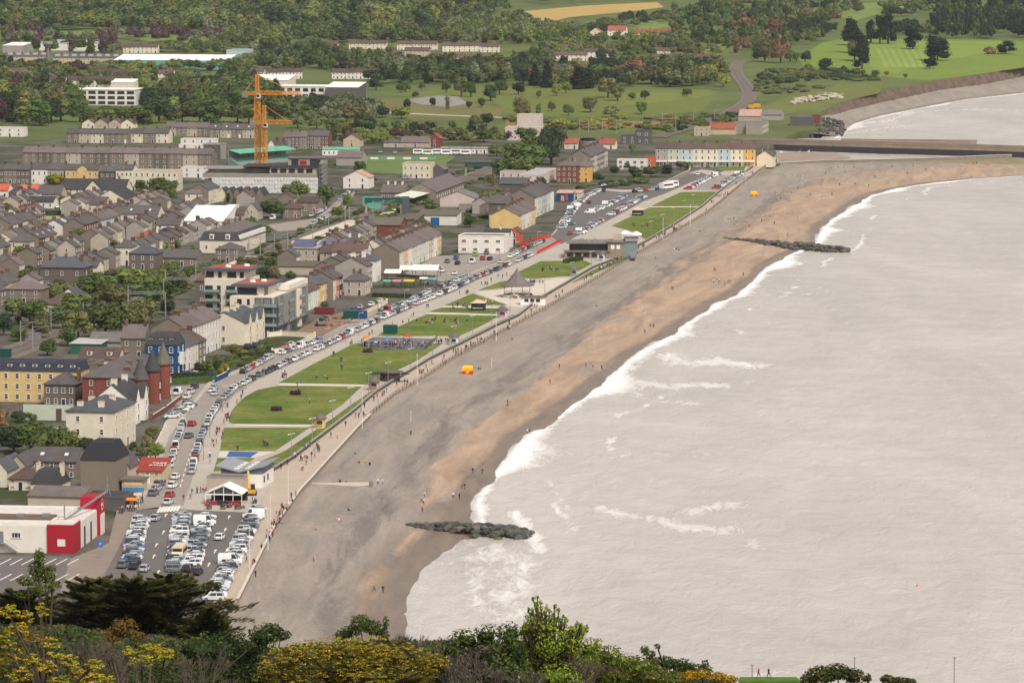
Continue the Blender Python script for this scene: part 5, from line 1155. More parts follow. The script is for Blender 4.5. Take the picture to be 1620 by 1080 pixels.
# ============================================================ TREES
def foliage(key, rgb, obj_=.28, hue=.025):
    m = mat(key, rgb, .9, .34, .55, obj=obj_, fine=.30, spec=.08, hue=hue); return m
F = dict(mid=foliage('foliage_mid',(84,98,52)), dark=foliage('foliage_dark',(58,68,46)), light=foliage('foliage_light',(112,122,62)), olive=foliage('foliage_olive',(100,100,62)), brown=foliage('foliage_brown',(118,96,70)), purple=foliage('foliage_purple',(82,60,60)),
    yellow=foliage('foliage_yellow',(140,122,34)), grey=foliage('foliage_grey',(100,108,72)), pine=foliage('foliage_pine',(36,44,34), .15))
M_BARK = mat('bark', (84,70,58), .95, .25, 1.5)
def crown_mesh(name, seed, kind='round', quads=620, q=.17, lobes=9, rough=.55):
    """leaf-clump quads over a lobed volume of unit radius, base at z=0, top at z=2"""
    r = random.Random(seed); mb = MB(); L = []
    if kind == 'round':
        for i in range(lobes):
            a = r.uniform(0, 2*math.pi); e = r.uniform(-.35, 1.0); rr = r.uniform(.30,.52)
            L.append((math.cos(a)*.55*math.sqrt(max(0,1-e*e*.6)), math.sin(a)*.55*math.sqrt(max(0,1-e*e*.6)), 1+e*.58, rr))
        L.append((0,0,1.05,.62))
    elif kind == 'tall':
        for i in range(lobes+3):
            z = .25+1.6*i/(lobes+2); w = .42*math.sin(math.pi*min(.97,max(.12,z/2.05)))**.6; a = r.uniform(0,6.28)
            L.append((math.cos(a)*w*.6, math.sin(a)*w*.6, z, r.uniform(.25,.42)))
    elif kind == 'pine':
        for i in range(lobes+2):
            z = .55+1.3*(i/(lobes+1)); w = .75*(1-.55*(z/2)); a = r.uniform(0,6.28)
            L.append((math.cos(a)*w*.7, math.sin(a)*w*.7, z, r.uniform(.25,.45)))
    elif kind == 'cone':
        for i in range(14):
            z = .15+1.75*i/13; w = .62*(1-z/2.0); a = i*2.4
            L.append((math.cos(a)*w*.5, math.sin(a)*w*.5, z, .16+w*.55))
    elif kind == 'bush':
        for i in range(lobes):
            a = r.uniform(0,6.28); rr = r.uniform(.35,.55); L.append((math.cos(a)*.6*r.random()**.5, math.sin(a)*.6*r.random()**.5, .35+r.random()*.55, rr))
    # dark inner volumes
    for (x,y,z,rr) in L:
        n = 6; base = len(mb.v); rings = [(-.75,.62),(0,.9),(.72,.62)]
        for (h,w) in rings:
            for k in range(n):
                a = 2*math.pi*k/n+h; j = r.uniform(.8,1.05); mb.v.append((x+math.cos(a)*w*rr*.9*j, y+math.sin(a)*w*rr*.9*j, max(.02,z+h*rr*.92)))
        for k in range(n):
            k2 = (k+1)%n
            for b in (0,n): mb.f.append((base+b+k,base+b+k2,base+b+n+k2,base+b+n+k)); mb.m.append(0)
        mb.f.append(tuple(base+2*n+k for k in range(n))); mb.m.append(0)
    for i in range(quads):
        x,y,z,rr = L[r.randrange(len(L))]
        th = r.uniform(0,2*math.pi); cz = r.uniform(-.7,1); s = math.sqrt(1-cz*cz); nrm = Vector((s*math.cos(th), s*math.sin(th), cz))
        p = Vector((x,y,z))+nrm*rr*r.uniform(.82,1.12)
        if p.z < .03: continue
        nn = (nrm+Vector((r.uniform(-rough,rough),r.uniform(-rough,rough),r.uniform(-.2,.6)))).normalized()
        t = nn.cross(Vector((r.uniform(-1,1),r.uniform(-1,1),r.uniform(-1,1)))).normalized(); b = nn.cross(t); sz = q*r.uniform(.55,1.25)
        mb.face([p-t*sz*.5, p+b*sz*.32+nn*sz*.08, p+t*sz*.5, p-b*sz*.32+nn*sz*.08])
    return mb
CROWN = {}
SPEC = dict(round=('round',[3,4,5,6,8],620,.19), tall=('tall',[13,14,15],520,.16), pine=('pine',[23,24,26],560,.17), cone=('cone',[33,34],460,.16), bush=('bush',[43,44,45],420,.17))
for k_, (kd, seeds, nq, sz) in SPEC.items():
    CROWN[k_] = [crown_mesh('crown', s_, kd, nq, sz).mesh('crown', None or [F['mid']]) for s_ in seeds]
TRUNK = {}
def trunk_data(kind):
    if kind not in TRUNK:
        mb = MB(); mb.frustum(0,0,-.3,.55,.075,.055,7,0,False); mb.frustum(0,0,.55,1.3,.055,.03,7,0,False)
        for k in range(5):
            a = k*1.26; mb.bar((0,0,.5+.1*k),(math.cos(a)*.45,math.sin(a)*.45,1.0+.1*k),.035)
        TRUNK[kind] = mb.mesh('trunk', M_BARK)
    return TRUNK[kind]
NTREE = 0
def tree(px, py, wpx, hpx, col='mid', kind='round', label=None, group=None, name=None, trunk=None):
    """tree whose foot is at (px, py) and whose crown spans about wpx by hpx photo pixels"""
    global NTREE
    A = W(px, py); s = ppm(A.y); w, h = wpx/s/2, hpx/s
    if trunk is None: trunk = dict(round=-.08, pine=-.02, tall=-.03, cone=0, bush=0)[kind]
    o = thing(name or ('tree' if kind != 'bush' else 'shrub'), label, 'tree' if kind != 'bush' else 'shrub', A, rng.uniform(0,6.28), group)
    ch = h*(1-trunk)
    wf = dict(round=.95, tall=.62, pine=.8, cone=.62, bush=1.0)[kind]
    c = obj('crown', rng.choice(CROWN[kind]), o, (0,0,h*trunk), rng.uniform(0,6.28), (w/wf, w/wf, ch/2*(1.0 if kind != 'bush' else 1.7)))
    c.material_slots[0].link = 'OBJECT'; c.material_slots[0].material = F[col]
    if kind != 'bush': obj('trunk', trunk_data('t'), o, (0,0,0), 0, (h*.62,h*.62,h*.62))
    else: obj('stem', trunk_data('t'), o, (0,0,0), 0, (h*.4,h*.4,h*.4))
    NTREE += 1; return o
CW = dict(mid='green', dark='dark green', light='light green', olive='olive green', brown='brownish', purple='copper purple', yellow='yellow flowering', grey='grey green', pine='blackish green')
def trees(lst, place, kind='round', name=None):
    for t in lst:
        x, y, w, h = t[:4]; w, h = (w*1.2, h*1.15) if 'villa' in place else (w, h); col = t[4] if len(t) > 4 else 'mid'; kd = t[5] if len(t) > 5 else kind
        kw = dict(round='rounded tree', tall='tall slender tree', pine='spreading pine', cone='conical conifer', bush='shrub')[kd]
        tree(x, y, w, h, col, kd, f'{CW[col]} {kw} {place}', f'{CW[col]} {kw}s {place}')
trees([(124,537,50,52,'olive'),(167,533,66,60,'mid'),(216,531,54,50,'olive'),(47,513,58,42),(107,548,30,34),(75,562,36,30),(167,465,50,32),(206,461,60,40,'light'),(232,457,40,34),(187,476,44,26,'olive'),(266,498,28,24,'dark'),(6,531,34,40,'dark'),(93,470,60,24,'olive'),(20,500,40,30),(150,455,34,28),(250,462,44,30,'mid'),(284,452,30,26,'olive'),(140,490,40,26,'mid'),(300,440,24,20,'mid'),(30,540,30,26,'mid'),(142,470,56,36),(120,500,60,40,'mid'),(178,492,60,44,'olive'),(240,486,44,36,'mid'),(262,474,40,32),(100,520,50,40,'mid'),(190,520,50,46,'mid'),(232,512,50,44,'olive'),(148,520,50,44,'dark'),(62,534,40,36,'olive'),(222,468,50,34,'mid'),(280,462,34,28,'dark'),(246,447,40,26,'light'),(270,436,34,24,'mid'),(180,448,40,24,'olive')], 'in the belt along the town railway')
trees([(66,290,24,28,'purple'),(91,292,26,18,'yellow'),(80,292,20,16),(140,289,34,14,'dark','bush'),(224,303,22,20),(250,309,44,30),(272,306,26,22),(99,323,14,16),(125,325,20,18),(177,325,16,16),(164,322,12,10,'mid','bush'),(47,351,26,20,'dark'),(39,419,30,30),(70,401,26,20),(124,382,26,22),(90,393,20,20),(180,407,18,26,'mid','tall'),(10,338,20,18),(4,300,16,14),(30,330,18,14,'dark'),(205,366,18,12,'dark','bush'),(213,371,12,9,'purple','bush'),(278,392,20,12,'mid','bush'),(262,398,26,14,'light','bush'),(276,382,16,16),(286,408,22,12,'light','bush'),(18,372,22,16),(58,378,12,10,'mid','bush'),(166,388,14,9,'dark','bush')], 'among the old back streets')
trees([(428,345,46,30,'mid'),(450,342,26,22,'mid'),(474,313,36,30,'light'),(457,314,30,24,'mid'),(517,328,32,38,'mid'),(362,320,12,14,'dark','tall'),(428,424,22,18,'mid'),(430,438,30,16,'brown','bush'),(384,348,14,10,'light','bush'),(400,420,18,14,'olive','bush'),(440,396,20,12,'olive','bush'),(410,402,20,12,'mid','bush'),(460,440,20,12,'mid','bush')], 'near the station street')
for i, x in enumerate(range(-4, 410, 21)):
    trees([(x+rng.uniform(-5,5), rng.uniform(190,200), rng.uniform(34,50), rng.uniform(30,50) if not 125 < x < 232 else rng.uniform(22,28), rng.choice(['mid','mid','dark','olive','mid','light','purple','grey']), rng.choice(['round','round','tall']))], 'in the park above the northern slates')
for i, x in enumerate(range(20, 400, 30)):
    trees([(x+rng.uniform(-8,8), rng.uniform(176,184), rng.uniform(36,48), rng.uniform(34,50) if not 125 < x < 240 else 14, rng.choice(['mid','olive','dark','mid']))], 'in the park above the northern slates')
trees([(435,194,56,46),(471,203,34,26,'grey'),(501,205,30,24,'grey'),(527,207,28,20,'mid'),(553,206,26,18,'light'),(580,207,24,18),(605,207,24,18,'grey'),(628,208,22,18),(652,207,22,18,'grey'),(682,207,20,18,'grey'),(716,206,14,16),(557,193,50,32,'olive'),(635,188,36,20,'light'),(605,185,18,12,'dark'),(752,205,26,24,'grey'),(770,200,26,22,'dark'),(519,229,32,30,'dark'),(490,190,30,26),(545,228,20,14,'purple'),(590,228,26,18,'light'),(665,222,24,16,'purple'),(625,218,20,16),(720,222,40,22,'olive'),(765,225,40,22,'mid'),(600,226,20,16),(648,230,24,18,'light')], 'at the edge of the northern green')
trees([(820,150,22,22,'dark'),(852,155,11,13),(825,188,30,38,'olive'),(852,183,10,18,'mid','tall'),(873,176,14,17,'grey'),(899,183,20,20),(934,178,28,26,'olive'),(962,155,32,36,'olive'),(977,160,26,30,'olive'),(1000,158,16,12),(1020,158,16,16,'dark'),(1015,181,22,22),(967,186,30,20,'grey'),(1086,153,18,14),(880,152,18,22,'light'),(895,148,22,20,'light'),(595,143,26,22,'dark'),(634,147,18,16),(642,146,18,20),(667,142,12,12),(706,147,16,20),(730,153,24,36,'grey'),(745,154,18,28),(657,153,14,8,'dark','bush'),(644,170,16,14,'dark','bush'),(685,168,14,14,'dark','bush'),(708,174,9,22,'olive','tall'),(742,172,12,12,'dark'),(762,170,14,16,'dark'),(776,160,28,28,'dark'),(790,150,26,26)], 'standing alone on the old fairways')
trees([(866,139,24,42,'pine','cone'),(828,134,34,38,'dark'),(846,136,24,34,'pine','cone'),(916,141,42,34,'pine','cone'),(932,140,22,30,'pine','cone'),(977,139,32,34,'dark'),(1002,126,44,36,'brown'),(1030,134,40,32,'olive'),(1060,138,44,30,'grey'),(1095,136,40,28,'olive'),(1120,128,40,30,'light'),(890,128,36,28,'grey'),(950,128,36,28),(1144,138,24,22,'light')], 'in the dark tree belt above the fairways')
trees([(876,242,34,44,'dark'),(845,255,50,36),(815,257,40,30),(833,230,36,26),(889,229,20,20,'purple'),(795,283,36,30),(823,284,44,34),(845,271,46,40),(872,261,40,46,'dark'),(760,337,22,22),(744,360,20,18),(684,334,26,11,'mid','bush'),(905,275,10,8,'dark','bush'),(804,222,14,14,'purple'),(786,248,24,18,'light'),(868,224,24,20)], 'around the villas behind the railway bridge')
trees([(1047,261,26,16,'dark'),(993,268,16,12,'mid'),(1030,280,38,18),(1005,280,28,16,'dark','bush'),(973,275,20,12,'dark','bush'),(1077,268,22,14,'olive'),(1019,289,22,8,'mid','bush'),(1055,275,30,14,'dark','bush'),(945,284,30,10,'dark','bush'),(1090,268,16,12,'mid','bush'),(1128,262,12,14,'brown','bush'),(1190,264,12,8,'light','bush'),(1000,240,14,12,'mid','bush'),(1065,250,18,14,'dark')], 'in the gardens below the harbour')
trees([(368,564,24,22,'olive'),(329,589,26,18,'mid','bush'),(340,585,22,15,'dark','bush'),(353,591,22,16,'yellow','bush'),(385,562,14,9,'yellow','bush'),(423,552,20,12,'mid','bush'),(514,489,16,12,'mid','bush'),(360,580,14,9,'mid','bush'),(400,578,22,8,'yellow','bush'),(312,585,16,12,'dark','bush'),(345,570,14,10,'mid','bush'),(410,555,16,10,'olive','bush')], 'in the front gardens of the seafront houses')
trees([(22,717,44,42,'dark'),(60,723,64,52,'mid'),(90,718,40,42),(113,717,28,34,'light'),(148,702,44,32),(136,716,30,22,'dark'),(2,700,24,54,'brown'),(246,727,26,24,'light'),(241,694,20,20,'olive'),(84,663,12,18,'mid','tall'),(70,660,14,10,'mid','bush'),(30,668,26,16,'dark','bush'),(50,664,22,12,'mid','bush'),(232,706,20,16,'olive','bush'),(210,712,14,12,'dark','bush'),(222,720,16,14,'olive','bush'),(175,700,24,22,'dark')], 'around the tall cream villa')
tl = []
tr_ = random.Random(77)
for k in range(420):
    if len(tl) >= 74: break
    x, y = tr_.uniform(0,860), tr_.uniform(272,520)
    q = W(x,y); 
    if near_rail(q.x,q.y,9) or any(in_poly(q.x,q.y,f_) for f_ in FOOT): continue
    if y > 640-.36*x-10 and x > 300: continue
    sq = [(q.x-2.2,q.y-2.2),(q.x+2.2,q.y-2.2),(q.x+2.2,q.y+2.2),(q.x-2.2,q.y+2.2)]
    if overlaps(sq, FOOT, 0) or in_poly(q.x,q.y,pxpoly([(420,356),(500,345),(540,312),(556,300),(562,304),(548,330),(500,362),(440,366)])): continue
    s_ = ppm(q.y); big = tr_.random() < .35
    tl.append((x, y, tr_.uniform(5,8)*s_ if big else tr_.uniform(2.5,4.5)*s_, tr_.uniform(5,8)*s_ if big else tr_.uniform(1.6,3)*s_, tr_.choice(['mid','mid','dark','olive','light','mid']), 'round' if big else 'bush'))
trees(tl, 'in the back gardens of the town')
GP = 'on the golf links above the cliffs'
trees([(1345,72,30,40,'pine','pine'),(1350,84,34,46,'pine','pine'),(1360,98,36,44,'pine','pine'),(1364,110,30,34,'pine','pine'),(1352,96,26,34,'olive','round'),(1392,70,26,42,'pine','pine'),(1405,70,30,46,'pine','pine'),(1378,68,22,34,'pine','pine'),(1444,78,38,34,'pine','pine'),(1483,96,48,36,'pine','pine'),(1471,109,28,20,'pine','pine'),(1591,86,38,20,'pine','pine'),(1566,86,24,12,'brown','bush'),(1306,112,24,22,'dark'),(1274,99,20,20,'dark'),(1278,111,18,10,'olive','bush'),(1235,100,36,40,'brown'),(1210,98,26,40,'olive'),(1226,60,30,30,'brown'),(1225,92,18,40,'dark','tall'),(1250,98,20,20),(1260,98,14,16),(1432,124,8,8,'olive'),(1385,122,14,12,'olive'),(1402,120,10,8,'brown'),(1356,116,10,8,'dark','bush'),(1335,112,12,8,'dark','bush')], GP)

# ---- woods too dense to count: one mass
wv, wf_, wc_ = [], [], []
WCOL = dict(mid=(80,93,52), dark=(54,65,44), light=(108,116,62), olive=(94,97,60), brown=(118,100,76), purple=(88,70,66), grey=(106,112,84), pine=(50,58,48), ygreen=(124,128,58))
LOWC = {k: [crown_mesh('c', 100+i, k, 210, .24, 9, .4) for i in range(4)] for k in ('round','tall','pine','bush')}
LOWC = {k: [(np.array(m.v), m.f) for m in v] for k, v in LOWC.items()}
wr = random.Random(99)
def wood_tree(px, py, wm_, hm, col, kind):
    A = W(px, py); vv, ff = wr.choice(LOWC[kind]); a = wr.uniform(0,6.28); c, s = math.cos(a), math.sin(a)
    sx = wm_/2/(.95 if kind == 'round' else .8); x = vv[:,0]*c-vv[:,1]*s; y = vv[:,0]*s+vv[:,1]*c
    b = sum(len(q) for q in wv); wv.append(np.stack([x*sx+A.x, y*sx+A.y, vv[:,2]*hm/2+A.z], 1))
    wf_.extend(tuple(b+i for i in f) for f in ff)
    t = lin(WCOL[col]); k = wr.uniform(.75,1.3); hshift = wr.uniform(.92,1.08); wc_.append(np.tile([t[0]*k*hshift, t[1]*k, t[2]*k/hshift], (len(vv),1)))
def wood(poly, n, cols, wm_=(8,13), hm=(9,14), kinds=('round',)):
    xs_ = [p[0] for p in poly]; ys_ = [p[1] for p in poly]; k = 0; pts = []
    while k < n:
        x, y = wr.uniform(min(xs_),max(xs_)), wr.uniform(min(ys_),max(ys_))
        if in_poly(x, y, poly):
            k += 1
            if not (132 < x < 226 and y > 140): pts.append((x,y))
    for x, y in pts:
        f_ = float(fbm(x*.018, y*.06, 2)); c = cols[min(len(cols)-1, max(0, int((f_-.25)*2*len(cols)+wr.uniform(-1.2,1.2))))]
        wood_tree(x, y, wr.uniform(*wm_), wr.uniform(*hm), c, wr.choice(kinds))
G5 = ['dark','mid','mid','olive','light','mid','grey','light']
wood([(-260,-12),(830,-12),(790,18),(760,34),(560,46),(420,48),(360,56),(230,54),(150,48),(-260,60)], 1750, G5, (13,22), (14,22), ('round','round','round','tall'))
wood([(830,-14),(1660,-14),(1660,-2),(1300,0),(1000,3),(830,8)], 260, G5, (13,20), (13,19), ('round',))
wood([(370,48),(560,48),(760,36),(850,40),(845,70),(760,70),(480,68),(400,76),(340,74)], 470, G5, (9,14), (9,15), ('round','round','tall'))
wood([(400,80),(490,80),(600,96),(700,106),(790,104),(860,90),(880,98),(860,128),(700,134),(590,134),(520,112),(400,112)], 560, ['dark','mid','mid','dark','olive','mid','grey'], (8,13), (8,13), ('round','round','tall'))
wood([(-20,110),(230,116),(400,116),(420,132),(300,136),(220,146),(-20,126)], 120, G5, (7,11), (6,10))
wood([(160,50),(360,54),(420,70),(360,76),(150,62)], 60, ['dark','mid','grey','purple'], (9,13), (9,14))
wood([(230,76),(350,76),(400,90),(395,112),(235,114),(215,120),(150,120),(140,112),(380,108),(380,90),(240,82)], 150, G5, (8,12), (7,11))
wood([(-260,70),(-20,64),(-20,180),(-260,190)], 200, G5, (9,14), (9,15))
wood([(-20,60),(40,86),(190,90),(190,80),(160,58),(165,74),(60,60),(-20,52)], 60, ['dark','mid','grey','purple'], (9,13), (10,17), ('round','tall'))
wood([(-20,100),(80,104),(170,110),(180,122),(40,124),(-20,112)], 70, ['dark','mid','purple'], (7,11), (6,9))
wood([(-20,128),(44,140),(90,148),(220,168),(300,140),(400,130),(440,160),(410,176),(-20,182)], 430, ['dark','mid','olive','mid','purple','light'], (9,14), (9,15), ('round','round','tall'))
wood([(540,164),(620,176),(600,196),(430,196),(425,170)], 70, ['mid','olive','grey','dark'], (8,13), (8,11))
wood([(850,62),(960,66),(1030,62),(1130,66),(1140,90),(1110,100),(1060,88),(960,96),(860,96)], 190, G5, (8,13), (8,13))
wood([(800,18),(845,40),(930,48),(1000,30),(1080,28),(1110,16),(1110,30),(1010,44),(940,60),(850,62),(800,50)], 190, G5, (8,12), (8,12))
wood([(1050,22),(1200,6),(1330,4),(1370,18),(1300,44),(1240,66),(1200,100),(1160,82),(1100,70),(1060,58)], 260, ['dark','mid','olive','mid','brown','light','dark'], (9,14), (9,15), ('round','round','tall'))
wood([(1190,40),(1330,22),(1330,46),(1290,70),(1210,84)], 90, ['dark','olive','mid','brown'], (9,13), (9,14))
wood([(870,112),(960,104),(1100,104),(1150,112),(1140,138),(880,140),(820,132)], 240, ['dark','olive','mid','brown','grey','dark'], (8,13), (8,13), ('round','round','pine'))
wood([(1195,128),(1215,112),(1340,112),(1395,124),(1380,130),(1300,126),(1200,136)], 170, ['dark','mid','olive'], (5,9), (3.5,6), ('bush',))
wood([(1480,14),(1560,10),(1660,6),(1660,60),(1590,62),(1480,62),(1475,46)], 170, ['pine','dark','pine','dark','mid'], (9,13), (13,19), ('pine',))
wood([(1390,14),(1480,10),(1480,22),(1400,32)], 40, G5, (9,13), (9,13))
wood([(1415,40),(1470,36),(1480,58),(1420,58)], 34, ['mid','olive','dark'], (8,12), (7,10))
wood([(1195,136),(1300,138),(1300,146),(1195,150)], 30, ['olive','mid'], (5,8), (3,4), ('bush',))
wood([(790,184),(900,190),(1100,186),(1150,176),(1150,186),(1040,206),(880,206),(790,200)], 90, ['olive','yellow' if 'yellow' in WCOL else 'ygreen','mid','brown','ygreen'], (5,8), (3,5), ('bush',))
wood([(1060,196),(1165,178),(1190,172),(1188,182),(1130,200),(1050,212)], 60, ['dark','mid','olive'], (4,7), (3,5), ('bush',))
wood([(540,200),(780,214),(790,228),(600,232),(530,226)], 60, ['mid','olive','dark','purple','light'], (6,9), (5,8))
for a_, b_ in zip(RAIL_PX[4:11], RAIL_PX[5:12]):
    for dy in (-13, 11):
        wood([(a_[0],a_[1]+dy-3),(b_[0],b_[1]+dy*.8-3),(b_[0],b_[1]+dy*.8+3),(a_[0],a_[1]+dy+3)], 16, ['mid','olive','dark','light'], (2.5,5), (1.6,3.4), ('bush',))
wood([(560,350),(690,300),(720,296),(690,318),(600,345),(575,360)], 40, ['mid','olive','dark','light'], (3,5.5), (1.8,3.6), ('bush',))
wood([(730,330),(780,300),(800,300),(770,345),(735,350)], 24, ['mid','olive','light'], (3,6), (2,4.5), ('bush',))
wood([(280,600),(330,575),(400,555),(430,550),(390,578),(345,595)], 34, ['mid','olive','dark','ygreen'], (2,3.6), (1.2,2.4), ('bush',))
wood([(900,300),(1000,280),(1040,284),(1000,296),(930,298)], 26, ['mid','dark','olive'], (3,5), (1.6,3), ('bush',))
V = np.concatenate(wv); me = bpy.data.meshes.new('woodland'); me.from_pydata(V.tolist(), [], wf_)
ca_ = me.color_attributes.new('leafcol', 'FLOAT_COLOR', 'POINT'); C4 = np.concatenate([np.concatenate(wc_), np.ones((len(V),1))], 1); ca_.data.foreach_set('color', C4.ravel().astype(np.float32))
m = mat('foliage_wood', (128,128,128), .9, .22, .3, fine=.14, spec=.08)
nd = m.node_tree.nodes; at = nd.new('ShaderNodeAttribute'); at.attribute_name = 'leafcol'; hsn = [q for q in nd if q.type == 'HUE_SAT'][0]; m.node_tree.links.new(at.outputs['Color'], hsn.inputs['Color'])
me.materials.append(m); me.update(); wo = obj('woodland', me); struct(wo, 'stuff'); wo['label'] = 'dense woods, hedgerows and scrub of mixed greens'

# ---- fields, fairways, cliffs, harbour
def field(name, px, rgb, lift=.08, var=.10, scale=.02):
    pts = [W(a,b) for a,b in px]; pl = [(p.x,p.y) for p in pts]; 
    if area2(pl) < 0: pts.reverse()
    mb = MB(); mb.v = [(p.x,p.y,p.z+lift) for p in pts]; mb.f = [tuple(range(len(pts)))]; mb.m = [0]
    me = mb.mesh(name, mat('turf_%d_%d_%d' % rgb, rgb, .95, var, scale, fine=.1, spec=.05)); 
    import bmesh
    bm = bmesh.new(); bm.from_mesh(me); bmesh.ops.triangulate(bm, faces=bm.faces[:]); bmesh.ops.subdivide_edges(bm, edges=bm.edges[:], cuts=3, use_grid_fill=True)
    for v in bm.verts: v.co.z = H(v.co.x, v.co.y)+lift
    bm.to_mesh(me); bm.free(); return struct(obj(name, me))
field('stubble_field', [(810,20),(930,9),(1040,4),(1050,12),(1000,18),(900,28),(850,40),(815,30)], (176,150,92))
field('fairway', [(1340,6),(1490,2),(1470,10),(1400,20),(1350,34),(1330,26)], (116,130,70))
field('fairway', [(985,44),(1000,36),(1075,30),(1070,42),(1020,48)], (114,128,68))
field('fairway', [(1190,36),(1215,14),(1265,8),(1262,18),(1230,30),(1205,46)], (116,130,72))
field('fairway', [(1100,84),(1130,58),(1180,56),(1160,66),(1140,82),(1110,86)], (120,134,70))
field('fairway', [(1262,92),(1300,68),(1335,62),(1500,62),(1620,66),(1640,66),(1640,104),(1560,116),(1470,128),(1420,124),(1330,112),(1270,104)], (114,130,62), .10)
field('fairway', [(1345,72),(1480,66),(1600,66),(1600,80),(1460,100),(1420,116),(1385,112)], (122,138,66), .14)
field('fairway', [(600,150),(700,142),(830,140),(1000,142),(1120,142),(1140,146),(1110,176),(1020,186),(880,186),(800,180),(790,166),(700,156)], (104,112,60), .10)
field('fairway', [(1000,148),(1120,145),(1130,150),(1080,158),(1010,166),(960,164)], (112,120,62), .14)
field('meadow', [(-20,50),(150,50),(150,55),(-20,58)], (110,124,62)); field('meadow', [(222,56),(352,58),(352,70),(300,72),(222,64)], (114,128,64))
field('rough_ground', [(560,162),(700,160),(800,172),(790,186),(650,186),(545,176)], (112,108,70), .11)
field('gravel_lot', [(640,158),(690,152),(722,152),(740,164),(712,170),(668,166)], (138,134,128), .16)
field('gorse_strip', [(800,190),(1000,192),(1090,194),(1060,202),(900,204),(800,200)], (134,112,66), .10)
field('footpath_track', [(575,176),(700,182),(800,186),(800,187.2),(700,183.4),(575,177.2)], (186,176,160), .18)
field('rough_ground', [(1195,172),(1260,150),(1330,134),(1400,130),(1390,148),(1300,170),(1240,182)], (106,112,62), .10)
# mown stripes on the links: alternate bands
for k in range(7):
    x0 = 1385+k*11; field('mown_stripe', [(x0,76),(x0+4.5,76),(x0+22,106),(x0+15,108)], (134,148,78), .2)
# cliffs: eroded clay face
M_CLIFF = mat('clay_cliff', (100,84,72), .95, .38, .12, fine=.3, bump=.8)
cp_ = [(206,2632)] + [(x,y) for x,y in LANDEDGE if 2632 < y < 3800]
pts = along([(x,y,0) for x,y in cp_], 3.0); mbv = []; rows = 7
for i, (p, a) in enumerate(pts):
    z = H(p.x,p.y); n = Vector((math.sin(a),-math.cos(a),0)); gul = float(fbm(i*.33, 3.3, 4)-.5)*7+math.sin(i*.9)*.8
    zz = z*min(1, max(.35, (i+2)/14))
    for j in range(rows):
        t = j/(rows-1); mbv.append(tuple(p+n*(t*5+gul*math.sin(math.pi*min(1,t*1.1))*.7+.3)+Vector((0,0,(zz+.12)*(1-t)+.2*t+float(fbm(i*.4,j*.9,2)-.5)*1.2*(0<j<rows-1)))))
me = bpy.data.meshes.new('cliff'); me.from_pydata(mbv, [], [(i*rows+j,(i+1)*rows+j,(i+1)*rows+j+1,i*rows+j+1) for i in range(len(pts)-1) for j in range(rows-1)]); me.materials.append(M_CLIFF); struct(obj('cliff', me))
# spoil heap of pale stone
def rock_mesh(seed, squash=.7, n=0):
    import bmesh
    r = random.Random(seed); bm = bmesh.new(); bmesh.ops.create_icosphere(bm, subdivisions=1, radius=1)
    for v in bm.verts:
        k = r.uniform(.72,1.18); v.co *= k; v.co.z *= squash
    me = bpy.data.meshes.new('rock'); bm.to_mesh(me); bm.free(); return me
ROCKS = [rock_mesh(i) for i in range(6)]
M_ROCK = [mat('groyne_rock_%d' % i, c, .9, .35, .6, obj=.3, fine=.2) for i, c in enumerate([(84,82,80),(70,70,68),(96,88,80),(78,80,62)])]
for r_ in ROCKS: r_.materials.append(M_ROCK[0])
M_SPOIL = mat('pale_spoil', (176,164,148), .95, .15, .4, obj=.15)
sp = thing('spoil_heap', 'pale heap of broken stone on the cliff edge by the links', 'stone heap', W(1280,164), 0)
c0 = sp.location.copy()
for i in range(150):
    x = rng.uniform(1252,1334); y = 163-(x-1252)*.13+rng.uniform(-5,3); p = W(x, y)-c0; k = math.exp(-((x-1300)/40)**2)
    o = obj('stone', ROCKS[i % 6], sp, (p.x,p.y,rng.uniform(0,2.6)*k+.4), rng.uniform(0,6), (rng.uniform(1,2.6),rng.uniform(1,2.6),rng.uniform(.8,1.7)))
for o in sp.children: o.material_slots[0].link = 'OBJECT'; o.material_slots[0].material = M_SPOIL
# rock groynes: every boulder its own part
def groyne(spine, widths, n, lab, zmax, size):
    pts = [P(a,b,1.0) for a,b in spine]; o = thing('rock_groyne', lab, 'groyne', (pts[0].x,pts[0].y,0), 0); c = Vector((pts[0].x,pts[0].y,0))
    seg = [(b-a).length for a,b in zip(pts,pts[1:])]; tot = sum(seg)
    for i in range(n):
        t = rng.random()**.85; d = t*tot; k = 0
        while k < len(seg)-1 and d > seg[k]: d -= seg[k]; k += 1
        p = pts[k].lerp(pts[k+1], min(1,d/seg[k])); wv_ = float(np.interp(t, np.linspace(0,1,len(widths)), widths)); off = rng.gauss(0,.45); off = max(-1,min(1,off))
        p = p+Vector((rng.uniform(-.8,.8), off*wv_, 0)); zz = zmax*(1-abs(off)**1.5)*min(1,.25+t*2)*rng.uniform(.55,1)-.1; s = rng.uniform(.75,1.35)*size
        q = obj('rock', ROCKS[rng.randrange(6)], o, (p.x-c.x,p.y-c.y,zz+ (1.0-t)*.9), rng.uniform(0,6.28), (s*rng.uniform(.8,1.3),s,s*rng.uniform(.7,1)))
        q.material_slots[0].link = 'OBJECT'; q.material_slots[0].material = M_ROCK[rng.choices([0,1,2,3],[4,3,3,2])[0]]
groyne([(655,831),(690,833),(740,836),(790,837),(836,841)], [1,2.5,6,8.5,8,3], 280, 'dark boulder groyne running out into the surf by the near beach', 1.7, 1.0)
groyne([(1130,379),(1180,383),(1235,388),(1280,390),(1338,395)], [2,5,7,12,13,4], 290, 'long weedy boulder groyne on the far beach', 2.0, 1.3)
hp = thing('rock_armour', 'tumbled dark rocks at the harbour point', 'rock armour', W(1300,205), 0); c0 = hp.location.copy()
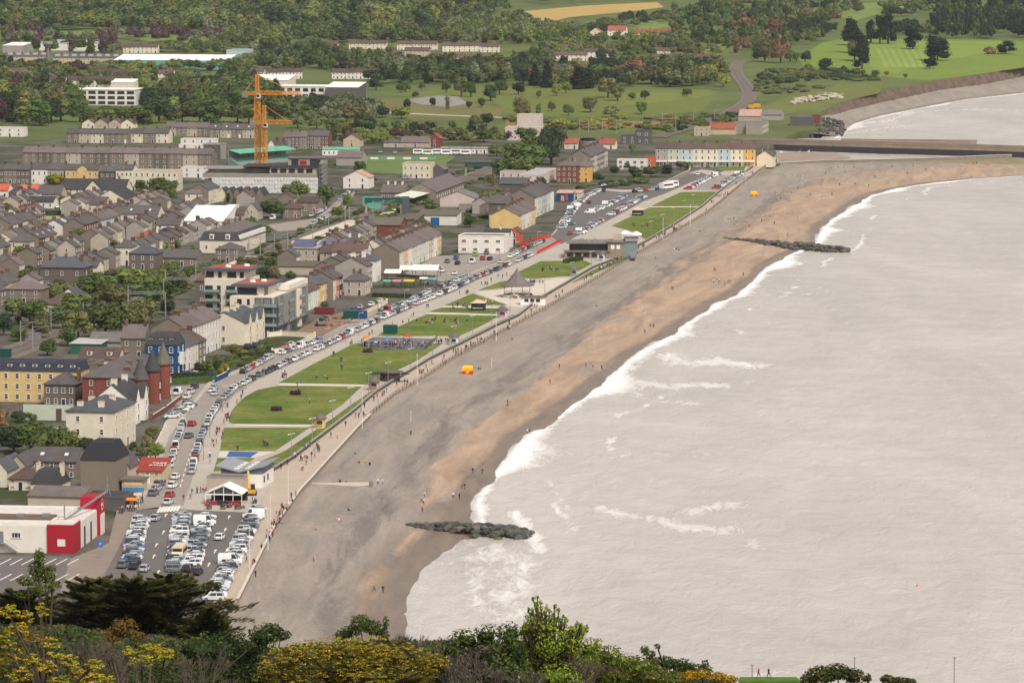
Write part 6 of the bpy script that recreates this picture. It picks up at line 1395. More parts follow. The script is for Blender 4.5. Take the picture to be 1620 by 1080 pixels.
for i in range(110):
    x = rng.uniform(1278,1336); y = rng.uniform(192,214); p = P(x, y, 1); hh = 4*(1-abs((x-1305)/32)**2)
    q = obj('rock', ROCKS[i % 6], hp, (p.x-c0.x,p.y-c0.y,max(0,hh)*rng.random()-3.2), rng.uniform(0,6), (rng.uniform(1.2,2.4),)*3); q.material_slots[0].link='OBJECT'; q.material_slots[0].material = M_ROCK[i % 4]
# harbour: piers and the slip
M_PIER = mat('pier_concrete', (142,128,112), .9, .2, .15, fine=.1); M_WEED = mat('weedy_wall', (58,54,58), .9, .25, .3)
def pier(px0, px1, py0, py1, zt, w, lab, weed=True):
    a, b = P(px0,py0,zt), P(px1,py1,zt); o = thing('harbour_pier', lab, 'pier', (a.x,a.y,0), math.atan2(b.y-a.y,b.x-a.x)); L = math.hypot(b.x-a.x,b.y-a.y)
    part_box(o,'deck',0,L,0,w,-2,zt,M_PIER); part_box(o,'wall',0,L,w-.8,w,zt+.003,zt+1.1,M_PIER)
    if weed: part_box(o,'weedy_face',.05,L-.05,-.25,-.003,-2,zt*.62,M_WEED); part_box(o,'kerb',0,L,-.15,.5,zt+.004,zt+.35,M_PIER)
    return o
pier(1150,1660,221,236,5.4,7,'long north harbour pier with dark weedy wall')
pier(1330,1545,223,225,5.0,4,'outer pier arm seen beyond the north pier', False)
sp_ = HWALL
o = thing('harbour_wall', 'low stone wall between the sand and the harbour water', 'wall', (sp_[0].x,sp_[0].y,0), 0)
mb = MB(); [mb.bar((a.x-sp_[0].x,a.y-sp_[0].y,1.6),(b.x-sp_[0].x,b.y-sp_[0].y,1.6),1.0,0,3.4) for a,b in zip(sp_,sp_[1:])]; mb.build('wall', M_WALL, o)
mb = MB(); [mb.bar((a.x-sp_[0].x,a.y-sp_[0].y,3.4),(b.x-sp_[0].x,b.y-sp_[0].y,3.4),1.2,0,.2) for a,b in zip(sp_,sp_[1:])]; mb.build('coping', M_CONC, o)
slab('harbour_shingle', [(1225,256),(1230,243),(1262,240),(1320,243),(1345,249),(1300,253),(1240,257)], .35, mat('harbour_mud',(150,132,120),.9,.2,.05), .4)
# ============================================================ SEAFRONT THINGS
def octa(cx, cy, r, n=8, a0=.3927): return [(cx+r*math.cos(a0+2*math.pi*i/n), cy+r*math.sin(a0+2*math.pi*i/n)) for i in range(n)]
def kiosk(px, py, r, h, wall, roof, lab, n=8, rh=None, cat='kiosk', name='kiosk'):
    o = thing(name, lab, cat, W(px,py)+Vector((0,0,.15)), 0)
    mb = MB(); mb.prism(octa(0,0,r,n), -.2, h); mb.build('wall', wm(wall) if isinstance(wall,str) else wall, o)
    mb = MB(); mb.frustum(0,0,h,h+.15,r*1.28,r*1.28,n); mb.frustum(0,0,h+.15,h+.15+(rh or r*.8),r*1.25,r*.12,n); mb.build('roof', roof, o)
    mb = MB(); mb.box(-r*.45,r*.45,-r*.99,-r*.90,1.0,2.0); mb.build('hatch', M_DARK, o)
    mb = MB(); mb.box(-r*.5,r*.5,-r*1.12,-r*.88,.9,1.0); mb.build('counter', M_FRAME, o)
    return o
M_KROOF = mat('kiosk_roof_grey', (104,94,92), .8, .15, .6)
kiosk(506,677,1.6,2.5,mat('kiosk_cream',(214,178,112),.7,.1,1),M_KROOF,'yellow kiosk with dark pointed roof on the lawn path')
kiosk(592,617,1.6,2.4,mat('kiosk_pink',(186,146,140),.7,.1,1),M_KROOF,'pink striped kiosk with grey pointed roof beside the dark pavilion')
kiosk(795,503,1.8,2.6,mat('kiosk_lilac',(206,176,190),.7,.1,1),M_KROOF,'lilac pink kiosk at the end of the picnic lawn')
kiosk(718,546,1.5,2.6,mat('kiosk_white',(206,208,208),.7,.1,1),M_KROOF,'white and grey kiosk beside the playground')
kiosk(908,437,1.7,2.6,mat('kiosk_mint',(150,178,150),.7,.1,1),M_KROOF,'mint green kiosk below the dark restaurant')
kiosk(951,413,1.7,2.6,mat('kiosk_white',(206,208,208)),M_KROOF,'white square kiosk with pointed roof beside the restaurant', n=4)
# dark oval pavilion
o = thing('lawn_pavilion', 'dark red pavilion with a wide oval roof by the promenade', 'pavilion', W(617,603)+Vector((0,0,.15)), 0)
mb = MB(); mb.prism([(math.cos(a*.524)*2.9, math.sin(a*.524)*2.0) for a in range(12)], -.2, 2.5); mb.build('wall', mat('pavilion_maroon',(84,54,58),.7,.15,1), o)
mb = MB(); mb.prism([(math.cos(a*.3142)*3.9, math.sin(a*.3142)*2.8) for a in range(20)], 2.5, 2.85); mb.prism([(math.cos(a*.3142)*3.0, math.sin(a*.3142)*2.0) for a in range(20)], 2.853, 3.0); mb.build('roof', M_KROOF, o)
for x in (-2.2,0,2.2):
    mb = MB(); mb.box(x-.6,x+.6,-2.1 if x==0 else -1.7,-1.9 if x==0 else -1.2,1.0,2.1); mb.build('shop_window', M_GLASS, o)
for sx in (-1,1):   # two parasols
    q = thing('parasol', 'dark parasol beside the oval pavilion', 'parasol', W(617,603)+Vector((sx*4.3,-1,.15)), 0, 'pavilion parasols'); mb = MB(); mb.frustum(0,0,2.1,2.7,1.5,.1,8); mb.build('canopy', M_DARK, q); mb = MB(); mb.frustum(0,0,0,2.6,.04,.04,6); mb.build('pole', M_STEEL, q)
# open stalls with pale pyramid roofs
def stall(px, py, w, h, lab, roofm):
    o = thing('stall', lab, 'stall', W(px,py)+Vector((0,0,.15)), R(-8)); mb = MB(); mb.box(-w/2,w/2,-w/2,w/2,-.1,h); mb.build('wall', mat('stall_black',(46,46,52),.8,.15,1), o)
    mb = MB(); mb.v=[(-w*.58,-w*.58,h),(w*.58,-w*.58,h),(w*.58,w*.58,h),(-w*.58,w*.58,h),(-w*.58,-w*.58,h+.15),(w*.58,-w*.58,h+.15),(w*.58,w*.58,h+.15),(-w*.58,w*.58,h+.15),(0,0,h+1.2)]; mb.f=[(3,2,1,0),(0,1,5,4),(1,2,6,5),(2,3,7,6),(3,0,4,7),(4,5,8),(5,6,8),(6,7,8),(7,4,8)]; mb.m=[0]*9; mb.build('roof', roofm, o)
    mb = MB(); mb.box(-w*.4,w*.4,-w/2-.4,-w/2,.8,.95); mb.build('counter', M_FRAME, o)
M_PINKT = mat('stall_roof_pink', (204,172,152), .8, .08, .8)
stall(757,491,4.4,2.5,'black stall with pinkish pyramid roof on the lawn south of the bandstand', M_PINKT); stall(1009,341,4.6,2.4,'black stall with pinkish roof on the far lawn edge', M_PINKT)
# white refreshment pavilion
o = thing('refreshment_pavilion', 'white round ended pavilion with flat green brown roof by the bandstand', 'pavilion', W(842,482)+Vector((0,0,.15)), R(-4))
mb = MB(); mb.prism([(-4,-1.6),(3.4,-1.6),(4.6,-.8),(4.6,.8),(3.4,1.6),(-4,1.6)], -.2, 2.6); mb.build('wall', M_FRAME, o); mb = MB(); mb.prism([(-4.4,-2.1),(3.6,-2.1),(5.1,-1),(5.1,1),(3.6,2.1),(-4.4,2.1)], 2.6, 2.9); mb.build('roof', rm('moss'), o)
for x in (-2.6,-.6,1.4): part_box(o,'window',x,x+1.4,-1.68,-1.6,1,2.1,M_GLASS)
# bandstand
bs = thing('bandstand', 'octagonal bandstand with swept grey tent roof and slim columns', 'bandstand', W(818,470)+Vector((0,0,.15)), 0)
mb = MB(); mb.prism(octa(0,0,5.2), -.2, .9); mb.build('base', M_CONC, bs)
mb = MB(); prof = [(6.1,4.3),(4.6,5.0),(3.3,5.9),(2.2,7.0),(1.2,8.3),(.4,9.5),(.08,10.2)]
for (r0,z0),(r1,z1) in zip(prof, prof[1:]): mb.frustum(0,0,z0,z1,r0,r1,8,0,False)
mb.build('roof', mat('bandstand_roof',(112,100,98),.8,.14,.6), bs); mb = MB(); mb.frustum(0,0,4.0,4.3,6.2,6.2,8); mb.build('cornice', mat('bandstand_trim',(92,88,86),.7,.1,1), bs)
for x,y in octa(0,0,4.9):
    mb = MB(); mb.frustum(x,y,.9,4.1,.09,.09,6); mb.build('column', mat('bandstand_trim',(92,88,86)), bs)
for (x0,y0),(x1,y1) in zip(octa(0,0,4.9), octa(0,0,4.9)[1:]):
    mb = MB(); mb.bar((x0,y0,1.8),(x1,y1,1.8),.08); mb.bar((x0,y0,1.3),(x1,y1,1.3),.06); [mb.bar((x0+(x1-x0)*k/8,y0+(y1-y0)*k/8,.9),(x0+(x1-x0)*k/8,y0+(y1-y0)*k/8,1.8),.05) for k in range(9)]; mb.build('railing', M_DARK, bs)
# green container and lifeguard huts
def container(px, py, L, w, h, m, lab, ang=-8, name='container', group=None):
    o = thing(name, lab, 'container', W(px,py)+Vector((0,0,.15)), R(ang), group); mb = MB(); mb.box(0,L,0,w,0,h); mb.build('body', m, o)
    mb = MB(); [mb.box(L*(i+.25)/9,L*(i+.6)/9,-.07,0,.15,h-.15) for i in range(9)]; [mb.box(L,L+.07,w*(i+.25)/6,w*(i+.6)/6,.15,h-.15) for i in range(6)]; mb.build('ribs', m, o)
    mb = MB(); mb.box(-.08,L+.1,-.09,w+.08,h,h+.1); mb.build('top_frame', m, o); return o
M_GCON = mat('green_container_paint', (24,78,68), .5, .1, .6)
container(606,529,4.2,3.2,2.7,M_GCON,'dark green container standing on the picnic lawn')
container(543,505,4.5,2.4,2.6,M_GCON,'dark green container on the building site')
container(565,505,3.0,2.4,2.6,mat('blue_container',(36,74,122),.5,.1,.6),'blue container on the building site')
container(497,497,6.5,2.4,2.0,mat('maroon_skip',(112,44,48),.6,.15,.6),'maroon open skip on the building site')
container(-2,566,3.4,2.4,2.5,M_GCON,'dark green container beside the railway line'); container(38,540,5,2.4,2.4,mat('grey_container',(126,124,122),.6,.15,.6),'graffiti grey container beside the railway line')
for px_, py_, lab in ((740,591,'yellow and red lifeguard hut on the open shingle'),(1193,311,'yellow and red lifeguard hut near the harbour wall')):
    A = P(px_, py_, 2.2); o = thing('lifeguard_hut', lab, 'lifeguard hut', A, R(-4)); w = 1.55
    mb = MB(); mb.box(-w,w,-1.2,1.2,-.3,1.0); mb.build('base', mat('hut_red',(200,48,34),.5,.06,1), o)
    mb = MB(); mb.box(-w-.02,w+.02,-1.22,1.22,1.0,2.1); mb.v += [(-w,-1.2,2.1),(w,-1.2,2.1),(w,1.2,2.1),(-w,1.2,2.1),(-w+.3,-.9,2.45),(w-.3,-.9,2.45),(w-.3,.9,2.45),(-w+.3,.9,2.45)]; b=len(mb.v)-8; mb.f += [(b,b+1,b+5,b+4),(b+1,b+2,b+6,b+5),(b+2,b+3,b+7,b+6),(b+3,b,b+4,b+7),(b+4,b+5,b+6,b+7)]; mb.m += [0]*5; mb.build('top', mat('hut_yellow',(246,186,24),.5,.06,1), o)
    mb = MB(); mb.box(-.5,.5,-1.28,-1.22,.2,1.7); mb.build('shutter', mat('hut_yellow2',(226,166,20),.5,.06,1), o)
# cafe with butterfly roof, old wing and marquee
A = W(341,771)+Vector((0,0,.12)); cf = thing('beach_cafe', 'white beach cafe with grey butterfly roof and roof lights', 'cafe', A, R(-9))
part_box(cf,'wall',1.2,11.2,.6,13.5,-.2,3.2,M_FRAME)
M_ZN = mat('cafe_roof_zinc', (140,144,150), .5, .06, .6)
for nm_, v in (('roof',[(0,0,5.0),(5.7,0,3.6),(5.7,15,3.6),(0,15,5.0)]),('roof',[(5.75,0,3.6),(12.2,0,5.2),(12.2,15,5.2),(5.75,15,3.6)])):
    mb = MB(); mb.v = v+[(x,y,z+.25) for x,y,z in v]; mb.f=[(3,2,1,0),(4,5,6,7),(0,1,5,4),(1,2,6,5),(2,3,7,6),(3,0,4,7)]; mb.m=[0]*6; rf_ = mb.build(nm_, M_ZN, cf)
    for k in range(4):
        cx, cz = (4.6,3.9) if v[0][0] == 0 else (7.4,4.05); mb = MB(); mb.box(cx-.6,cx+.6,2+k*3.3,3.4+k*3.3,cz+.2,cz+.42); mb.build('rooflight', mat('rooflight_white',(222,220,204),.4,.05,1), rf_)
mb = MB(); mb.v=[(1.2,.6,3.2),(11.2,.6,3.2),(11.2,.6,4.9),(5.7,.6,3.6),(1.2,.6,4.7)]; mb.f=[(0,1,2,3,4)]; mb.v += [(11.2,.6,3.2),(11.2,13.5,3.2),(11.2,13.5,4.9),(11.2,.6,4.9)]; mb.f.append((5,6,7,8)); mb.m=[0,0]; mb.build('gable_panel', mat('cafe_grey_panel',(104,110,120),.6,.08,1), cf)
for y in (3,7): obj('window', window_data('sash', M_DARK), cf, (11.2,y,1.2), R(90), (1.1,1,1.3))
o = thing('cafe_wing', 'old flat cafe wing with stone parapet behind the marquee', 'building', W(327,777)+Vector((0,0,.12)), R(-9))
part_box(o,'wall',0,9,0,5,-.2,3.0,wm('beige')); part_box(o,'roof',.3,8.7,.3,4.7,3.0,3.1,M_DARK)
for q in ((0,9,0,.3),(0,9,4.7,5),(0,.3,.3,4.7),(8.7,9,.3,4.7)): part_box(o,'parapet',q[0],q[1],q[2],q[3],3.003,3.6,wm('concrete'))
o = thing('marquee', 'white marquee with open pointed gable beside the cafe', 'marquee', W(325,798)+Vector((0,0,.12)), R(-7))
w, r = gable_mesh(7, 8.6, 2.4, 1.9, axis='y', t=.1, ov=.15); M_PVC = mat('marquee_white',(232,228,222),.5,.04,1); r.build('canopy', M_PVC, o)
mb = MB(); mb.v=[(0,.05,2.4),(8.6,.05,2.4),(4.3,.05,4.3)]; mb.f=[(0,1,2)]; mb.m=[0]; mb.build('gable_window', mat('marquee_window',(70,76,74),.2,.1,1), o)
part_box(o,'fascia',0,8.6,-.05,.04,2.2,2.5,M_PVC); part_box(o,'back_wall',0,8.6,6.9,7,0,2.4,M_DARK)
for x in (0.06,2.1,4.3,6.5,8.54): part_box(o,'pole',x-.07,x+.07,-.04,.1,0,2.3 if x in (0.06,8.54) else (3.2 if x!=4.3 else 4.1),M_PVC)
for k in range(6): part_box(o,'windbreak',.15+k*1.42,1.5+k*1.42,-1.3,-1.24,0,1.0,mat('windbreak_red',(150,40,60),.7,.1,1) if k not in (2,3) else M_DARK)
for k, x in enumerate((331,353,376)):
    q = thing('planter', 'round planter with reddish shrub before the marquee', 'planter', W(x,806)+Vector((0,0,.12)), 0, 'planters before the marquee'); mb = MB(); mb.frustum(0,0,0,.7,.55,.75,10); mb.build('pot', wm('stone'), q); c = obj('plant', CROWN['bush'][k%3], q, (0,0,.5), k, (.8,.8,.7)); c.material_slots[0].link='OBJECT'; c.material_slots[0].material = F['brown']
o = thing('telehandler', 'yellow telehandler with raised boom beside the cafe', 'machine', W(397,783)+Vector((0,0,.12)), R(100))
part_box(o,'chassis',-2,2,-.9,.9,.6,1.3,mat('machine_yellow',(206,150,40),.5,.1,1)); part_box(o,'cab',-.8,.5,-.9,.1,1.3,2.5,M_GLASS); mb = MB(); mb.bar((-1.6,.5,1.6),(1.2,.5,5.4),.45); mb.build('boom', mat('machine_yellow',(206,150,40)), o)
for x in (-1.3,1.3):
    for y in (-1,1): 
        mb = MB(); mb.frustum(0,0,-.2,.2,.62,.62,12); q = mb.build('wheel', M_DARK, o); q.location = (x,y,.62); q.rotation_euler = (R(90),0,0)
# dark glass restaurant on the promenade
A = W(893,409)+Vector((0,0,.12)); rs = thing('seafront_restaurant', 'dark glazed seafront restaurant with flat layered roofs and white sail canopy', 'restaurant', A, R(-3)); pr = ppm(A.y)
M_RST = mat('restaurant_stone',(142,126,112),.9,.15,.6); M_DG = mat('restaurant_glass',(44,42,46),.12,.15,.5,spec=.6); M_RRF = mat('restaurant_roof',(118,112,104),.8,.12,.4)
def rp(n,x0,x1,y0,y1,z0,z1,m): return part_box(rs,n,x0,x1,y0,y1,z0,z1,m)
rp('lower_front',0,17.5,0,4,-.2,2.6,M_RST); rp('terrace',-.4,17.9,-.6,4.4,2.603,2.9,M_RRF); rp('upper_glass',1.8,17,2.4,16,2.903,5.6,M_DG); rp('roof',.6,18,1.2,17,5.603,6.0,M_RRF); rp('side_wing',17.02,23,1,12,-.2,6.2,M_RST); rp('wing_roof',16.6,23.6,.4,12.6,6.203,6.6,M_RRF); rp('tower',19,22,8,14,6.603,9,wm('beige')); rp('glass_hall',23.02,28,5,24,-.2,6.4,M_BALC); rp('hall_roof',22.9,28.6,4.4,24.6,6.403,6.6,M_STEEL)
for x in (1,4.2,7.4,10.6,13.8): rp('window',x,x+2.4,-.08,-.003,.5,2.2,M_DG)
for x in (18.2,20.4): rp('window',x,x+1.4,.92,.997,3.6,5.2,M_FRAME)
mb = MB()
for k in range(8): mb.bar((23+k*.7,4.9,0),(23+k*.7,4.9,6.4),.1); mb.bar((28.05,5+k*2.6,0),(28.05,5+k*2.6,6.4),.1)
mb.build('mullion', M_STEEL, rs)
mb = MB(); n_ = 8
for i in range(n_+1):
    for j in range(5): u, v_ = i/n_, j/4; mb.v.append((21.5+u*8.5, 16+v_*8, 8.4+1.2*abs(math.sin(u*2*math.pi))*(1-abs(2*v_-1))**.6-.6*u))
mb.f = [(i*5+j,(i+1)*5+j,(i+1)*5+j+1,i*5+j+1) for i in range(n_) for j in range(4)]; mb.m=[0]*len(mb.f); mb.build('sail_canopy', M_PVC, rs)
for k in range(5): rp('roof_plant',3+k*2.6,4.6+k*2.6,6+(k%2)*4,8+(k%2)*4,6.003,6.9,M_STEEL)
# beer garden: roofs, bright stalls
M_TENTW = mat('tent_white',(222,216,208),.6,.06,1)
def canopy(px, py, w, d, h, m, lab, ang=-6, name='garden_canopy', cat='canopy'):
    o = thing(name, lab, cat, W(px,py)+Vector((0,0,.05)), R(ang)); r = MB(); ww, rr = gable_mesh(w, d, h, d*.16, t=.1, ov=.1); rr.build('roof', m, o)
    for x in (.1,w-.1):
        for y in (.1,d-.1): part_box(o,'post',x-.08,x+.08,y-.08,y+.08,0,h,M_DARK)
    return o
for q in ((632,439,9,8,2.8,M_TENTW,'grey white covered terrace of the beer garden'),(652,440,9.5,10,2.9,M_TENTW,'broad white covered terrace of the beer garden'),(608,444,6,7,2.7,M_TENTW,'small pale canopy beside the white timbered house'),(606,455,2.8,3,2.2,rm('green'),'green topped food stall'),(621,455,3.0,3,2.2,mat('stall_pink',(206,120,130),.7,.1,1),'pink topped food stall'),(639,455,3.6,3,2.2,mat('stall_yellow',(220,176,40),.7,.1,1),'yellow topped food stall'),(664,451,2.8,3,2.2,M_TENTW,'white topped food stall'),(676,452,3.2,3,2.2,mat('stall_teal',(96,156,160),.7,.1,1),'turquoise topped food stall')): canopy(*q[:6], q[6])
for k, (x_, y_) in enumerate(((200,806),(207,798))): canopy(x_, y_, 2.4, 2.4, 2.1, mat('stall_orange',(220,128,40),.7,.1,1) if k == 0 else mat('stall_multi',(190,170,150),.7,.3,2), 'orange topped stall by the leisure hall' if k == 0 else 'patterned stall by the leisure hall')
# playground
pgx = [(580,549),(592,551),(600,543),(612,551),(622,545),(634,551),(645,546),(660,551),(668,544)]
for k, (x_, y_) in enumerate(pgx):
    A = W(x_,y_)+Vector((0,0,.2))
    if k % 3 == 0:
        o = thing('climbing_frame', ['orange roofed climbing frame with slide','blue roofed climbing frame with slide','red roofed climbing frame with slide'][k//3]+' in the playground', 'climbing frame', A, R(20*k))
        for x in (-1,1):
            for y in (-1,1): part_box(o,'post',x-.08,x+.08,y-.08,y+.08,0,2.6,M_STEEL)
        part_box(o,'platform',-1,1,-1,1,1.2,1.35,M_DARK); mb = MB(); mb.frustum(0,0,2.6,3.5,1.6,.1,4); mb.build('roof', [mat('play_orange',(206,128,50),.6,.1,1),mat('play_blue',(60,120,180),.6,.1,1),mat('play_red',(190,60,50),.6,.1,1)][k//3], o); mb = MB(); mb.bar((1,0,1.3),(3.2,0,.2),.6,0,.1); mb.build('slide', M_STEEL, o)
    elif k % 3 == 1:
        o = thing('swing_set', ['swing set by the orange climbing frame','swing set by the blue climbing frame','swing set by the red climbing frame'][k//3], 'swings', A, R(15))
        mb = MB(); mb.bar((-2,0,2.3),(2,0,2.3),.1); [mb.bar((x,0,2.3),(x,s*.9,0),.09) for x in (-2,2) for s in (-1,1)]; mb.build('frame', M_STEEL, o)
        for x in (-1,1): mb = MB(); mb.box(x-.25,x+.25,-.1,.1,.5,.56); mb.bar((x-.22,0,.5),(x-.22,0,2.3),.03); mb.bar((x+.22,0,.5),(x+.22,0,2.3),.03); mb.build('swing_seat', M_DARK, o)
    else:
        o = thing('play_dome', ['low metal dome near the orange frame','low metal dome near the blue frame','low metal dome near the red frame'][k//3], 'play dome', A, 0); mb = MB()
        for i in range(6):
            a = i*math.pi/3; [mb.bar((math.cos(a)*1.4*math.cos(t0),math.sin(a)*1.4*math.cos(t0),1.4*math.sin(t0)),(math.cos(a)*1.4*math.cos(t0+.5),math.sin(a)*1.4*math.cos(t0+.5),1.4*math.sin(t0+.5)),.07) for t0 in (0,.5,1.0)]
        mb.build('bars', M_STEEL, o); mb = MB(); mb.frustum(0,0,0,.06,1.5,1.5,10); mb.build('mat', M_DARK, o)
fp = [W(a,b)+Vector((0,0,.2)) for a,b in [(566,546),(598,555),(672,554),(692,537)]]
o = thing('playground_fence', 'dark railing round the playground', 'fence', fp[0], 0)
for a, b in zip(fp, fp[1:]):
    mb = MB(); mb.bar(a-fp[0]+Vector((0,0,1.1)), b-fp[0]+Vector((0,0,1.1)), .07); mb.bar(a-fp[0]+Vector((0,0,.3)), b-fp[0]+Vector((0,0,.3)), .07); mb.build('rail', M_DARK, o)
    for p, _ in along([a,b], 1.2): mb = MB(); mb.box(p.x-fp[0].x-.04,p.x-fp[0].x+.04,p.y-fp[0].y-.04,p.y-fp[0].y+.04,0,1.15); mb.build('post', M_DARK, o)
# flower beds on the lawns
for x_, y_, lab in ((468,625,'round dark red flower bed in the middle lawn, northern one'),(438,650,'round dark red flower bed in the middle lawn, southern one'),(582,558,'oblong dark red flower bed below the playground')):
    o = thing('flower_bed', lab, 'flower bed', W(x_,y_)+Vector((0,0,.18)), 0); mb = MB(); mb.frustum(0,0,0,.12,1.9,1.8,14); mb.build('soil', mat('soil',(84,64,52),.95,.2,1), o)
    for k in range(9): a = k*.7; c = obj('plant', CROWN['bush'][k%3], o, (math.cos(a)*1.1*(k>0),math.sin(a)*1.1*(k>0),.05), k, (.8,.8,.9)); c.material_slots[0].link='OBJECT'; c.material_slots[0].material = F['purple']
# hedges and garden walls
def hedge(a, b, h, w, col, lab):
    p, q = W(*a), W(*b); L = (q-p).length; o = thing('hedge', lab, 'hedge', p, math.atan2(q.y-p.y,q.x-p.x)); mb = MB(); mb.box(0,L,-w/2,w/2,-.1,h); mb.build('core', F[col], o)
    mb = MB(); r = random.Random(int(a[0]))
    for i in range(int(L*70)):
        f = r.randrange(3); x = r.uniform(0,L); y, z, n = (r.uniform(-w/2,w/2),h,Vector((0,0,1))) if f == 0 else ((-w/2,r.uniform(0,h),Vector((0,-1,0))) if f == 1 else (w/2,r.uniform(0,h),Vector((0,1,0))))
        nn = (n+Vector((r.uniform(-.7,.7),r.uniform(-.7,.7),r.uniform(-.7,.7)))).normalized(); t = nn.cross(Vector((r.uniform(-1,1),r.uniform(-1,1),.3))).normalized(); bb = nn.cross(t); c = Vector((x,y,z)); s = .28
        mb.face([c-t*s, c+bb*s*.7, c+t*s, c-bb*s*.7])
    mb.build('leaves', F[col], o)
hedge((254,601),(330,598),1.7,1.8,'dark','clipped dark hedge below the blue house, upper one'); hedge((252,609),(334,603),1.5,1.8,'mid','clipped hedge along the lane below the blue house, lower one')
hedge((351,581),(415,574),1.2,1.6,'mid','garden hedge before the guest house, outer one'); hedge((380,566),(432,562),1.4,1.6,'dark','garden hedge before the guest house, inner one'); hedge((590,470),(650,472),1.4,1.5,'dark','hedge between beer garden and villa lawn'); hedge((895,417),(918,412),1.6,2.5,'dark','thick hedge before the dark restaurant'); hedge((46,342),(108,341),2.2,2,'dark','tall hedge behind the bowling green')
def gwall(pts, h, m, lab):
    q = [W(*p) for p in pts]; o = thing('garden_wall', lab, 'wall', q[0], 0)
    mb = MB(); [mb.bar(a-q[0]+Vector((0,0,h/2)), b-q[0]+Vector((0,0,h/2)), .3, 0, h) for a,b in zip(q,q[1:])]; mb.build('wall', m, o); mb = MB(); [mb.bar(a-q[0]+Vector((0,0,h+.06)), b-q[0]+Vector((0,0,h+.06)), .42, 0, .1) for a,b in zip(q,q[1:])]; mb.build('coping', M_CONC, o)
    for p in q: part_box(o,'pillar',p.x-q[0].x-.3,p.x-q[0].x+.3,p.y-q[0].y-.3,p.y-q[0].y+.3,0,h+.4,m)
gwall([(424,533),(445,531),(498,534),(460,556),(431,560)],1.5,wm('ivory'),'cream garden wall round the small forecourt'); gwall([(341,605),(359,596),(362,590)],1.6,wm('blue'),'blue garden wall at the hedge corner'); gwall([(232,735),(255,692),(262,678)],1.1,wm('ivory'),'cream wall with pillars along the near street'); gwall([(240,664),(262,650),(286,632)],1.2,wm('brick'),'red brick wall with white pillars along the street'); gwall([(560,505),(600,487),(612,480)],1.3,wm('ivory'),'cream wall beside the building site'); gwall([(504,350),(540,330)],2,wm('stone'),'stone wall along the station street'); gwall([(1040,300),(1090,276),(1092,270)],2.2,wm('concrete'),'grey yard wall near the harbour terrace')
slab('building_site', [(468,524),(500,506),(545,492),(600,487),(576,508),(545,517),(508,533),(480,530)], 4.06, mat('churned_earth',(128,104,86),.95,.3,.2,fine=.2), .08)
slab('forecourt', [(432,552),(470,540),(500,537),(470,556),(440,562)], 4.07, M_TAR, .05); slab('bowling_green', [(56,347),(60,338),(108,338),(107,347)], 4.08, mat('bowling_turf',(150,150,96),.95,.06,.1), .05); slab('forecourt', [(640,432),(690,405),(760,402),(800,398),(812,400),(760,425),(700,446)], 4.06, M_ROAD, .05); slab('side_street', [(420,356),(500,345),(540,312),(556,300),(562,304),(548,330),(500,362),(440,366)], 4.06, M_ROAD, .05); slab('forecourt',[(262,612),(330,606),(300,642),(275,640)],4.07,M_ROAD,.05)
slab('lawn',[(592,474),(648,472),(640,466),(592,466)],4.09,M_LAWN,.05)
for k in range(14):
    p = W(rng.uniform(500,560), rng.uniform(500,516)); o = thing('earth_mound', 'heap of brown earth on the building site', 'earth heap', p, rng.uniform(0,6), 'earth heaps on the building site'); q = obj('heap', ROCKS[k%6], o, (0,0,.2), 0, (rng.uniform(1,2.4),rng.uniform(1,2.4),rng.uniform(.6,1.4))); q.material_slots[0].link='OBJECT'; q.material_slots[0].material = MATS['churned_earth']
o = thing('excavator', 'small excavator among the earth heaps', 'excavator', W(506,516), R(30)); part_box(o,'tracks',-1.4,1.4,-1,1,0,.7,M_DARK); part_box(o,'body',-1,1,-.9,.9,.75,1.7,mat('machine_grey',(120,120,116),.5,.1,1)); part_box(o,'cab',-.2,.9,-.85,.1,1.7,2.8,M_GLASS); mb = MB(); mb.bar((1,.3,1.6),(2.8,.3,3.2),.3); mb.bar((2.8,.3,3.2),(3.8,.3,1.4),.25); mb.build('arm', M_DARK, o)
# promenade railing with posts, tall poles, lawn lamps, street lamps
rl = [P(a,b,3.92) for a,b in PROM_EDGE_PX[8:]]; o = thing('promenade_railing', 'dark railing along the seaward edge of the promenade', 'railing', rl[0], 0); mb = MB()
for a, b in zip(rl, rl[1:]):
    for z in (.35,.7,1.1): mb.bar(a-rl[0]+Vector((-.3,0,z)), b-rl[0]+Vector((-.3,0,z)), .07)
mb.build('rails', M_DARK, o); mb = MB(); mb.box(-.06,.06,-.06,.06,0,1.2); pm__ = mb.mesh('post', M_DARK)
for p, a in along(rl, 5.2): obj('post', pm__, o, p-rl[0]+Vector((-.3,0,0)))
ws = [P(a,b,3.92) for a,b in PROM_EDGE_PX[1:9]]; o = thing('promenade_wall', 'low concrete wall along the southern promenade edge', 'wall', ws[0], 0); mb = MB(); [mb.bar(a-ws[0]+Vector((-.25,0,.25)), b-ws[0]+Vector((-.25,0,.25)), .5, 0, .5) for a,b in zip(ws,ws[1:])]; mb.build('wall', M_WALL, o); mb = MB(); [mb.bar(a-ws[0]+Vector((-.25,0,.55)), b-ws[0]+Vector((-.25,0,.55)), .6, 0, .1) for a,b in zip(ws,ws[1:])]; mb.build('coping', M_CONC, o)
LAMP = {}
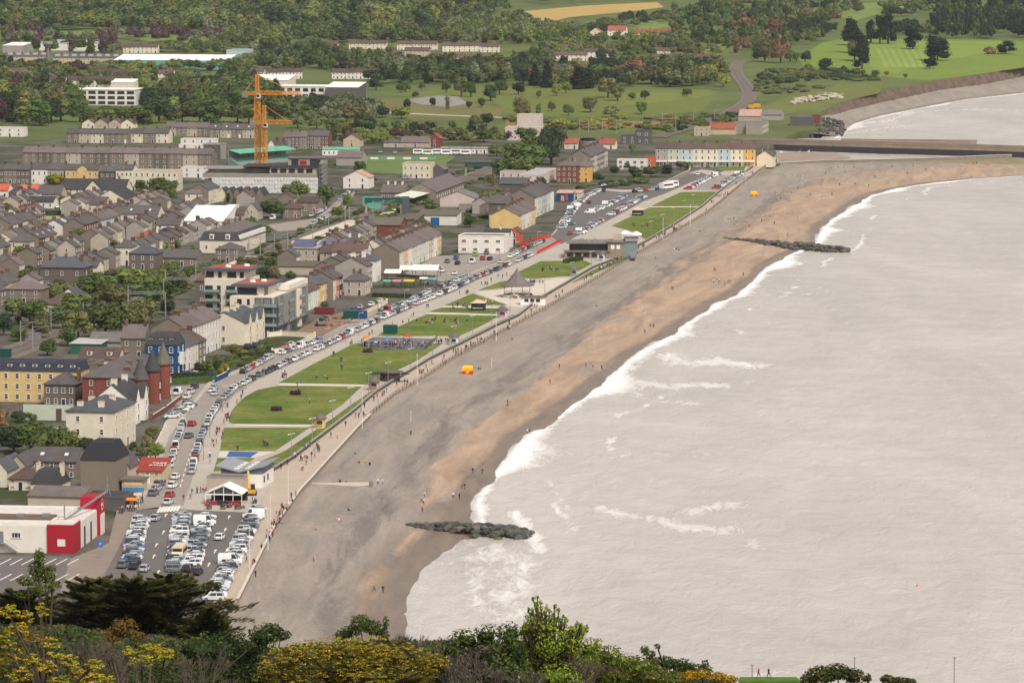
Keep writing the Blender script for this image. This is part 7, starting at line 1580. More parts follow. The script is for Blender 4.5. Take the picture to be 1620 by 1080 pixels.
def lamp(px, py, h, kind, lab, group, z=4.15):
    if kind not in LAMP:
        m1 = MB(); m1.frustum(0,0,-.2,h,.11,.06,6); m2 = MB()
        if kind == 'double': m2.bar((-.9,0,h),(.9,0,h+.25),.1,0,.08); m2.box(.3,.95,-.15,.15,h+.12,h+.22); m2.box(-.95,-.3,-.15,.15,h-.1,h)
        elif kind == 'street': m2.bar((0,0,h-.1),(1.2,0,h+.1),.08); m2.box(1.0,1.6,-.14,.14,h+.02,h+.14)
        else: m2.frustum(0,0,h,h+.5,.16,.16,8)
        LAMP[kind] = (m1.mesh('post', M_STEEL if not kind.startswith('pole') else mat('white_pole',(220,216,210),.5,.05,1)), m2.mesh('lamp_head', mat('lamp_head',(206,204,198),.4,.05,1)))
    o = thing('lamp_post' if not kind.startswith('pole') else 'flag_pole', lab, 'lamp' if not kind.startswith('pole') else 'pole', P(px,py,z), R(20), group); obj('post', LAMP[kind][0], o); obj('lamp_head' if not kind.startswith('pole') else 'finial', LAMP[kind][1], o)
for x_, y_ in [(461,723),(494,697),(526,668),(555,646),(583,622),(614,605),(650,582),(684,562),(718,545),(748,528),(778,511),(807,495),(862,467),(905,440),(936,422),(1030,372),(1048,361),(1066,349),(1082,338),(1097,328),(1112,318)]: lamp(x_,y_,5.8,'double','twin headed silver lamp along the lawn path','lamps of the lawn path')
for x_, y_ in [(322,728),(332,690),(352,652),(389,616),(418,598),(446,585),(481,569),(514,556),(547,541),(568,530),(598,512),(640,492),(672,478),(706,464),(737,450),(768,436),(790,425),(815,412),(850,395)]: lamp(x_,y_,7.2,'street','street lamp on the pavement beside the lawns','lamps of the seafront road')
for x_, y_ in [(573,676),(785,538),(456,800),(428,845),(1092,357),(1049,380),(1180,292),(424,868),(395,900),(660,608),(1215,257),(1206,262)]: lamp(x_,y_,8.5,'pole','tall white pole on the promenade edge','poles of the promenade edge',3.92)
for x_, y_ in [(650,668),(778,583),(999,388),(1270,285)]: lamp(x_,y_,2.6,'pole2','white marker post standing on the shingle','marker posts on the beach',1.6)
# red barriers by the closed road
BAR = MB(); BAR.box(-1.1,1.1,-.04,.04,.1,1.0); BAR.box(-.9,-.6,-.3,.3,0,.1); BAR.box(.6,.9,-.3,.3,0,.1); BARM = BAR.mesh('crowd_barrier', mat('barrier_red',(206,46,40),.6,.1,1))
for seg in ([(820,398),(836,380)],[(843,380),(870,376)],[(850,401),(888,381)],[(836,388),(846,388)]):
    for p, a in along([P(*q,4.16) for q in seg], 2.4): tag(obj('crowd_barrier', BARM, None, p, a), 'red plastic barrier closing part of the seafront road', 'barrier', 'red barriers on the seafront road')
# blue road sign by the leisure hall
o = thing('parking_sign', 'blue parking sign on a tilted post beside the car park', 'sign', W(159,884), 0); part_box(o,'post',-.06,.06,-.06,.06,0,4,M_STEEL); part_box(o,'board',-.5,.5,-.12,-.06,2.6,4,mat('sign_blue',(50,104,178),.5,.05,1)); text_part(o,'P',.9,(0,-.14,2.95),(R(90),0,0),M_FRAME)

# ============================================================ VEHICLES
PAINTS = dict(white=(226,226,224), silver=(172,174,176), grey=(104,108,114), black=(38,40,46), blue=(52,88,140), red=(176,40,44), navy=(40,52,82), teal=(30,96,100), palegrey=(196,198,198), lightblue=(136,160,186), maroon=(92,36,44), lime=(140,170,50))
PM = {k: mat('paint_'+k, v, .25, .03, 1, spec=.6) for k, v in PAINTS.items()}
M_TYRE = mat('tyre', (34,34,36), .9, .1, 2); M_RIM = mat('rim', (150,152,154), .4, .1, 2, metal=.5); M_HL = mat('headlight', (226,226,220), .2, .02, 2); M_TL = mat('taillight', (150,24,24), .3, .05, 2); M_CG = mat('car_glass', (34,40,46), .08, .1, 1, spec=.7)
CARK = dict(hatch=dict(L=4.0,W=1.74,belt=.92,roof=1.47,cab=(-1.75,1.05),top=(-1.45,.35)), saloon=dict(L=4.55,W=1.78,belt=.92,roof=1.43,cab=(-1.75,1.15),top=(-1.0,.45)), estate=dict(L=4.4,W=1.82,belt=1.0,roof=1.62,cab=(-2.05,1.1),top=(-1.8,.4)), van=dict(L=5.1,W=1.95,belt=1.15,roof=2.15,cab=(-2.5,1.7),top=(-2.45,1.0)))
def car_body(k):
    L, w, b, t = k['L']/2, k['W']/2, k['belt'], k['roof']; x0, x1 = k['cab']; u0, u1 = k['top']; mb = MB()
    xs = [-L,-L+.12,x0,x1,L-.55,L-.1,L]; zt = [b*.74,b*.96,b,b,b*.84,b*.70,b*.55]; zb = [.42,.28,.24,.24,.24,.28,.36]; hw = [w*.86,w*.95,w,w,w*.97,w*.9,w*.76]
    n = len(xs)
    for i in range(n): mb.v += [(xs[i],-hw[i],zb[i]),(xs[i],-hw[i],zt[i]*.82),(xs[i],-hw[i]*.92,zt[i]),(xs[i],hw[i]*.92,zt[i]),(xs[i],hw[i],zt[i]*.82),(xs[i],hw[i],zb[i])]
    for i in range(n-1):
        a, c = i*6, (i+1)*6
        for j in range(5): mb.f.append((a+j,c+j,c+j+1,a+j+1)); mb.m.append(0)
        mb.f.append((a+5,c+5,c,a)); mb.m.append(0)
    mb.f.append((0,1,2,3,4,5)); mb.f.append(tuple((n-1)*6+j for j in (5,4,3,2,1,0))); mb.m += [0,0]
    # roof panel and pillars
    tw = w*.74; mb.v += [(u0,-tw,t-.03),(u1,-tw,t-.03),(u1,tw,t-.03),(u0,tw,t-.03),(u0+.08,-tw*.94,t+.02),(u1-.08,-tw*.94,t+.02),(u1-.08,tw*.94,t+.02),(u0+.08,tw*.94,t+.02)]; q = len(mb.v)-8
    mb.f += [(q,q+1,q+5,q+4),(q+1,q+2,q+6,q+5),(q+2,q+3,q+7,q+6),(q+3,q,q+4,q+7),(q+4,q+5,q+6,q+7)]; mb.m += [0]*5
    for s in (-1,1):
        for xa, xb in ((x0+.05,u0+.02),(x1-.05,u1-.02),((x0+x1)/2-.1,(u0+u1)/2-.05)): mb.bar((xa,s*w*.93,b-.02),(xb,s*tw,t-.02),.09)
        if L > 2.5: mb.face([(x0+.02,s*(w*.945),b),(.4,s*(w*.945),b),(.3,s*(tw+.015),t-.02),(u0,s*(tw+.015),t-.02)][::(-1 if s>0 else 1)])
    return mb
def car_glass(k):
    w, b, t = k['W']/2, k['belt'], k['roof']; x0, x1 = k['cab']; u0, u1 = k['top']; tw = w*.73; bw = w*.91; mb = MB()
    mb.v = [(x0,-bw,b-.02),(x1,-bw,b-.02),(x1,bw,b-.02),(x0,bw,b-.02),(u0,-tw,t-.02),(u1,-tw,t-.02),(u1,tw,t-.02),(u0,tw,t-.02)]; mb.f = [(0,1,5,4),(1,2,6,5),(2,3,7,6),(3,0,4,7)]; mb.m=[0]*4; return mb
def wheel_mb(mb, x, y, r=.33, w=.11):
    n = 12; b = len(mb.v)
    for s in (-1,1):
        for i in range(n): a = 2*math.pi*i/n; mb.v.append((x+r*math.cos(a), y+s*w, r+r*math.sin(a)))
    for i in range(n): j=(i+1)%n; mb.f.append((b+i,b+j,b+n+j,b+n+i)); mb.m.append(0)
    mb.f.append(tuple(b+i for i in range(n))); mb.f.append(tuple(b+n+i for i in reversed(range(n)))); mb.m += [0,0]
    b = len(mb.v); so = 1 if y > 0 else -1
    for i in range(8): a = 2*math.pi*i/8; mb.v.append((x+r*.6*math.cos(a), y+so*(w+.012), r+r*.6*math.sin(a)))
    mb.f.append(tuple(b+i for i in range(8))); mb.m.append(1)
CARD = {}
for k_, kk in CARK.items():
    L, w = kk['L']/2, kk['W']/2; hl = MB(); hl.box(-.06,.06,-.18,.18,-.08,.08); wh = MB(); wheel_mb(wh,0,.0)
    far = car_body(kk); g = car_glass(kk); b = len(far.v); far.v += g.v; far.f += [tuple(b+i for i in f) for f in g.f]; far.m += [1]*4
    for x in (-L+.78,L-.82):
        for s in (-1,1):
            wm_b = MB(); wheel_mb(wm_b,x,s*(w-.1)); b = len(far.v); far.v += wm_b.v; far.f += [tuple(b+i for i in f) for f in wm_b.f]; far.m += [2 if q == 0 else 3 for q in wm_b.m]
    CARD[k_] = dict(body=car_body(kk).mesh('body',[PM['white']]), glass=g.mesh('windows',[M_CG]), far=far)
w0 = MB(); wheel_mb(w0,0,.001); WHEEL_R = w0.mesh('wheel',[M_TYRE,M_RIM]); w0 = MB(); wheel_mb(w0,0,-.001); WHEEL_L = w0.mesh('wheel',[M_TYRE,M_RIM])
HLM = MB(); HLM.box(-.05,.05,-.2,.2,-.07,.07); HLMESH = HLM.mesh('headlight',[M_HL]); TLM = MB(); TLM.box(-.04,.04,-.13,.13,-.12,.12); TLMESH = TLM.mesh('taillight',[M_TL])
CARS = []      # (pos, heading, kind, colour, place)
CP = ['white']*16+['silver']*12+['palegrey']*8+['grey']*7+['black']*5+['blue']*1+['red']*2+['navy']*2+['lightblue']*2+['maroon']
crng = random.Random(5)
def park(px, place, step, mode='kerb', skip=.08, off=0.0, z=4.16, jit=.3, flip=None):
    pts = [P(a,b,z) for a,b in px]
    for p, a in along(pts, step, step*.3, 0):
        if crng.random() < skip: continue
        n = Vector((math.sin(a),-math.cos(a),0)); h = a if mode == 'kerb' else a-math.pi/2+ (0 if mode == 'bay' else R(25))
        if (flip if flip is not None else crng.random() < .5): h += math.pi
        kd = crng.choices(['hatch','saloon','estate','van'],[5,4,4,.35])[0]
        CARS.append((p+n*off+Vector((crng.uniform(-jit,jit)*.5,crng.uniform(-jit,jit)*.5,0)), h+R(crng.uniform(-2,2)), kd, crng.choice(CP) if kd != 'van' else 'white', place))
park([(269,740),(276,712),(283,690),(291,667)],'along the house side kerb near the take away',5.5,flip=False)
park([(303,750),(311,715),(321,684),(336,655),(352,633),(372,615),(402,600)],'along the lawn side kerb of the near street',5.6,skip=.1)
park([(409,596),(440,582),(505,553),(563,525),(607,504)],'along the kerb beside the middle lawns',5.7,skip=.14)
park([(607,504),(664,480),(717,459),(753,441),(802,421),(843,404)],'along the kerb beside the bandstand lawns',5.7,skip=.10)
park([(267,664),(285,651),(304,640)],'slanted by the brick wall of the near street',3.2,'slant',skip=.1)
park([(333,621),(349,609)],'along the kerb below the clipped hedge',5.6)
park([(384,591),(431,565),(470,552),(506,541)],'along the house side kerb before the guest house',5.6,skip=.06)
park([(600,497),(650,478),(670,467),(719,447),(745,437)],'along the house side kerb before the beer garden',5.6,skip=.08)
park([(806,408),(830,396),(862,382)],'queueing on the road by the red barriers',6.5,skip=.1)
park([(208,892),(212,870),(216,848),(224,822)],'in the left bay row of the near car park',2.65,'bay',skip=.04)
park([(277,905),(281,870),(284,842),(288,815)],'in the centre left bay row of the near car park',2.65,'bay',skip=.08)
park([(304,895),(311,866),(318,842),(327,818)],'in the centre right bay row of the near car park',2.65,'bay',skip=.08)
park([(338,950),(347,928),(362,897),(380,862),(393,836),(408,806)],'in the seaward bay row of the near car park',2.6,'bay',skip=.03)
park([(888,362),(898,345),(911,326),(926,313),(946,303)],'in the western row of the large parking area',4.4,'bay')
park([(932,338),(952,330),(975,318),(988,311)],'in the inner row of the large parking area',4.4,'bay')
park([(966,341),(986,330),(1006,318),(1018,312)],'in the lawn row of the large parking area',4.4,'bay')
park([(916,371),(932,360),(948,350)],'in the short row by the dark restaurant',4.0,'bay')
park([(1002,305),(1020,303),(1040,301)],'along the wall near the harbour terrace',4.6,'kerb')
park([(1087,300),(1106,290),(1124,281),(1138,276)],'in the harbour parking rows',3.8,'bay')
park([(1132,299),(1149,290),(1162,281),(1174,275)],'in the promenade parking rows',3.8,'bay')
park([(494,356),(520,343),(543,332)],'along the fence of the station street',4.6,'kerb',skip=.02); park([(536,318),(556,303)],'outside the white pub',4.2,'kerb'); park([(492,343),(516,331)],'against the stone wall of the station street',5.5,'kerb')
park([(1008,262+40),(1012,301)],'along the wall near the harbour terrace',5)
park([(950,295),(985,296)],'before the red garden wall of the villa',6,'bay',skip=.3); park([(640,283),(690,268)],'beside the cream office',4,'bay',skip=.2); park([(86,329),(122,328)],'by the bowling green',3.5,'bay',skip=.1)
for x_, y_, k_, c_, pl_ in [(348,853,'hatch','white','driving through the near car park'),(246,823,'saloon','silver','leaving the near car park'),(278,757,'hatch','white','driving south past the take away'),(273,771,'estate','white','waiting at the crossing'),(269,786,'hatch','red','waiting at the crossing'),(266,797,'saloon','palegrey','on the zebra crossing'),(299,692,'saloon','grey','driving along the near street'),(304,673,'hatch','red','driving along the near street'),(243,783,'estate','grey','parked beside the stalls'),(248,776,'estate','silver','parked beside the stalls'),(252,769,'estate','grey','parked beside the stalls'),
    (340,625,'hatch','palegrey','double parked below the hedge'),(195,897,'estate','grey','parked at the car park corner'),(213,899,'saloon','black','parked at the car park corner'),(229,903,'hatch','silver','parked at the car park corner'),(298,903,'estate','black','parked behind the motorhome'),(312,908,'saloon','black','parked behind the motorhome'),(282,624,'van','white','parked beside the blue house lane'),(296,630,'saloon','white','parked in the blue house lane'),(302,622,'estate','palegrey','parked in the blue house lane'),(308,614,'saloon','navy','parked in the blue house lane'),
    (300,593,'hatch','grey','parked before the blue house'),(310,595,'estate','silver','parked before the blue house'),(321,596,'saloon','black','parked before the blue house'),(331,595,'saloon','navy','parked before the blue house'),(392,551,'estate','black','parked before the guest house'),(406,549,'estate','navy','parked before the guest house'),(452,550,'hatch','red','parked in the small forecourt'),(461,547,'saloon','white','parked in the small forecourt'),(450,343,'van','white','turning into the station street'),(432,347,'van','white','waiting in the station street'),
    (722,410,'estate','blue','in the pastel terrace forecourt'),(708,415,'saloon','grey','in the pastel terrace forecourt'),(724,418,'saloon','black','in the pastel terrace forecourt'),(752,405,'estate','lime','in the restaurant forecourt'),(764,411,'estate','red','in the restaurant forecourt'),(748,416,'van','white','in the restaurant forecourt'),(775,411,'saloon','black','in the restaurant forecourt'),(792,416,'hatch','palegrey','in the restaurant forecourt'),(690,424,'hatch','teal','in the pastel terrace forecourt'),(700,430,'estate','white','in the pastel terrace forecourt'),(720,434,'saloon','white','in the pastel terrace forecourt'),(770,402,'saloon','grey','in the restaurant forecourt'),
    (560,493,'estate','blue','by the building site'),(570,488,'saloon','silver','by the building site'),(588,484,'estate','white','by the building site'),(602,478,'hatch','white','beside the villa lawn'),(613,493,'van','red','in the seafront queue'),(903,356,'saloon','teal','crossing the large parking area'),(902,371,'hatch','red','crossing the large parking area'),(932,322,'hatch','maroon','crossing the large parking area'),(1104,277,'hatch','white','turning by the harbour terrace'),(1135,262,'saloon','white','before the harbour terrace'),(1160,263,'estate','white','before the harbour terrace'),(1120,265,'estate','grey','before the harbour terrace'),(955,303,'saloon','black','before the red garden wall'),(602,242,'saloon','silver','beside the football pitch'),(625,243,'saloon','silver','beside the football pitch')]:
    CARS.append((P(x_,y_,4.16), R(80) if c_ != 'teal' else R(0), k_, c_, pl_))
CARS.sort(key=lambda c: c[0].y)
KN = dict(hatch='hatchback', saloon='saloon', estate='estate car', van='van')
for p, h, kd, c, pl in CARS[:300]:
    far = p.y > 1500; cat = 'van' if kd == 'van' else 'car'; cn = {'palegrey':'pale grey','lightblue':'light blue'}.get(c,c); lab = f'{cn} {KN[kd]} {pl}'; grp = f'{cn} {KN[kd]}s {pl}'
    kk = CARK[kd]; L, w = kk['L']/2, kk['W']/2
    o = thing('parked_car' if cat == 'car' else 'parked_van', lab, cat, p, h, grp)
    bo = obj('body', CARD[kd]['body'], o); bo.material_slots[0].link='OBJECT'; bo.material_slots[0].material = PM[c]
    obj('windows', CARD[kd]['glass'], o)
    for x in (-L+.78,L-.82): obj('wheel', WHEEL_R, o, (x,w-.1,0)); obj('wheel', WHEEL_L, o, (x,-w+.1,0))
    if not far:
        for s in (-1,1): obj('headlight', HLMESH, o, (L-.05,s*(w-.42),kk['belt']*.62)); obj('taillight', TLMESH, o, (-L+.02,s*(w-.3),kk['belt']*.72))
fv, ff, fmi = [], [], []; order = list(PM); 
for p, h, kd, c, pl in CARS[300:]:
    m_ = CARD[kd]['far']; cs, sn = math.cos(h), math.sin(h); b = len(fv); fv += [(p.x+x*cs-y*sn, p.y+x*sn+y*cs, p.z+z) for x,y,z in m_.v]; ff += [tuple(b+i for i in f) for f in m_.f]; ci = order.index(c); fmi += [ci if q == 0 else len(order)+q-1 for q in m_.m]
if fv:
    me = bpy.data.meshes.new('distant_parked_cars'); me.from_pydata(fv, [], ff); [me.materials.append(PM[k]) for k in order]; [me.materials.append(m) for m in (M_CG,M_TYRE,M_RIM)]; me.polygons.foreach_set('material_index', fmi); me.update(); q = struct(obj('distant_parked_cars', me), 'stuff'); q['label'] = 'small distant cars parked near the harbour'
# motorhome and buses
def coach(px, py, ang, L, w, h, m, lab, name='motorhome', cat='motorhome', z=4.16, group=None):
    o = thing(name, lab, cat, P(px,py,z), R(ang), group); mb = MB(); mb.box(-L/2,L/2-.5,-w/2,w/2,.4,h); mb.v += [(L/2-.5,-w/2,.4),(L/2,-w/2,.4),(L/2,w/2,.4),(L/2-.5,w/2,.4),(L/2-.5,-w/2,h*.7),(L/2-.1,-w/2,h*.55),(L/2-.1,w/2,h*.55),(L/2-.5,w/2,h*.7)]; b=len(mb.v)-8; mb.f += [(b+1,b+2,b+6,b+5),(b+4,b+5,b+6,b+7),(b,b+1,b+5,b+4),(b+2,b+3,b+7,b+6)]; mb.m += [0]*4; mb.build('body', m, o)
    part_box(o,'windscreen',L/2-.52,L/2-.47,-w/2+.15,w/2-.15,h*.55,h*.9,M_CG)
    for s in (-1,1): part_box(o,'side_windows',-L/2+.5,L/2-1.2,min(s*w/2,s*(w/2+.02)),max(s*w/2,s*(w/2+.02)),h*.55,h*.82,M_CG)
    for x in (-L/2+1,L/2-1.1): obj('wheel', WHEEL_R, o, (x,w/2-.1,0), 0, (1.2,1,1.2)); obj('wheel', WHEEL_L, o, (x,-w/2+.1,0), 0, (1.2,1,1.2))
coach(284,884,-95,6.6,2.3,3.0,mat('motorhome_cream',(206,190,162),.5,.06,1),'cream motorhome parked among the cars'); coach(1055,299,55,10,2.5,3.1,M_PVC,'white coach near the harbour terrace, western one','coach','coach'); coach(1062,296,55,10,2.5,3.1,M_PVC,'white coach near the harbour terrace, eastern one','coach','coach')
for k in range(6): coach(662+k*15,244+ (k%2),0,6,2.3,2.8,[M_PVC,PM['white'],M_PVC][k%3],f'white lorry, {ORD[k]} in the yard behind the football ground','lorry','lorry',group='white lorries behind the football ground')

# ============================================================ PEOPLE
def person_mesh(joints, edges, radii):
    me = bpy.data.meshes.new('p'); me.from_pydata(joints, edges, []); o = bpy.data.objects.new('p', me); COL.objects.link(o)
    sk = o.modifiers.new('s','SKIN'); sk.use_smooth_shade = True
    for i, v in enumerate(me.skin_vertices[0].data): v.radius = (radii[i],radii[i]); v.use_root = (i == 0)
    su = o.modifiers.new('d','SUBSURF'); su.levels = 1; su.render_levels = 1
    dg = bpy.context.evaluated_depsgraph_get(); out = bpy.data.meshes.new_from_object(o.evaluated_get(dg)); bpy.data.objects.remove(o); return out
def figure(pose):
    # pelvis, waist, chest, neck, head, crown, L/R shoulder, elbow, wrist, hand, hip, knee, ankle, toe
    if pose == 'stand': hip, kn, an, lean, sw_ = .92, [(.0,.48),(.0,.48)], [(.0,.08),(.0,.08)], 0, 0
    J = [(0,0,.95),(0,0,1.12),(0,.0,1.36),(0,0,1.47),(0,-.02,1.58),(0,-.01,1.70)]; Rr = [.15,.13,.16,.055,.095,.07]; Eg = [(0,1),(1,2),(2,3),(3,4),(4,5)]
    st = dict(stand=0,walk=.22,sit=0,bend=.1)[pose]
    for s in (-1,1):
        b = len(J)
        if pose == 'sit': J += [(s*.2,0,1.38),(s*.25,-.1,1.12),(s*.2,-.3,1.0),(s*.19,-.36,.98)]
        elif pose == 'bend': J += [(s*.2,0,1.38),(s*.27,-.14,1.14),(s*.16,-.34,1.2),(s*.12,-.4,1.24)]
        else: J += [(s*.2,0,1.38),(s*.25,.03+st*s*.4,1.12),(s*.26,-.05+st*s*.9,.88),(s*.26,-.07+st*s*1.0,.80)]
        Rr += [.07,.05,.04,.042]; Eg += [(2,b),(b,b+1),(b+1,b+2),(b+2,b+3)]
        b = len(J)
        if pose == 'sit': J += [(s*.1,0,.9),(s*.12,-.42,1.0),(s*.12,-.62,.62),(s*.12,-.74,.60)]
        else: J += [(s*.1,0,.86),(s*.1,-.04-st*s*.7,.48),(s*.1,-st*s*1.1+.03,.09),(s*.1,-st*s*1.1-.13,.05)]
        Rr += [.095,.066,.045,.04]; Eg += [(0,b),(b,b+1),(b+1,b+2),(b+2,b+3)]
    if pose == 'sit': J = [(x,y,z-.78) for x,y,z in J]
    me = person_mesh(J, Eg, Rr); zo = -.78 if pose == 'sit' else 0
    mi = []
    for p in me.polygons:
        c = p.center; z = c.z-zo
        if z > 1.63 or (z > 1.52 and c.y > .02): k = 3
        elif z > 1.46: k = 2
        elif abs(c.x) > .17 and z < .86 and pose != 'sit': k = 2
        elif z > .93 and not (pose == 'sit' and c.y < -.2 and z < 1.06 and abs(c.x) < .17): k = 0
        elif z < .12 and pose != 'sit': k = 4
        else: k = 1
        mi.append(k)
    me.materials.clear()
    for m in (PM['navy'],PM['black'],MSKIN,MHAIR,M_TYRE): me.materials.append(m)
    me.polygons.foreach_set('material_index', mi); me.update(); return me
MSKIN = mat('skin',(206,160,134),.7,.05,2); MHAIR = mat('hair',(64,48,40),.8,.1,2,obj=.3)
CLOTH = dict(black=(40,40,44), navy=(42,50,76), grey=(98,98,102), white=(214,210,206), red=(170,46,46), blue=(64,96,150), green=(70,100,70), pink=(206,140,150), khaki=(140,124,96), yellow=(206,180,60), orange=(206,110,50), denim=(78,92,120))
CM = {k: mat('cloth_'+k, v, .9, .08, 2) for k, v in CLOTH.items()}
FIG = {k: figure(k) for k in ('stand','walk','sit','bend')}
PEOPLE = []
prng = random.Random(21)
TOPS = ['black']*7+['navy']*5+['grey']*4+['white']*4+['red']*2+['blue']*3+['green','pink','pink','khaki','yellow','orange']; LEGS = ['black']*6+['denim']*6+['navy']*4+['grey']*2+['khaki']
def person(p, place, pose='walk', top=None, leg=None, child=False):
    PEOPLE.append((p, place, pose, top or prng.choice(TOPS), leg or prng.choice(LEGS), child))
def crowd(px, n, place, spread, z, poses=('walk','stand'), clump=.45):
    pts = along([P(a,b,z) for a,b in px], .5); last = None
    for i in range(n):
        if last is not None and prng.random() < clump: p = last+Vector((prng.uniform(-.9,.9),prng.uniform(-.9,.9),0))
        else: p = prng.choice(pts)[0]+Vector((prng.uniform(-spread,spread),prng.uniform(-spread,spread),0))
        last = p; person(p, place, prng.choice(poses), child=prng.random() < .12)
PR = 'on the promenade'
mid = [((a[0]+b[0])/2,(a[1]+b[1])/2) for a,b in zip(PROM_EDGE_PX[5:], PROM_EDGE_PX[5:])]
crowd([(560,665),(600,628),(640,606),(690,578),(740,552)],38,PR,1.6,3.92); crowd([(740,552),(800,520),(850,488),(900,458),(945,430)],40,PR,1.6,3.92); crowd([(945,430),(1000,400),(1030,384)],50,PR,1.6,3.92,clump=.7); crowd([(1030,384),(1080,354),(1115,332),(1140,312)],34,PR,1.6,3.92,clump=.6); crowd([(1140,312),(1170,290),(1200,268)],14,PR,1.5,3.92)
crowd([(470,745),(500,718),(530,692),(556,672)],24,PR,1.8,3.92); crowd([(437,830),(450,806),(470,780)],30,'sitting on the southern promenade wall',.5,4.4,('sit','stand'),.4); crowd([(385,930),(410,870),(432,830)],14,'walking along the southern promenade',1.6,3.92); crowd([(445,742),(470,722),(500,700)],12,'leaning at the low sea wall',.5,3.92,('stand',),.5)
crowd([(425,860),(436,835)],6,'beside the car park railing',.8,3.92)
PT = 'on the pavement beside the lawns'
crowd([(330,760),(340,720),(345,690),(370,640)],26,PT,1.4,4.12); crowd([(370,640),(400,615),(440,600),(480,580)],12,PT,1.4,4.12); crowd([(520,566),(560,545),(600,525),(660,495),(700,480)],16,PT,1.4,4.12); crowd([(720,470),(760,452),(800,436)],14,PT,1.4,4.12)
crowd([(180,818),(200,805),(225,790)],26,'around the stalls by the leisure hall',2.2,4.12,clump=.55); crowd([(232,785),(250,770),(258,752)],12,'by the take away shop',1.6,4.12); crowd([(300,792),(310,780),(318,770)],8,'near the crossing',1.5,4.16); crowd([(325,801),(350,803),(385,802)],16,'at the marquee tables',1.2,4.12,('sit','stand')); crowd([(395,795),(410,800)],5,'beside the marquee',1,4.12)
crowd([(575,549),(600,546),(640,548),(675,547)],46,'in the playground',2.8,4.2,clump=.3); crowd([(690,545),(720,540)],16,'queueing at the playground kiosk',1.5,4.15,('stand','walk'))
crowd([(620,520),(680,508),(740,510),(700,520)],34,'on the picnic lawn',5,4.2,('sit','sit','stand'),.55); crowd([(720,488),(760,480),(790,478)],20,'on the small lawns by the bandstand',3,4.2,('sit','stand'),.5); crowd([(796,470),(815,472),(840,470)],26,'in front of the bandstand',2.5,4.2,('stand','walk'),.5); crowd([(850,432),(880,425),(900,428)],14,'on the lawn north of the bandstand',4,4.2,('sit','stand'),.5); crowd([(800,448),(830,448),(870,450)],10,'behind the bandstand',2,4.2)
crowd([(480,640),(460,635),(500,600),(540,590),(560,575)],14,'on the middle lawns',6,4.2,('stand','walk','sit'),.5); crowd([(400,705),(420,700),(385,715)],10,'on the play court and near lawn',2,4.2); crowd([(1000,362),(1030,350),(1060,345)],10,'on the far lawn',4,4.2,('sit','stand'),.5); crowd([(975,395),(985,392),(1000,388)],14,'outside the dark restaurant',1.5,4.0)
for x_, y_ in [(578,736),(568,738),(585,740),(562,724),(605,767),(598,767),(538,768),(548,769),(500,842),(672,787),(667,795),(670,798),(668,810),(717,788),(727,790),(731,774),(735,774),(748,749),(763,750),(803,640),(838,686),(834,687),(870,608),(885,583),(927,582),(938,582),(952,585),(760,588),(757,588),(810,542),(650,690),(943,488),(1020,528),(1029,518),(1034,519),(1063,459),(1065,459),(1130,430),(1132,430),(1129,448),(1138,447),(1152,449),(1155,449),(1147,452),(1176,437),(1037,412),(1122,402),(1066,398),(1070,398),(1074,399),(1107,370),(1109,370),(1185,361),(1152,350),(1156,350),(1161,349),(1205,352),(1209,350),(1262,347),(1246,374),(1225,356),(1218,317),(1226,308),(1250,279),(1253,280),(1306,277),(1337,274),(1390,258),(1540,260),(1545,260),(1578,248),(592,935),(606,938),(496,890)]:
    sh = smooth(0,1,1); person(P(x_,y_,1.4), 'on the beach', prng.choice(['stand','walk','walk']))
for x_, y_ in [(532,823),(536,824),(551,808),(803,642),(945,486),(1162,357)]: person(P(x_,y_,1.7), 'sitting on the beach', 'sit')
for i in range(44):      # far strollers on the open sand
    x_ = prng.uniform(1140,1560); y_ = prng.uniform(262,330)
    if x_ < 1250-(y_-262)*1.6+60 or y_ > 262+ (1620-x_)*.16: continue
    person(P(x_,y_,1.6), 'far off on the open sand near the harbour', prng.choice(['stand','walk']))
PEOPLE.sort(key=lambda q: q[0].y)
PN = dict(walk='walking', stand='standing', sit='sitting', bend='holding something')
for p, place, pose, top, leg, child in PEOPLE[:300]:
    s = prng.uniform(.95,1.04)*(.68 if child else 1)
    pl = place if not place.startswith(('sitting','walking','leaning','queueing')) else place.split(' ',1)[1]
    if pose == 'sit' and 'wall' in place: pass
    o = obj('person', FIG[pose], None, p, prng.uniform(0,6.28), (s,s,s)); tag(o, f'{"child" if child else "person"} in {top} top and {leg} trousers {PN[pose]} {pl}', 'person', f'{top} and {leg} clad people {pl}')
    for i, m in ((0,CM[top]),(1,CM[leg])): o.material_slots[i].link='OBJECT'; o.material_slots[i].material = m
pv_, pf_, pmi_ = [], [], []; om = list(CM)
for p, place, pose, top, leg, child in PEOPLE[300:]:
    me = FIG[pose]; a = prng.uniform(0,6.28); c, s_ = math.cos(a), math.sin(a); b = len(pv_)
    pv_ += [(p.x+v.co.x*c-v.co.y*s_, p.y+v.co.x*s_+v.co.y*c, p.z+v.co.z) for v in me.vertices]; pf_ += [tuple(b+i for i in q.vertices) for q in me.polygons]; pmi_ += [om.index(top) if q.material_index == 0 else om.index(leg) if q.material_index == 1 else len(om)+q.material_index-2 for q in me.polygons]
if pv_:
    me = bpy.data.meshes.new('distant_crowd'); me.from_pydata(pv_, [], pf_); [me.materials.append(CM[k]) for k in om]; [me.materials.append(m) for m in (MSKIN,MHAIR,M_TYRE)]; me.polygons.foreach_set('material_index', pmi_); me.update(); q = struct(obj('distant_crowd', me), 'stuff'); q['label'] = 'tiny distant strollers towards the harbour'
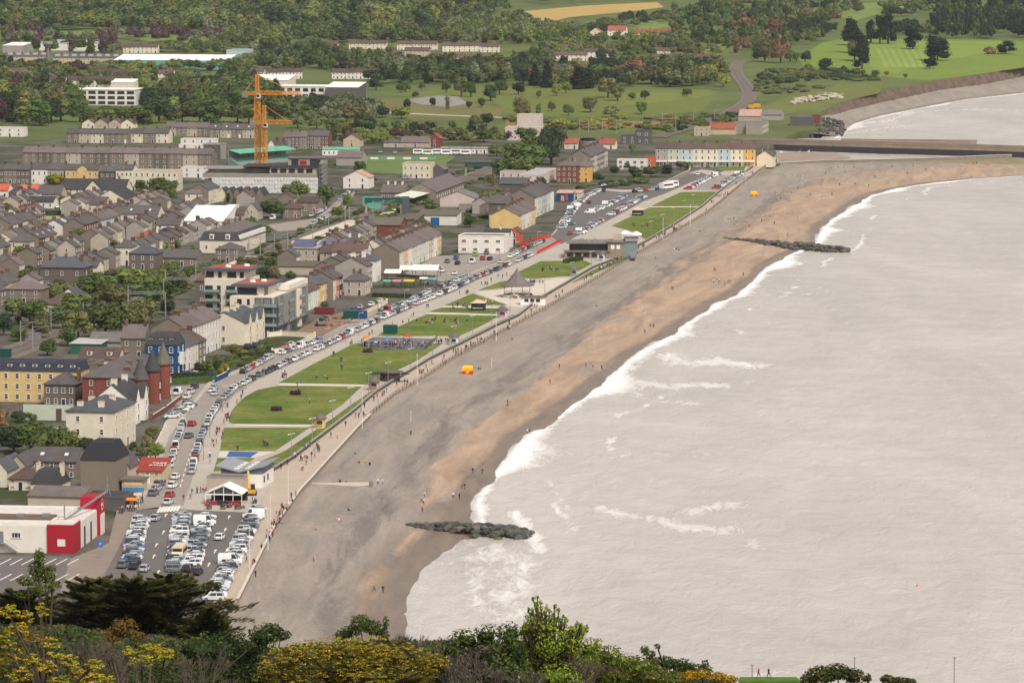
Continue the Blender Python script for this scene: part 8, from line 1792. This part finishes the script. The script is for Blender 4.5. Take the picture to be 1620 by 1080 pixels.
# swans on the harbour, buoy, pipe on the beach
import bmesh
bm = bmesh.new(); bmesh.ops.create_icosphere(bm, subdivisions=2, radius=.5); 
for v in bm.verts: v.co.x *= 1.2; v.co.z *= .62; v.co.z += .12; v.co.x += .25*max(0,-v.co.x) ; 
SW = bpy.data.meshes.new('swan'); bm.to_mesh(SW); bm.free(); SW.materials.append(M_FRAME)
nk = MB(); [nk.bar(a,b,.1) for a,b in zip([(.45,0,.25),(.62,0,.5),(.6,0,.8),(.68,0,.95)],[(.62,0,.5),(.6,0,.8),(.68,0,.95),(.86,0,.9)])]; NK = nk.mesh('neck', M_FRAME)
for x_, y_ in [(1236,241),(1264,241),(1279,240),(1379,236),(1402,237),(1443,237),(1447,238),(1465,239),(1469,240),(1220,242),(1596,240),(1350,239)]:
    p = P(x_,y_,0); o = thing('swan', 'white swan floating on the harbour water', 'swan', p, prng.uniform(0,6), 'swans on the harbour', (1.3,1.3,1.3)); obj('body', SW, o); obj('neck', NK, o)
o = thing('buoy', 'small pink marker buoy afloat on the open sea', 'buoy', P(1451,927,0), 0); mb = MB(); mb.frustum(0,0,-.1,.35,.35,.25,10); mb.build('float', mat('buoy_pink',(226,120,110),.5,.05,1), o); mb = MB(); mb.frustum(0,0,.35,.6,.05,.05,6); mb.build('pole', M_DARK, o)
a, b = P(489,766,2.4), P(588,770,1.6); o = thing('outfall_pipe', 'long concrete outfall pipe lying on the shingle', 'pipe', a, math.atan2(b.y-a.y,b.x-a.x)); L = (b-a).length; mb = MB(); mb.box(0,L,-.35,.35,-.5,.35); mb.build('pipe', M_CONC, o); mb = MB(); mb.box(L-.6,L+.3,-.6,.6,-.8,.7); mb.build('headwall', M_WALL, o)
# ============================================================ THE HILLSIDE IN FRONT
def HZ(x, y):
    z = 139-.1905*y if y < 345 else 139-.1905*345-.31*(y-345)
    if x > 20: z -= .02*(x-20)*max(0,min(1,(y-100)/200))*3
    return max(z+1.2*(float(fbm(x*.05+9, y*.05, 3))-.5), -2)
vs, fs = [], []; xs_ = list(range(-260,301,10)); yy = list(range(-40,580,10))
for y in yy:
    for x in xs_: vs.append((x, y, HZ(x,y)))
n = len(xs_); fs = [(i*n+j,i*n+j+1,(i+1)*n+j+1,(i+1)*n+j) for i in range(len(yy)-1) for j in range(n-1)]
me = bpy.data.meshes.new('hillside'); me.from_pydata(vs, [], fs); me.materials.append(mat('hillside_scrub',(52,50,32),.95,.35,.3,fine=.25)); smooth_shade(me); struct(obj('hillside', me))
def fpt(px, py, D):
    u, f, d = ray(px, py); t = D/f; return Vector((u*t, D, CAM_H+d*t))
def leafmat(key, rgb, tr=.25):
    m = mat(key, rgb, .6, .30, 1.2, fine=.35, spec=.2); n, l = m.node_tree.nodes, m.node_tree.links; b = n['Principled BSDF']; hsn = [q for q in n if q.type == 'HUE_SAT'][0]
    t = n.new('ShaderNodeBsdfTranslucent'); l.new(hsn.outputs[0], t.inputs['Color']); mx = n.new('ShaderNodeMixShader'); mx.inputs[0].default_value = tr; l.new(b.outputs[0], mx.inputs[1]); l.new(t.outputs[0], mx.inputs[2]); l.new(mx.outputs[0], n['Material Output'].inputs['Surface']); return m
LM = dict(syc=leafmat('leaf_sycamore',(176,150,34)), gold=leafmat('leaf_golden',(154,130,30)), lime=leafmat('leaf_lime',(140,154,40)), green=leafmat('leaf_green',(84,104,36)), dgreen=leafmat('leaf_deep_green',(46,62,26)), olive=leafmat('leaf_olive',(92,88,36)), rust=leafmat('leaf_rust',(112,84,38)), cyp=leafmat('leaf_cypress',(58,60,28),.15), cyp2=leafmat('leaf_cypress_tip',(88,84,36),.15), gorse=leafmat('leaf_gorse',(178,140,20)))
M_TWIG = mat('grey_twig',(86,76,68),.9,.2,2); M_BARK2 = mat('wood_bark',(86,72,58),.95,.25,2)
def leaf(mb, c, nrm, s, r, mi=0, asp=.55):
    t = nrm.cross(Vector((r.uniform(-1,1),r.uniform(-1,1),r.uniform(-1,1)))); t = t.normalized() if t.length > 1e-4 else Vector((1,0,0)); b = nrm.cross(t); k = nrm*(s*.12)
    mb.face([c-t*s*.5, c+b*s*asp*.5+k, c+t*s*.5, c-b*s*asp*.5+k], mi)
def stems(mb, base, tips, r, w0=.09):
    for tp in tips:
        m = base.lerp(tp, .5)+Vector((r.uniform(-.3,.3),r.uniform(-.3,.3),r.uniform(0,.3))); mb.bar(base, m, w0); mb.bar(m, tp, w0*.5)
def bush(blobs, D, mats, leafs, n, lab, name='bush', cat='bush', seed=1, rosette=0, up=0.0, asp=.55, dark=None, group=None):
    """blobs: (px, py, half width px, half height px) of leafy masses seen at depth D; mats: [(material, share)]"""
    r = random.Random(seed); cs = []
    for (bx, by, hw, hh) in blobs:
        c = fpt(bx, by, D+r.uniform(-1.5,1.5)); s = D/FPX*1.01; cs.append((c, hw*s, hh*s))
    cx = sum(c.x for c,_,_ in cs)/len(cs); base = Vector((cx, D+.5, HZ(cx, D)-.2)); o = thing(name, lab, cat, base, 0, group)
    mb = MB(); mi = []
    tot = sum(a*b for _,a,b in cs)
    for c, a, b in cs:
        dd = max(a*.75, .5)
        for k in range(max(12, int(n*a*b/tot))):
            th = r.uniform(0,6.283); cz = r.uniform(-1,1); q = math.sqrt(1-cz*cz); nv = Vector((q*math.cos(th),q*math.sin(th),cz)); rad = r.uniform(.45,1.08)**.6 if r.random()<.75 else r.random()
            p = c+Vector((nv.x*a*rad, nv.y*dd*rad, nv.z*b*rad))-base
            j = r.choices(range(len(mats)), [m[1] for m in mats])[0]
            if rosette:
                for e in range(rosette):
                    an = 6.283*e/rosette+r.uniform(-.3,.3); ln = leafs*r.uniform(.7,1.2); out = Vector((math.cos(an),math.sin(an),r.uniform(-.1,.7))).normalized(); leaf(mb, p+out*ln*.6, (Vector((0,0,1))+out*.5+Vector((r.uniform(-.4,.4),r.uniform(-.4,.4),0))).normalized(), ln, r, j, asp)
            else:
                leaf(mb, p, (nv+Vector((r.uniform(-.8,.8),r.uniform(-.8,.8),r.uniform(-.2,1)))).normalized(), leafs*r.uniform(.6,1.3), r, j, asp)
    mb.build('leaves', [m[0] for m in mats], o)
    st_ = MB(); stems(st_, Vector((0,0,0)), [c-base for c,_,_ in cs], r, .14); st_.build('stem', M_BARK2, o)
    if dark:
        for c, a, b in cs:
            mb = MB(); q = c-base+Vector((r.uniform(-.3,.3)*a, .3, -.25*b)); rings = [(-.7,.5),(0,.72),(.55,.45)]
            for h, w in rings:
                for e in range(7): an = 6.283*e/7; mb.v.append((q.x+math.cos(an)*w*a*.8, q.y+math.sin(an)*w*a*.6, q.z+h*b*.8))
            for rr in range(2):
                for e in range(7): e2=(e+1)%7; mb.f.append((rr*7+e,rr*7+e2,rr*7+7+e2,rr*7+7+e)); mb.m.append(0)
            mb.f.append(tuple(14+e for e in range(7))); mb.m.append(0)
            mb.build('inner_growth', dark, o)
    return o
def twigs(px, py, D, hpx, wpx, lab, n=9, seed=1, up=1.0, m=None, w0=.045):
    """bare shrub: forking twigs"""
    r = random.Random(seed); top = fpt(px, py, D); s = D/FPX; h = hpx*s; base = Vector((top.x, D, top.z-h)); o = thing('bare_shrub', lab, 'shrub', base, 0); mb, ms = MB(), MB(); wr_ = wpx*s/2
    def grow(p, d, L, w, lev):
        q = p+d*L; (ms if lev == 0 else mb).bar(p, q, w)
        if lev >= 3: return
        for k in range(3 if lev < 2 else 4):
            nd = (d+Vector((r.uniform(-.7,.7),r.uniform(-.6,.6),r.uniform(-.1,.5)*up))).normalized(); grow(p+d*L*r.uniform(.5,1), nd, L*r.uniform(.5,.75), w*.6, lev+1)
    for k in range(n):
        a = r.uniform(-1,1); d = Vector((a*wr_/h*1.0, r.uniform(-.3,.3), 1)).normalized(); grow(Vector((a*wr_*.35,r.uniform(-.4,.4),-.6)), d, h*r.uniform(.35,.5), w0, 0)
    ms.build('branch', m or M_TWIG, o); mb.build('twigs', m or M_TWIG, o); return o
def cypress(px, ytop, D, wpx, hpx, lab, seed, lean=0.0):
    r = random.Random(seed); s = D/FPX; top = fpt(px, ytop, D); h = hpx*s; base = Vector((top.x, D, min(top.z-h, HZ(top.x,D)))); o = thing('cypress_tree', lab, 'tree', base, 0); H_ = top.z-base.z; Rm = wpx*s/2
    mb, mt = MB(), MB(); mt.frustum(0,0,-.5,H_*.8,.38,.14,8,0,False)
    NB = 150
    for i in range(NB):
        t = (i+.5)/NB; z = H_*(.10+.88*t); az = i*2.399+r.uniform(-.3,.3); prof = (1-t**5)**.6*(.72+.28*math.sin(t*8+seed))+.12; L = Rm*prof*r.uniform(.72,1.12)*(1+lean*math.cos(az)); rise = r.uniform(-.06,.16)*L
        d = Vector((math.cos(az), math.sin(az), 0)); pd = Vector((-d.y,d.x,0))
        mt.bar((0,0,z-.5), d*L*.8+Vector((0,0,z+rise*.6)), .09)
        for k in range(150):
            u = r.random()**.6; c = d*(L*u)+Vector((0,0,z+rise*u*u+r.gauss(0,.09)-.25*(1-u)))+pd*(r.uniform(-1,1)*L*.26*(1.15-u))
            dirv = (d+pd*r.uniform(-.5,.5)+Vector((0,0,r.uniform(0,.45)))).normalized(); wv_ = Vector((0,0,1)).cross(dirv).normalized(); ll, ww = r.uniform(.35,.7), r.uniform(.16,.32)
            j = 1 if (u > .72 and r.random() < .4) else 0
            mb.face([c-dirv*ll*.5, c+wv_*ww*.5, c+dirv*ll*.5+Vector((0,0,.05)), c-wv_*ww*.5], j)
    mb.build('fronds', [LM['cyp'],LM['cyp2']], o); mt.build('trunk', M_BARK2, o); return o
cypress(262,905,330,235,190,'big dark cypress with flat layered fronds hiding the car park edge',3,.12)
cypress(150,912,336,230,180,'dark cypress behind the slender conifer',5); cypress(30,930,340,220,170,'dark cypress at the western edge of the hillside',8); cypress(330,960,320,90,110,'low cypress spray hanging over the promenade end',9)
cypress(208,912,326,200,180,'dark cypress crowded between two larger cypresses',13)
# slender conifer
bush([(62,880,9,14),(60,900,16,14),(72,912,18,9),(44,918,18,8),(84,925,14,7),(36,940,16,8),(60,930,14,10),(82,898,8,5)],250,[(LM['olive'],2),(LM['green'],3)],.26,1500,'slender open conifer with drooping sprays above the leisure hall','conifer','tree',11,0,asp=.35)
# sycamore
bl = [(12,968,16,12),(40,975,14,10),(66,966,12,10),(30,995,18,10),(8,1010,14,14),(55,1008,16,9),(80,1018,14,9),(20,1035,18,12),(50,1045,16,10),(88,1038,12,8),(75,1055,16,9),(110,1045,14,9),(118,1065,16,10),(148,1052,13,9),(150,1072,16,8),(30,1068,20,12),(92,1078,20,9),(170,1074,12,8),(0,1055,14,14),(130,1080,20,8)]
bush(bl,165,[(LM['syc'],5),(LM['gold'],2),(LM['lime'],2)],.17,430,'yellow green sycamore with leaf rosettes in the corner','sycamore_tree','tree',21,7,asp=.6)
bush([(240,1028,18,12),(262,1035,18,9),(225,1045,20,9),(205,1030,10,8)],190,[(LM['syc'],3),(LM['lime'],3)],.16,170,'small yellow leaved sapling among grey twigs','sapling','shrub',22,7)
bush([(195,992,22,16),(178,1005,18,10),(215,1005,16,10)],230,[(LM['rust'],4),(LM['olive'],2)],.2,1100,'rusty brown bush below the big cypress',seed=23)
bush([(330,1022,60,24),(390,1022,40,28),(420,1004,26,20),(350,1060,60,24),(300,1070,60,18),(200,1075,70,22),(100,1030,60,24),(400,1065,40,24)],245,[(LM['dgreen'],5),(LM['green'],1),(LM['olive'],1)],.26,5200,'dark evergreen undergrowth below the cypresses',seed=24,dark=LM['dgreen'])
# golden bush in the middle
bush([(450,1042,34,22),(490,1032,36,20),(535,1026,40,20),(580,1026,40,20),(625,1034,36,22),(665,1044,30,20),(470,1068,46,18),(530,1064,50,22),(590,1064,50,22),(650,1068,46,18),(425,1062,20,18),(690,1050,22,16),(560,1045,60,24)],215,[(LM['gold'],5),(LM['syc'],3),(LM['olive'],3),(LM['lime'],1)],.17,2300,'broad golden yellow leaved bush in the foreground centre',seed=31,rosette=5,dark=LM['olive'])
bush([(570,985,18,14),(590,992,16,12),(555,998,16,10),(605,1002,12,8),(540,1004,14,8),(610,985,5,12)],260,[(LM['green'],5),(LM['dgreen'],3)],.28,1500,'feathery green bush behind the golden bush',seed=32,asp=.25)
bush([(430,995,18,10),(445,1004,16,9),(412,1008,16,12)],270,[(LM['dgreen'],4),(LM['olive'],2)],.24,900,'small dark bush left of the golden bush',seed=33)
# green shrubs to the right
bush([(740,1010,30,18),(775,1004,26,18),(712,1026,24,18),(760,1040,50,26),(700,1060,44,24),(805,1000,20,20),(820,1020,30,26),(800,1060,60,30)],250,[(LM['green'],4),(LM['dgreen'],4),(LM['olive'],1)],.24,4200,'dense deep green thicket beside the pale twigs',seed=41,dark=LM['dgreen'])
sh = [(842,1015,20,26),(868,1020,24,24),(900,1018,26,20),(930,1025,18,18),(945,1020,8,14),(860,1045,36,20),(920,1045,34,18),(890,1065,50,20)]
for (x_, y0_) in ((846,948),(852,944),(858,962),(838,965),(866,960),(880,958),(892,975),(915,985),(905,992),(924,990),(832,985),(875,975)):
    k_ = (1004-y0_)/7
    for e in range(7): sh.append((x_-e*.8+ (4 if e%2 else -2), y0_+e*k_, 3.2+e*.5, 4.5))
bush(sh,235,[(LM['lime'],6),(LM['green'],3)],.20,5200,'bright lime green shrub with upright leafy shoots',seed=42,dark=LM['green'])
bush([(960,1035,26,16),(985,1045,30,14),(1010,1050,30,14),(970,1065,50,20),(1030,1068,40,16),(1070,1072,36,12)],240,[(LM['olive'],4),(LM['lime'],2),(LM['green'],3)],.2,3000,'mixed olive green bramble bank on the slope',seed=43,dark=LM['olive'])
bush([(1050,1048,24,11),(1075,1052,24,11),(1095,1058,20,10),(1030,1050,14,10)],260,[(LM['dgreen'],6),(LM['green'],2)],.2,1800,'rounded dark green bush on the sloping skyline',seed=44,dark=LM['dgreen'])
bush([(1020,1028,8,7),(1030,1036,8,8),(1040,1022,5,4),(1115,1050,6,7),(1120,1058,8,6),(1110,1062,7,6)],245,[(LM['dgreen'],4),(LM['green'],3)],.2,520,'small windswept tree tufts on the slope',name='windswept_tree',cat='tree',seed=45)
bush([(1090,1068,16,8),(1110,1066,16,8),(1135,1070,18,8),(1155,1074,14,6)],200,[(LM['gorse'],6),(LM['olive'],2)],.14,1600,'flowering yellow gorse at the foot of the slope',seed=46,dark=LM['olive'])
bush([(1300,1066,26,14),(1325,1062,22,14),(1350,1068,18,12),(1280,1074,14,10),(1372,1072,6,8)],225,[(LM['olive'],4),(LM['dgreen'],4)],.2,2200,'isolated dark olive bush at the sea edge, larger one',seed=47,dark=LM['dgreen'])
bush([(1405,1074,12,7),(1425,1076,14,6),(1440,1078,10,5)],225,[(LM['olive'],4),(LM['dgreen'],4)],.2,700,'isolated dark olive bush at the sea edge, smaller one',seed=48)
k = 0
for (x_, y_, d_, h_, w_, n_, lab_) in ((140,985,200,60,90,12,'grey bare shrub between sycamore and cypress'),(180,1000,195,60,80,10,'grey bare shrub beside the rusty bush'),(320,1000,230,90,70,7,'tall pale bare shrub standing before the cypress'),(340,1045,200,45,120,14,'low grey tangle of twigs below the cypress'),(640,980,255,60,80,16,'fine brown bare shrub right of the feathery bush'),(665,995,250,50,70,14,'second fine brown bare shrub by the feathery bush'),(720,1005,215,70,110,14,'pale grey leafless thicket beside the golden bush'),(760,1025,205,60,120,14,'broad leafless thicket below the green thicket'),(710,990,260,40,30,6,'leaning bare stem with dark tips'),(205,1010,180,70,30,4,'single pale dead stem above the sapling'),(985,1020,245,24,60,16,'pale dry twiggy shrub on the slope'),(925,1010,210,70,60,9,'grey bare sapling before the lime shrub'),(830,1035,205,45,80,12,'brown leafless scrub below the deep green thicket'),(300,1030,190,50,30,4,'bleached forked stem below the cypress'),(100,1000,175,60,60,8,'thin dark stems behind the sycamore')):
    twigs(x_, y_, d_, h_, w_, lab_, n_, 70+k); k += 1
# bank by the shore walk, with posts and two walkers
c = fpt(1215, 1076, 600); mb = MB(); mb.prism([(P(1168,1076,c.z).x,600),(P(1268,1076,c.z).x,600),(P(1262,1076,c.z).x,603),(P(1172,1076,c.z).x,603)], c.z-14, c.z); struct(mb.build('grass_bank', mat('bank_grass',(76,108,36),.95,.2,.5,fine=.2)))
for x_, y_ in ((1190,1050),(1352,1038),(1510,1038)):
    t = fpt(x_, y_, 604); o = thing('line_mast', {1190:'short thin mast beside the grass bank',1352:'thin grey mast behind the olive bush',1510:'thin grey mast standing alone before the sea'}[x_], 'mast', (t.x,604,t.z-9), 0); mb = MB(); mb.frustum(0,0,0,9,.09,.07,6); mb.build('post', M_STEEL, o); mb = MB(); mb.bar((-.3,0,8.8),(.3,0,8.8),.08); mb.build('cap', M_STEEL, o)
for x_, t_ in ((1200,'red'),(1216,'black')):
    q = fpt(x_, 1077, 602); o = obj('person', FIG['walk'], None, (q.x,602,c.z), 1, (1,1,1)); tag(o, f'person in {t_} top walking on the grass bank by the shore', 'person'); o.material_slots[0].link='OBJECT'; o.material_slots[0].material = CM[t_]

# thick undergrowth that covers the slope between the bushes: nobody could count it
sky_ = [(-40,975),(0,985),(120,990),(250,1002),(370,1015),(410,1022),(470,1020),(560,1012),(640,1010),(700,1012),(800,1012),(880,1020),(950,1036),(1020,1052),(1090,1066),(1160,1079)]
r = random.Random(5); mb = MB(); mm = [leafmat('leaf_shade',(38,46,24)),LM['dgreen'],LM['dgreen'],LM['olive'],mat('dry_scrub',(76,66,52),.9,.2,1)]
for i in range(30000):
    px_ = r.uniform(-40,1160); D = r.uniform(248,300); yt = float(np.interp(px_, [q[0] for q in sky_], [q[1] for q in sky_]))+10*float(fbm(px_*.05,D*.05,3)-.5)*2+4
    y_ = yt+(r.random()**1.3)*(1112-yt)
    p = fpt(px_, y_, D); f_ = float(fbm(px_*.02+D*.01, D*.08, 2)); j = min(4,max(0,int((f_-.28)*2.1*5+r.uniform(-.9,.9))))
    nv = Vector((r.uniform(-.6,.6),-.4,r.uniform(.2,1))).normalized(); leaf(mb, p, nv, r.uniform(.22,.5), r, j, .6)
o = mb.build('undergrowth', mm); struct(o, 'stuff'); o['label'] = 'tangled scrub covering the slope between the bushes'
# ============================================================ AIR
mb = MB(); mb.box(-21000,32000,-400,31500,-8,190)
hm = bpy.data.materials.new('sea_air'); hm.use_nodes = True; hn, hl_ = hm.node_tree.nodes, hm.node_tree.links
hn.remove(hn['Principled BSDF']); pvn = hn.new('ShaderNodeVolumePrincipled'); pvn.inputs['Color'].default_value = (.90,.93,.97,1); pvn.inputs['Density'].default_value = 2.8e-5; pvn.inputs['Anisotropy'].default_value = .3
hl_.new(pvn.outputs[0], hn['Material Output'].inputs['Volume'])
hz = struct(mb.build('haze', hm), 'stuff'); hz['label'] = 'thin pale sea haze over the whole bay'
# ============================================================ LABELS: look-alikes told apart by what stands nearest
CUT = (' with ', ' beside ', ' behind ', ' below ', ' above ', ' facing ', ' by ', ' near ', ' at ', ' before ', ' in ', ' on ', ' and ', ' among ', ' between ', ' joined ', ' of ', ' north ', ' under ', ' running ', ' parked', ' standing', ' hiding ', ' wrapped ', ' lying ', ' afloat ', ' round ', ',')
def short(l):
    i = min([l.find(c) for c in CUT if l.find(c) > 0] or [len(l)]); return l[:i]
top = [o for o in scene.objects if o.parent is None and 'label' in o and o.get('kind') is None]
cnt = {}
for o in top: cnt[o['label']] = cnt.get(o['label'], 0)+1
MOV = ('tree','shrub','person','car','van','lamp','mast','pole','barrier','planter','swan','parasol','cabin','lorry','earth heap')
marks = [(o, short(o['label'])) for o in top if cnt[o['label']] == 1 and o['category'] not in MOV and 'group' not in o and ' end of the ' not in o['label']]
sc_ = {}
for o, s in marks: sc_[s] = sc_.get(s, 0)+1
marks = [(o.location.copy(), s) for o, s in marks if sc_[s] == 1 and 2 <= len(s.split()) <= 7]
mx_ = np.array([[p.x, p.y*.55] for p, _ in marks])
for o in top:
    if cnt[o['label']] > 1 and o['category'] not in ('swan','parasol','planter','barrier','earth heap'):
        d = np.hypot(mx_[:,0]-o.location.x, mx_[:,1]-o.location.y*.55); k = int(np.argmin(d))
        if d[k] < 90:
            l = o['label']+' near the '+marks[k][1]
            if len(l.split()) > 16: l = short(o['label'])+' near the '+marks[k][1]
            if len(l.split()) <= 16: o['label'] = l; o['group'] = l
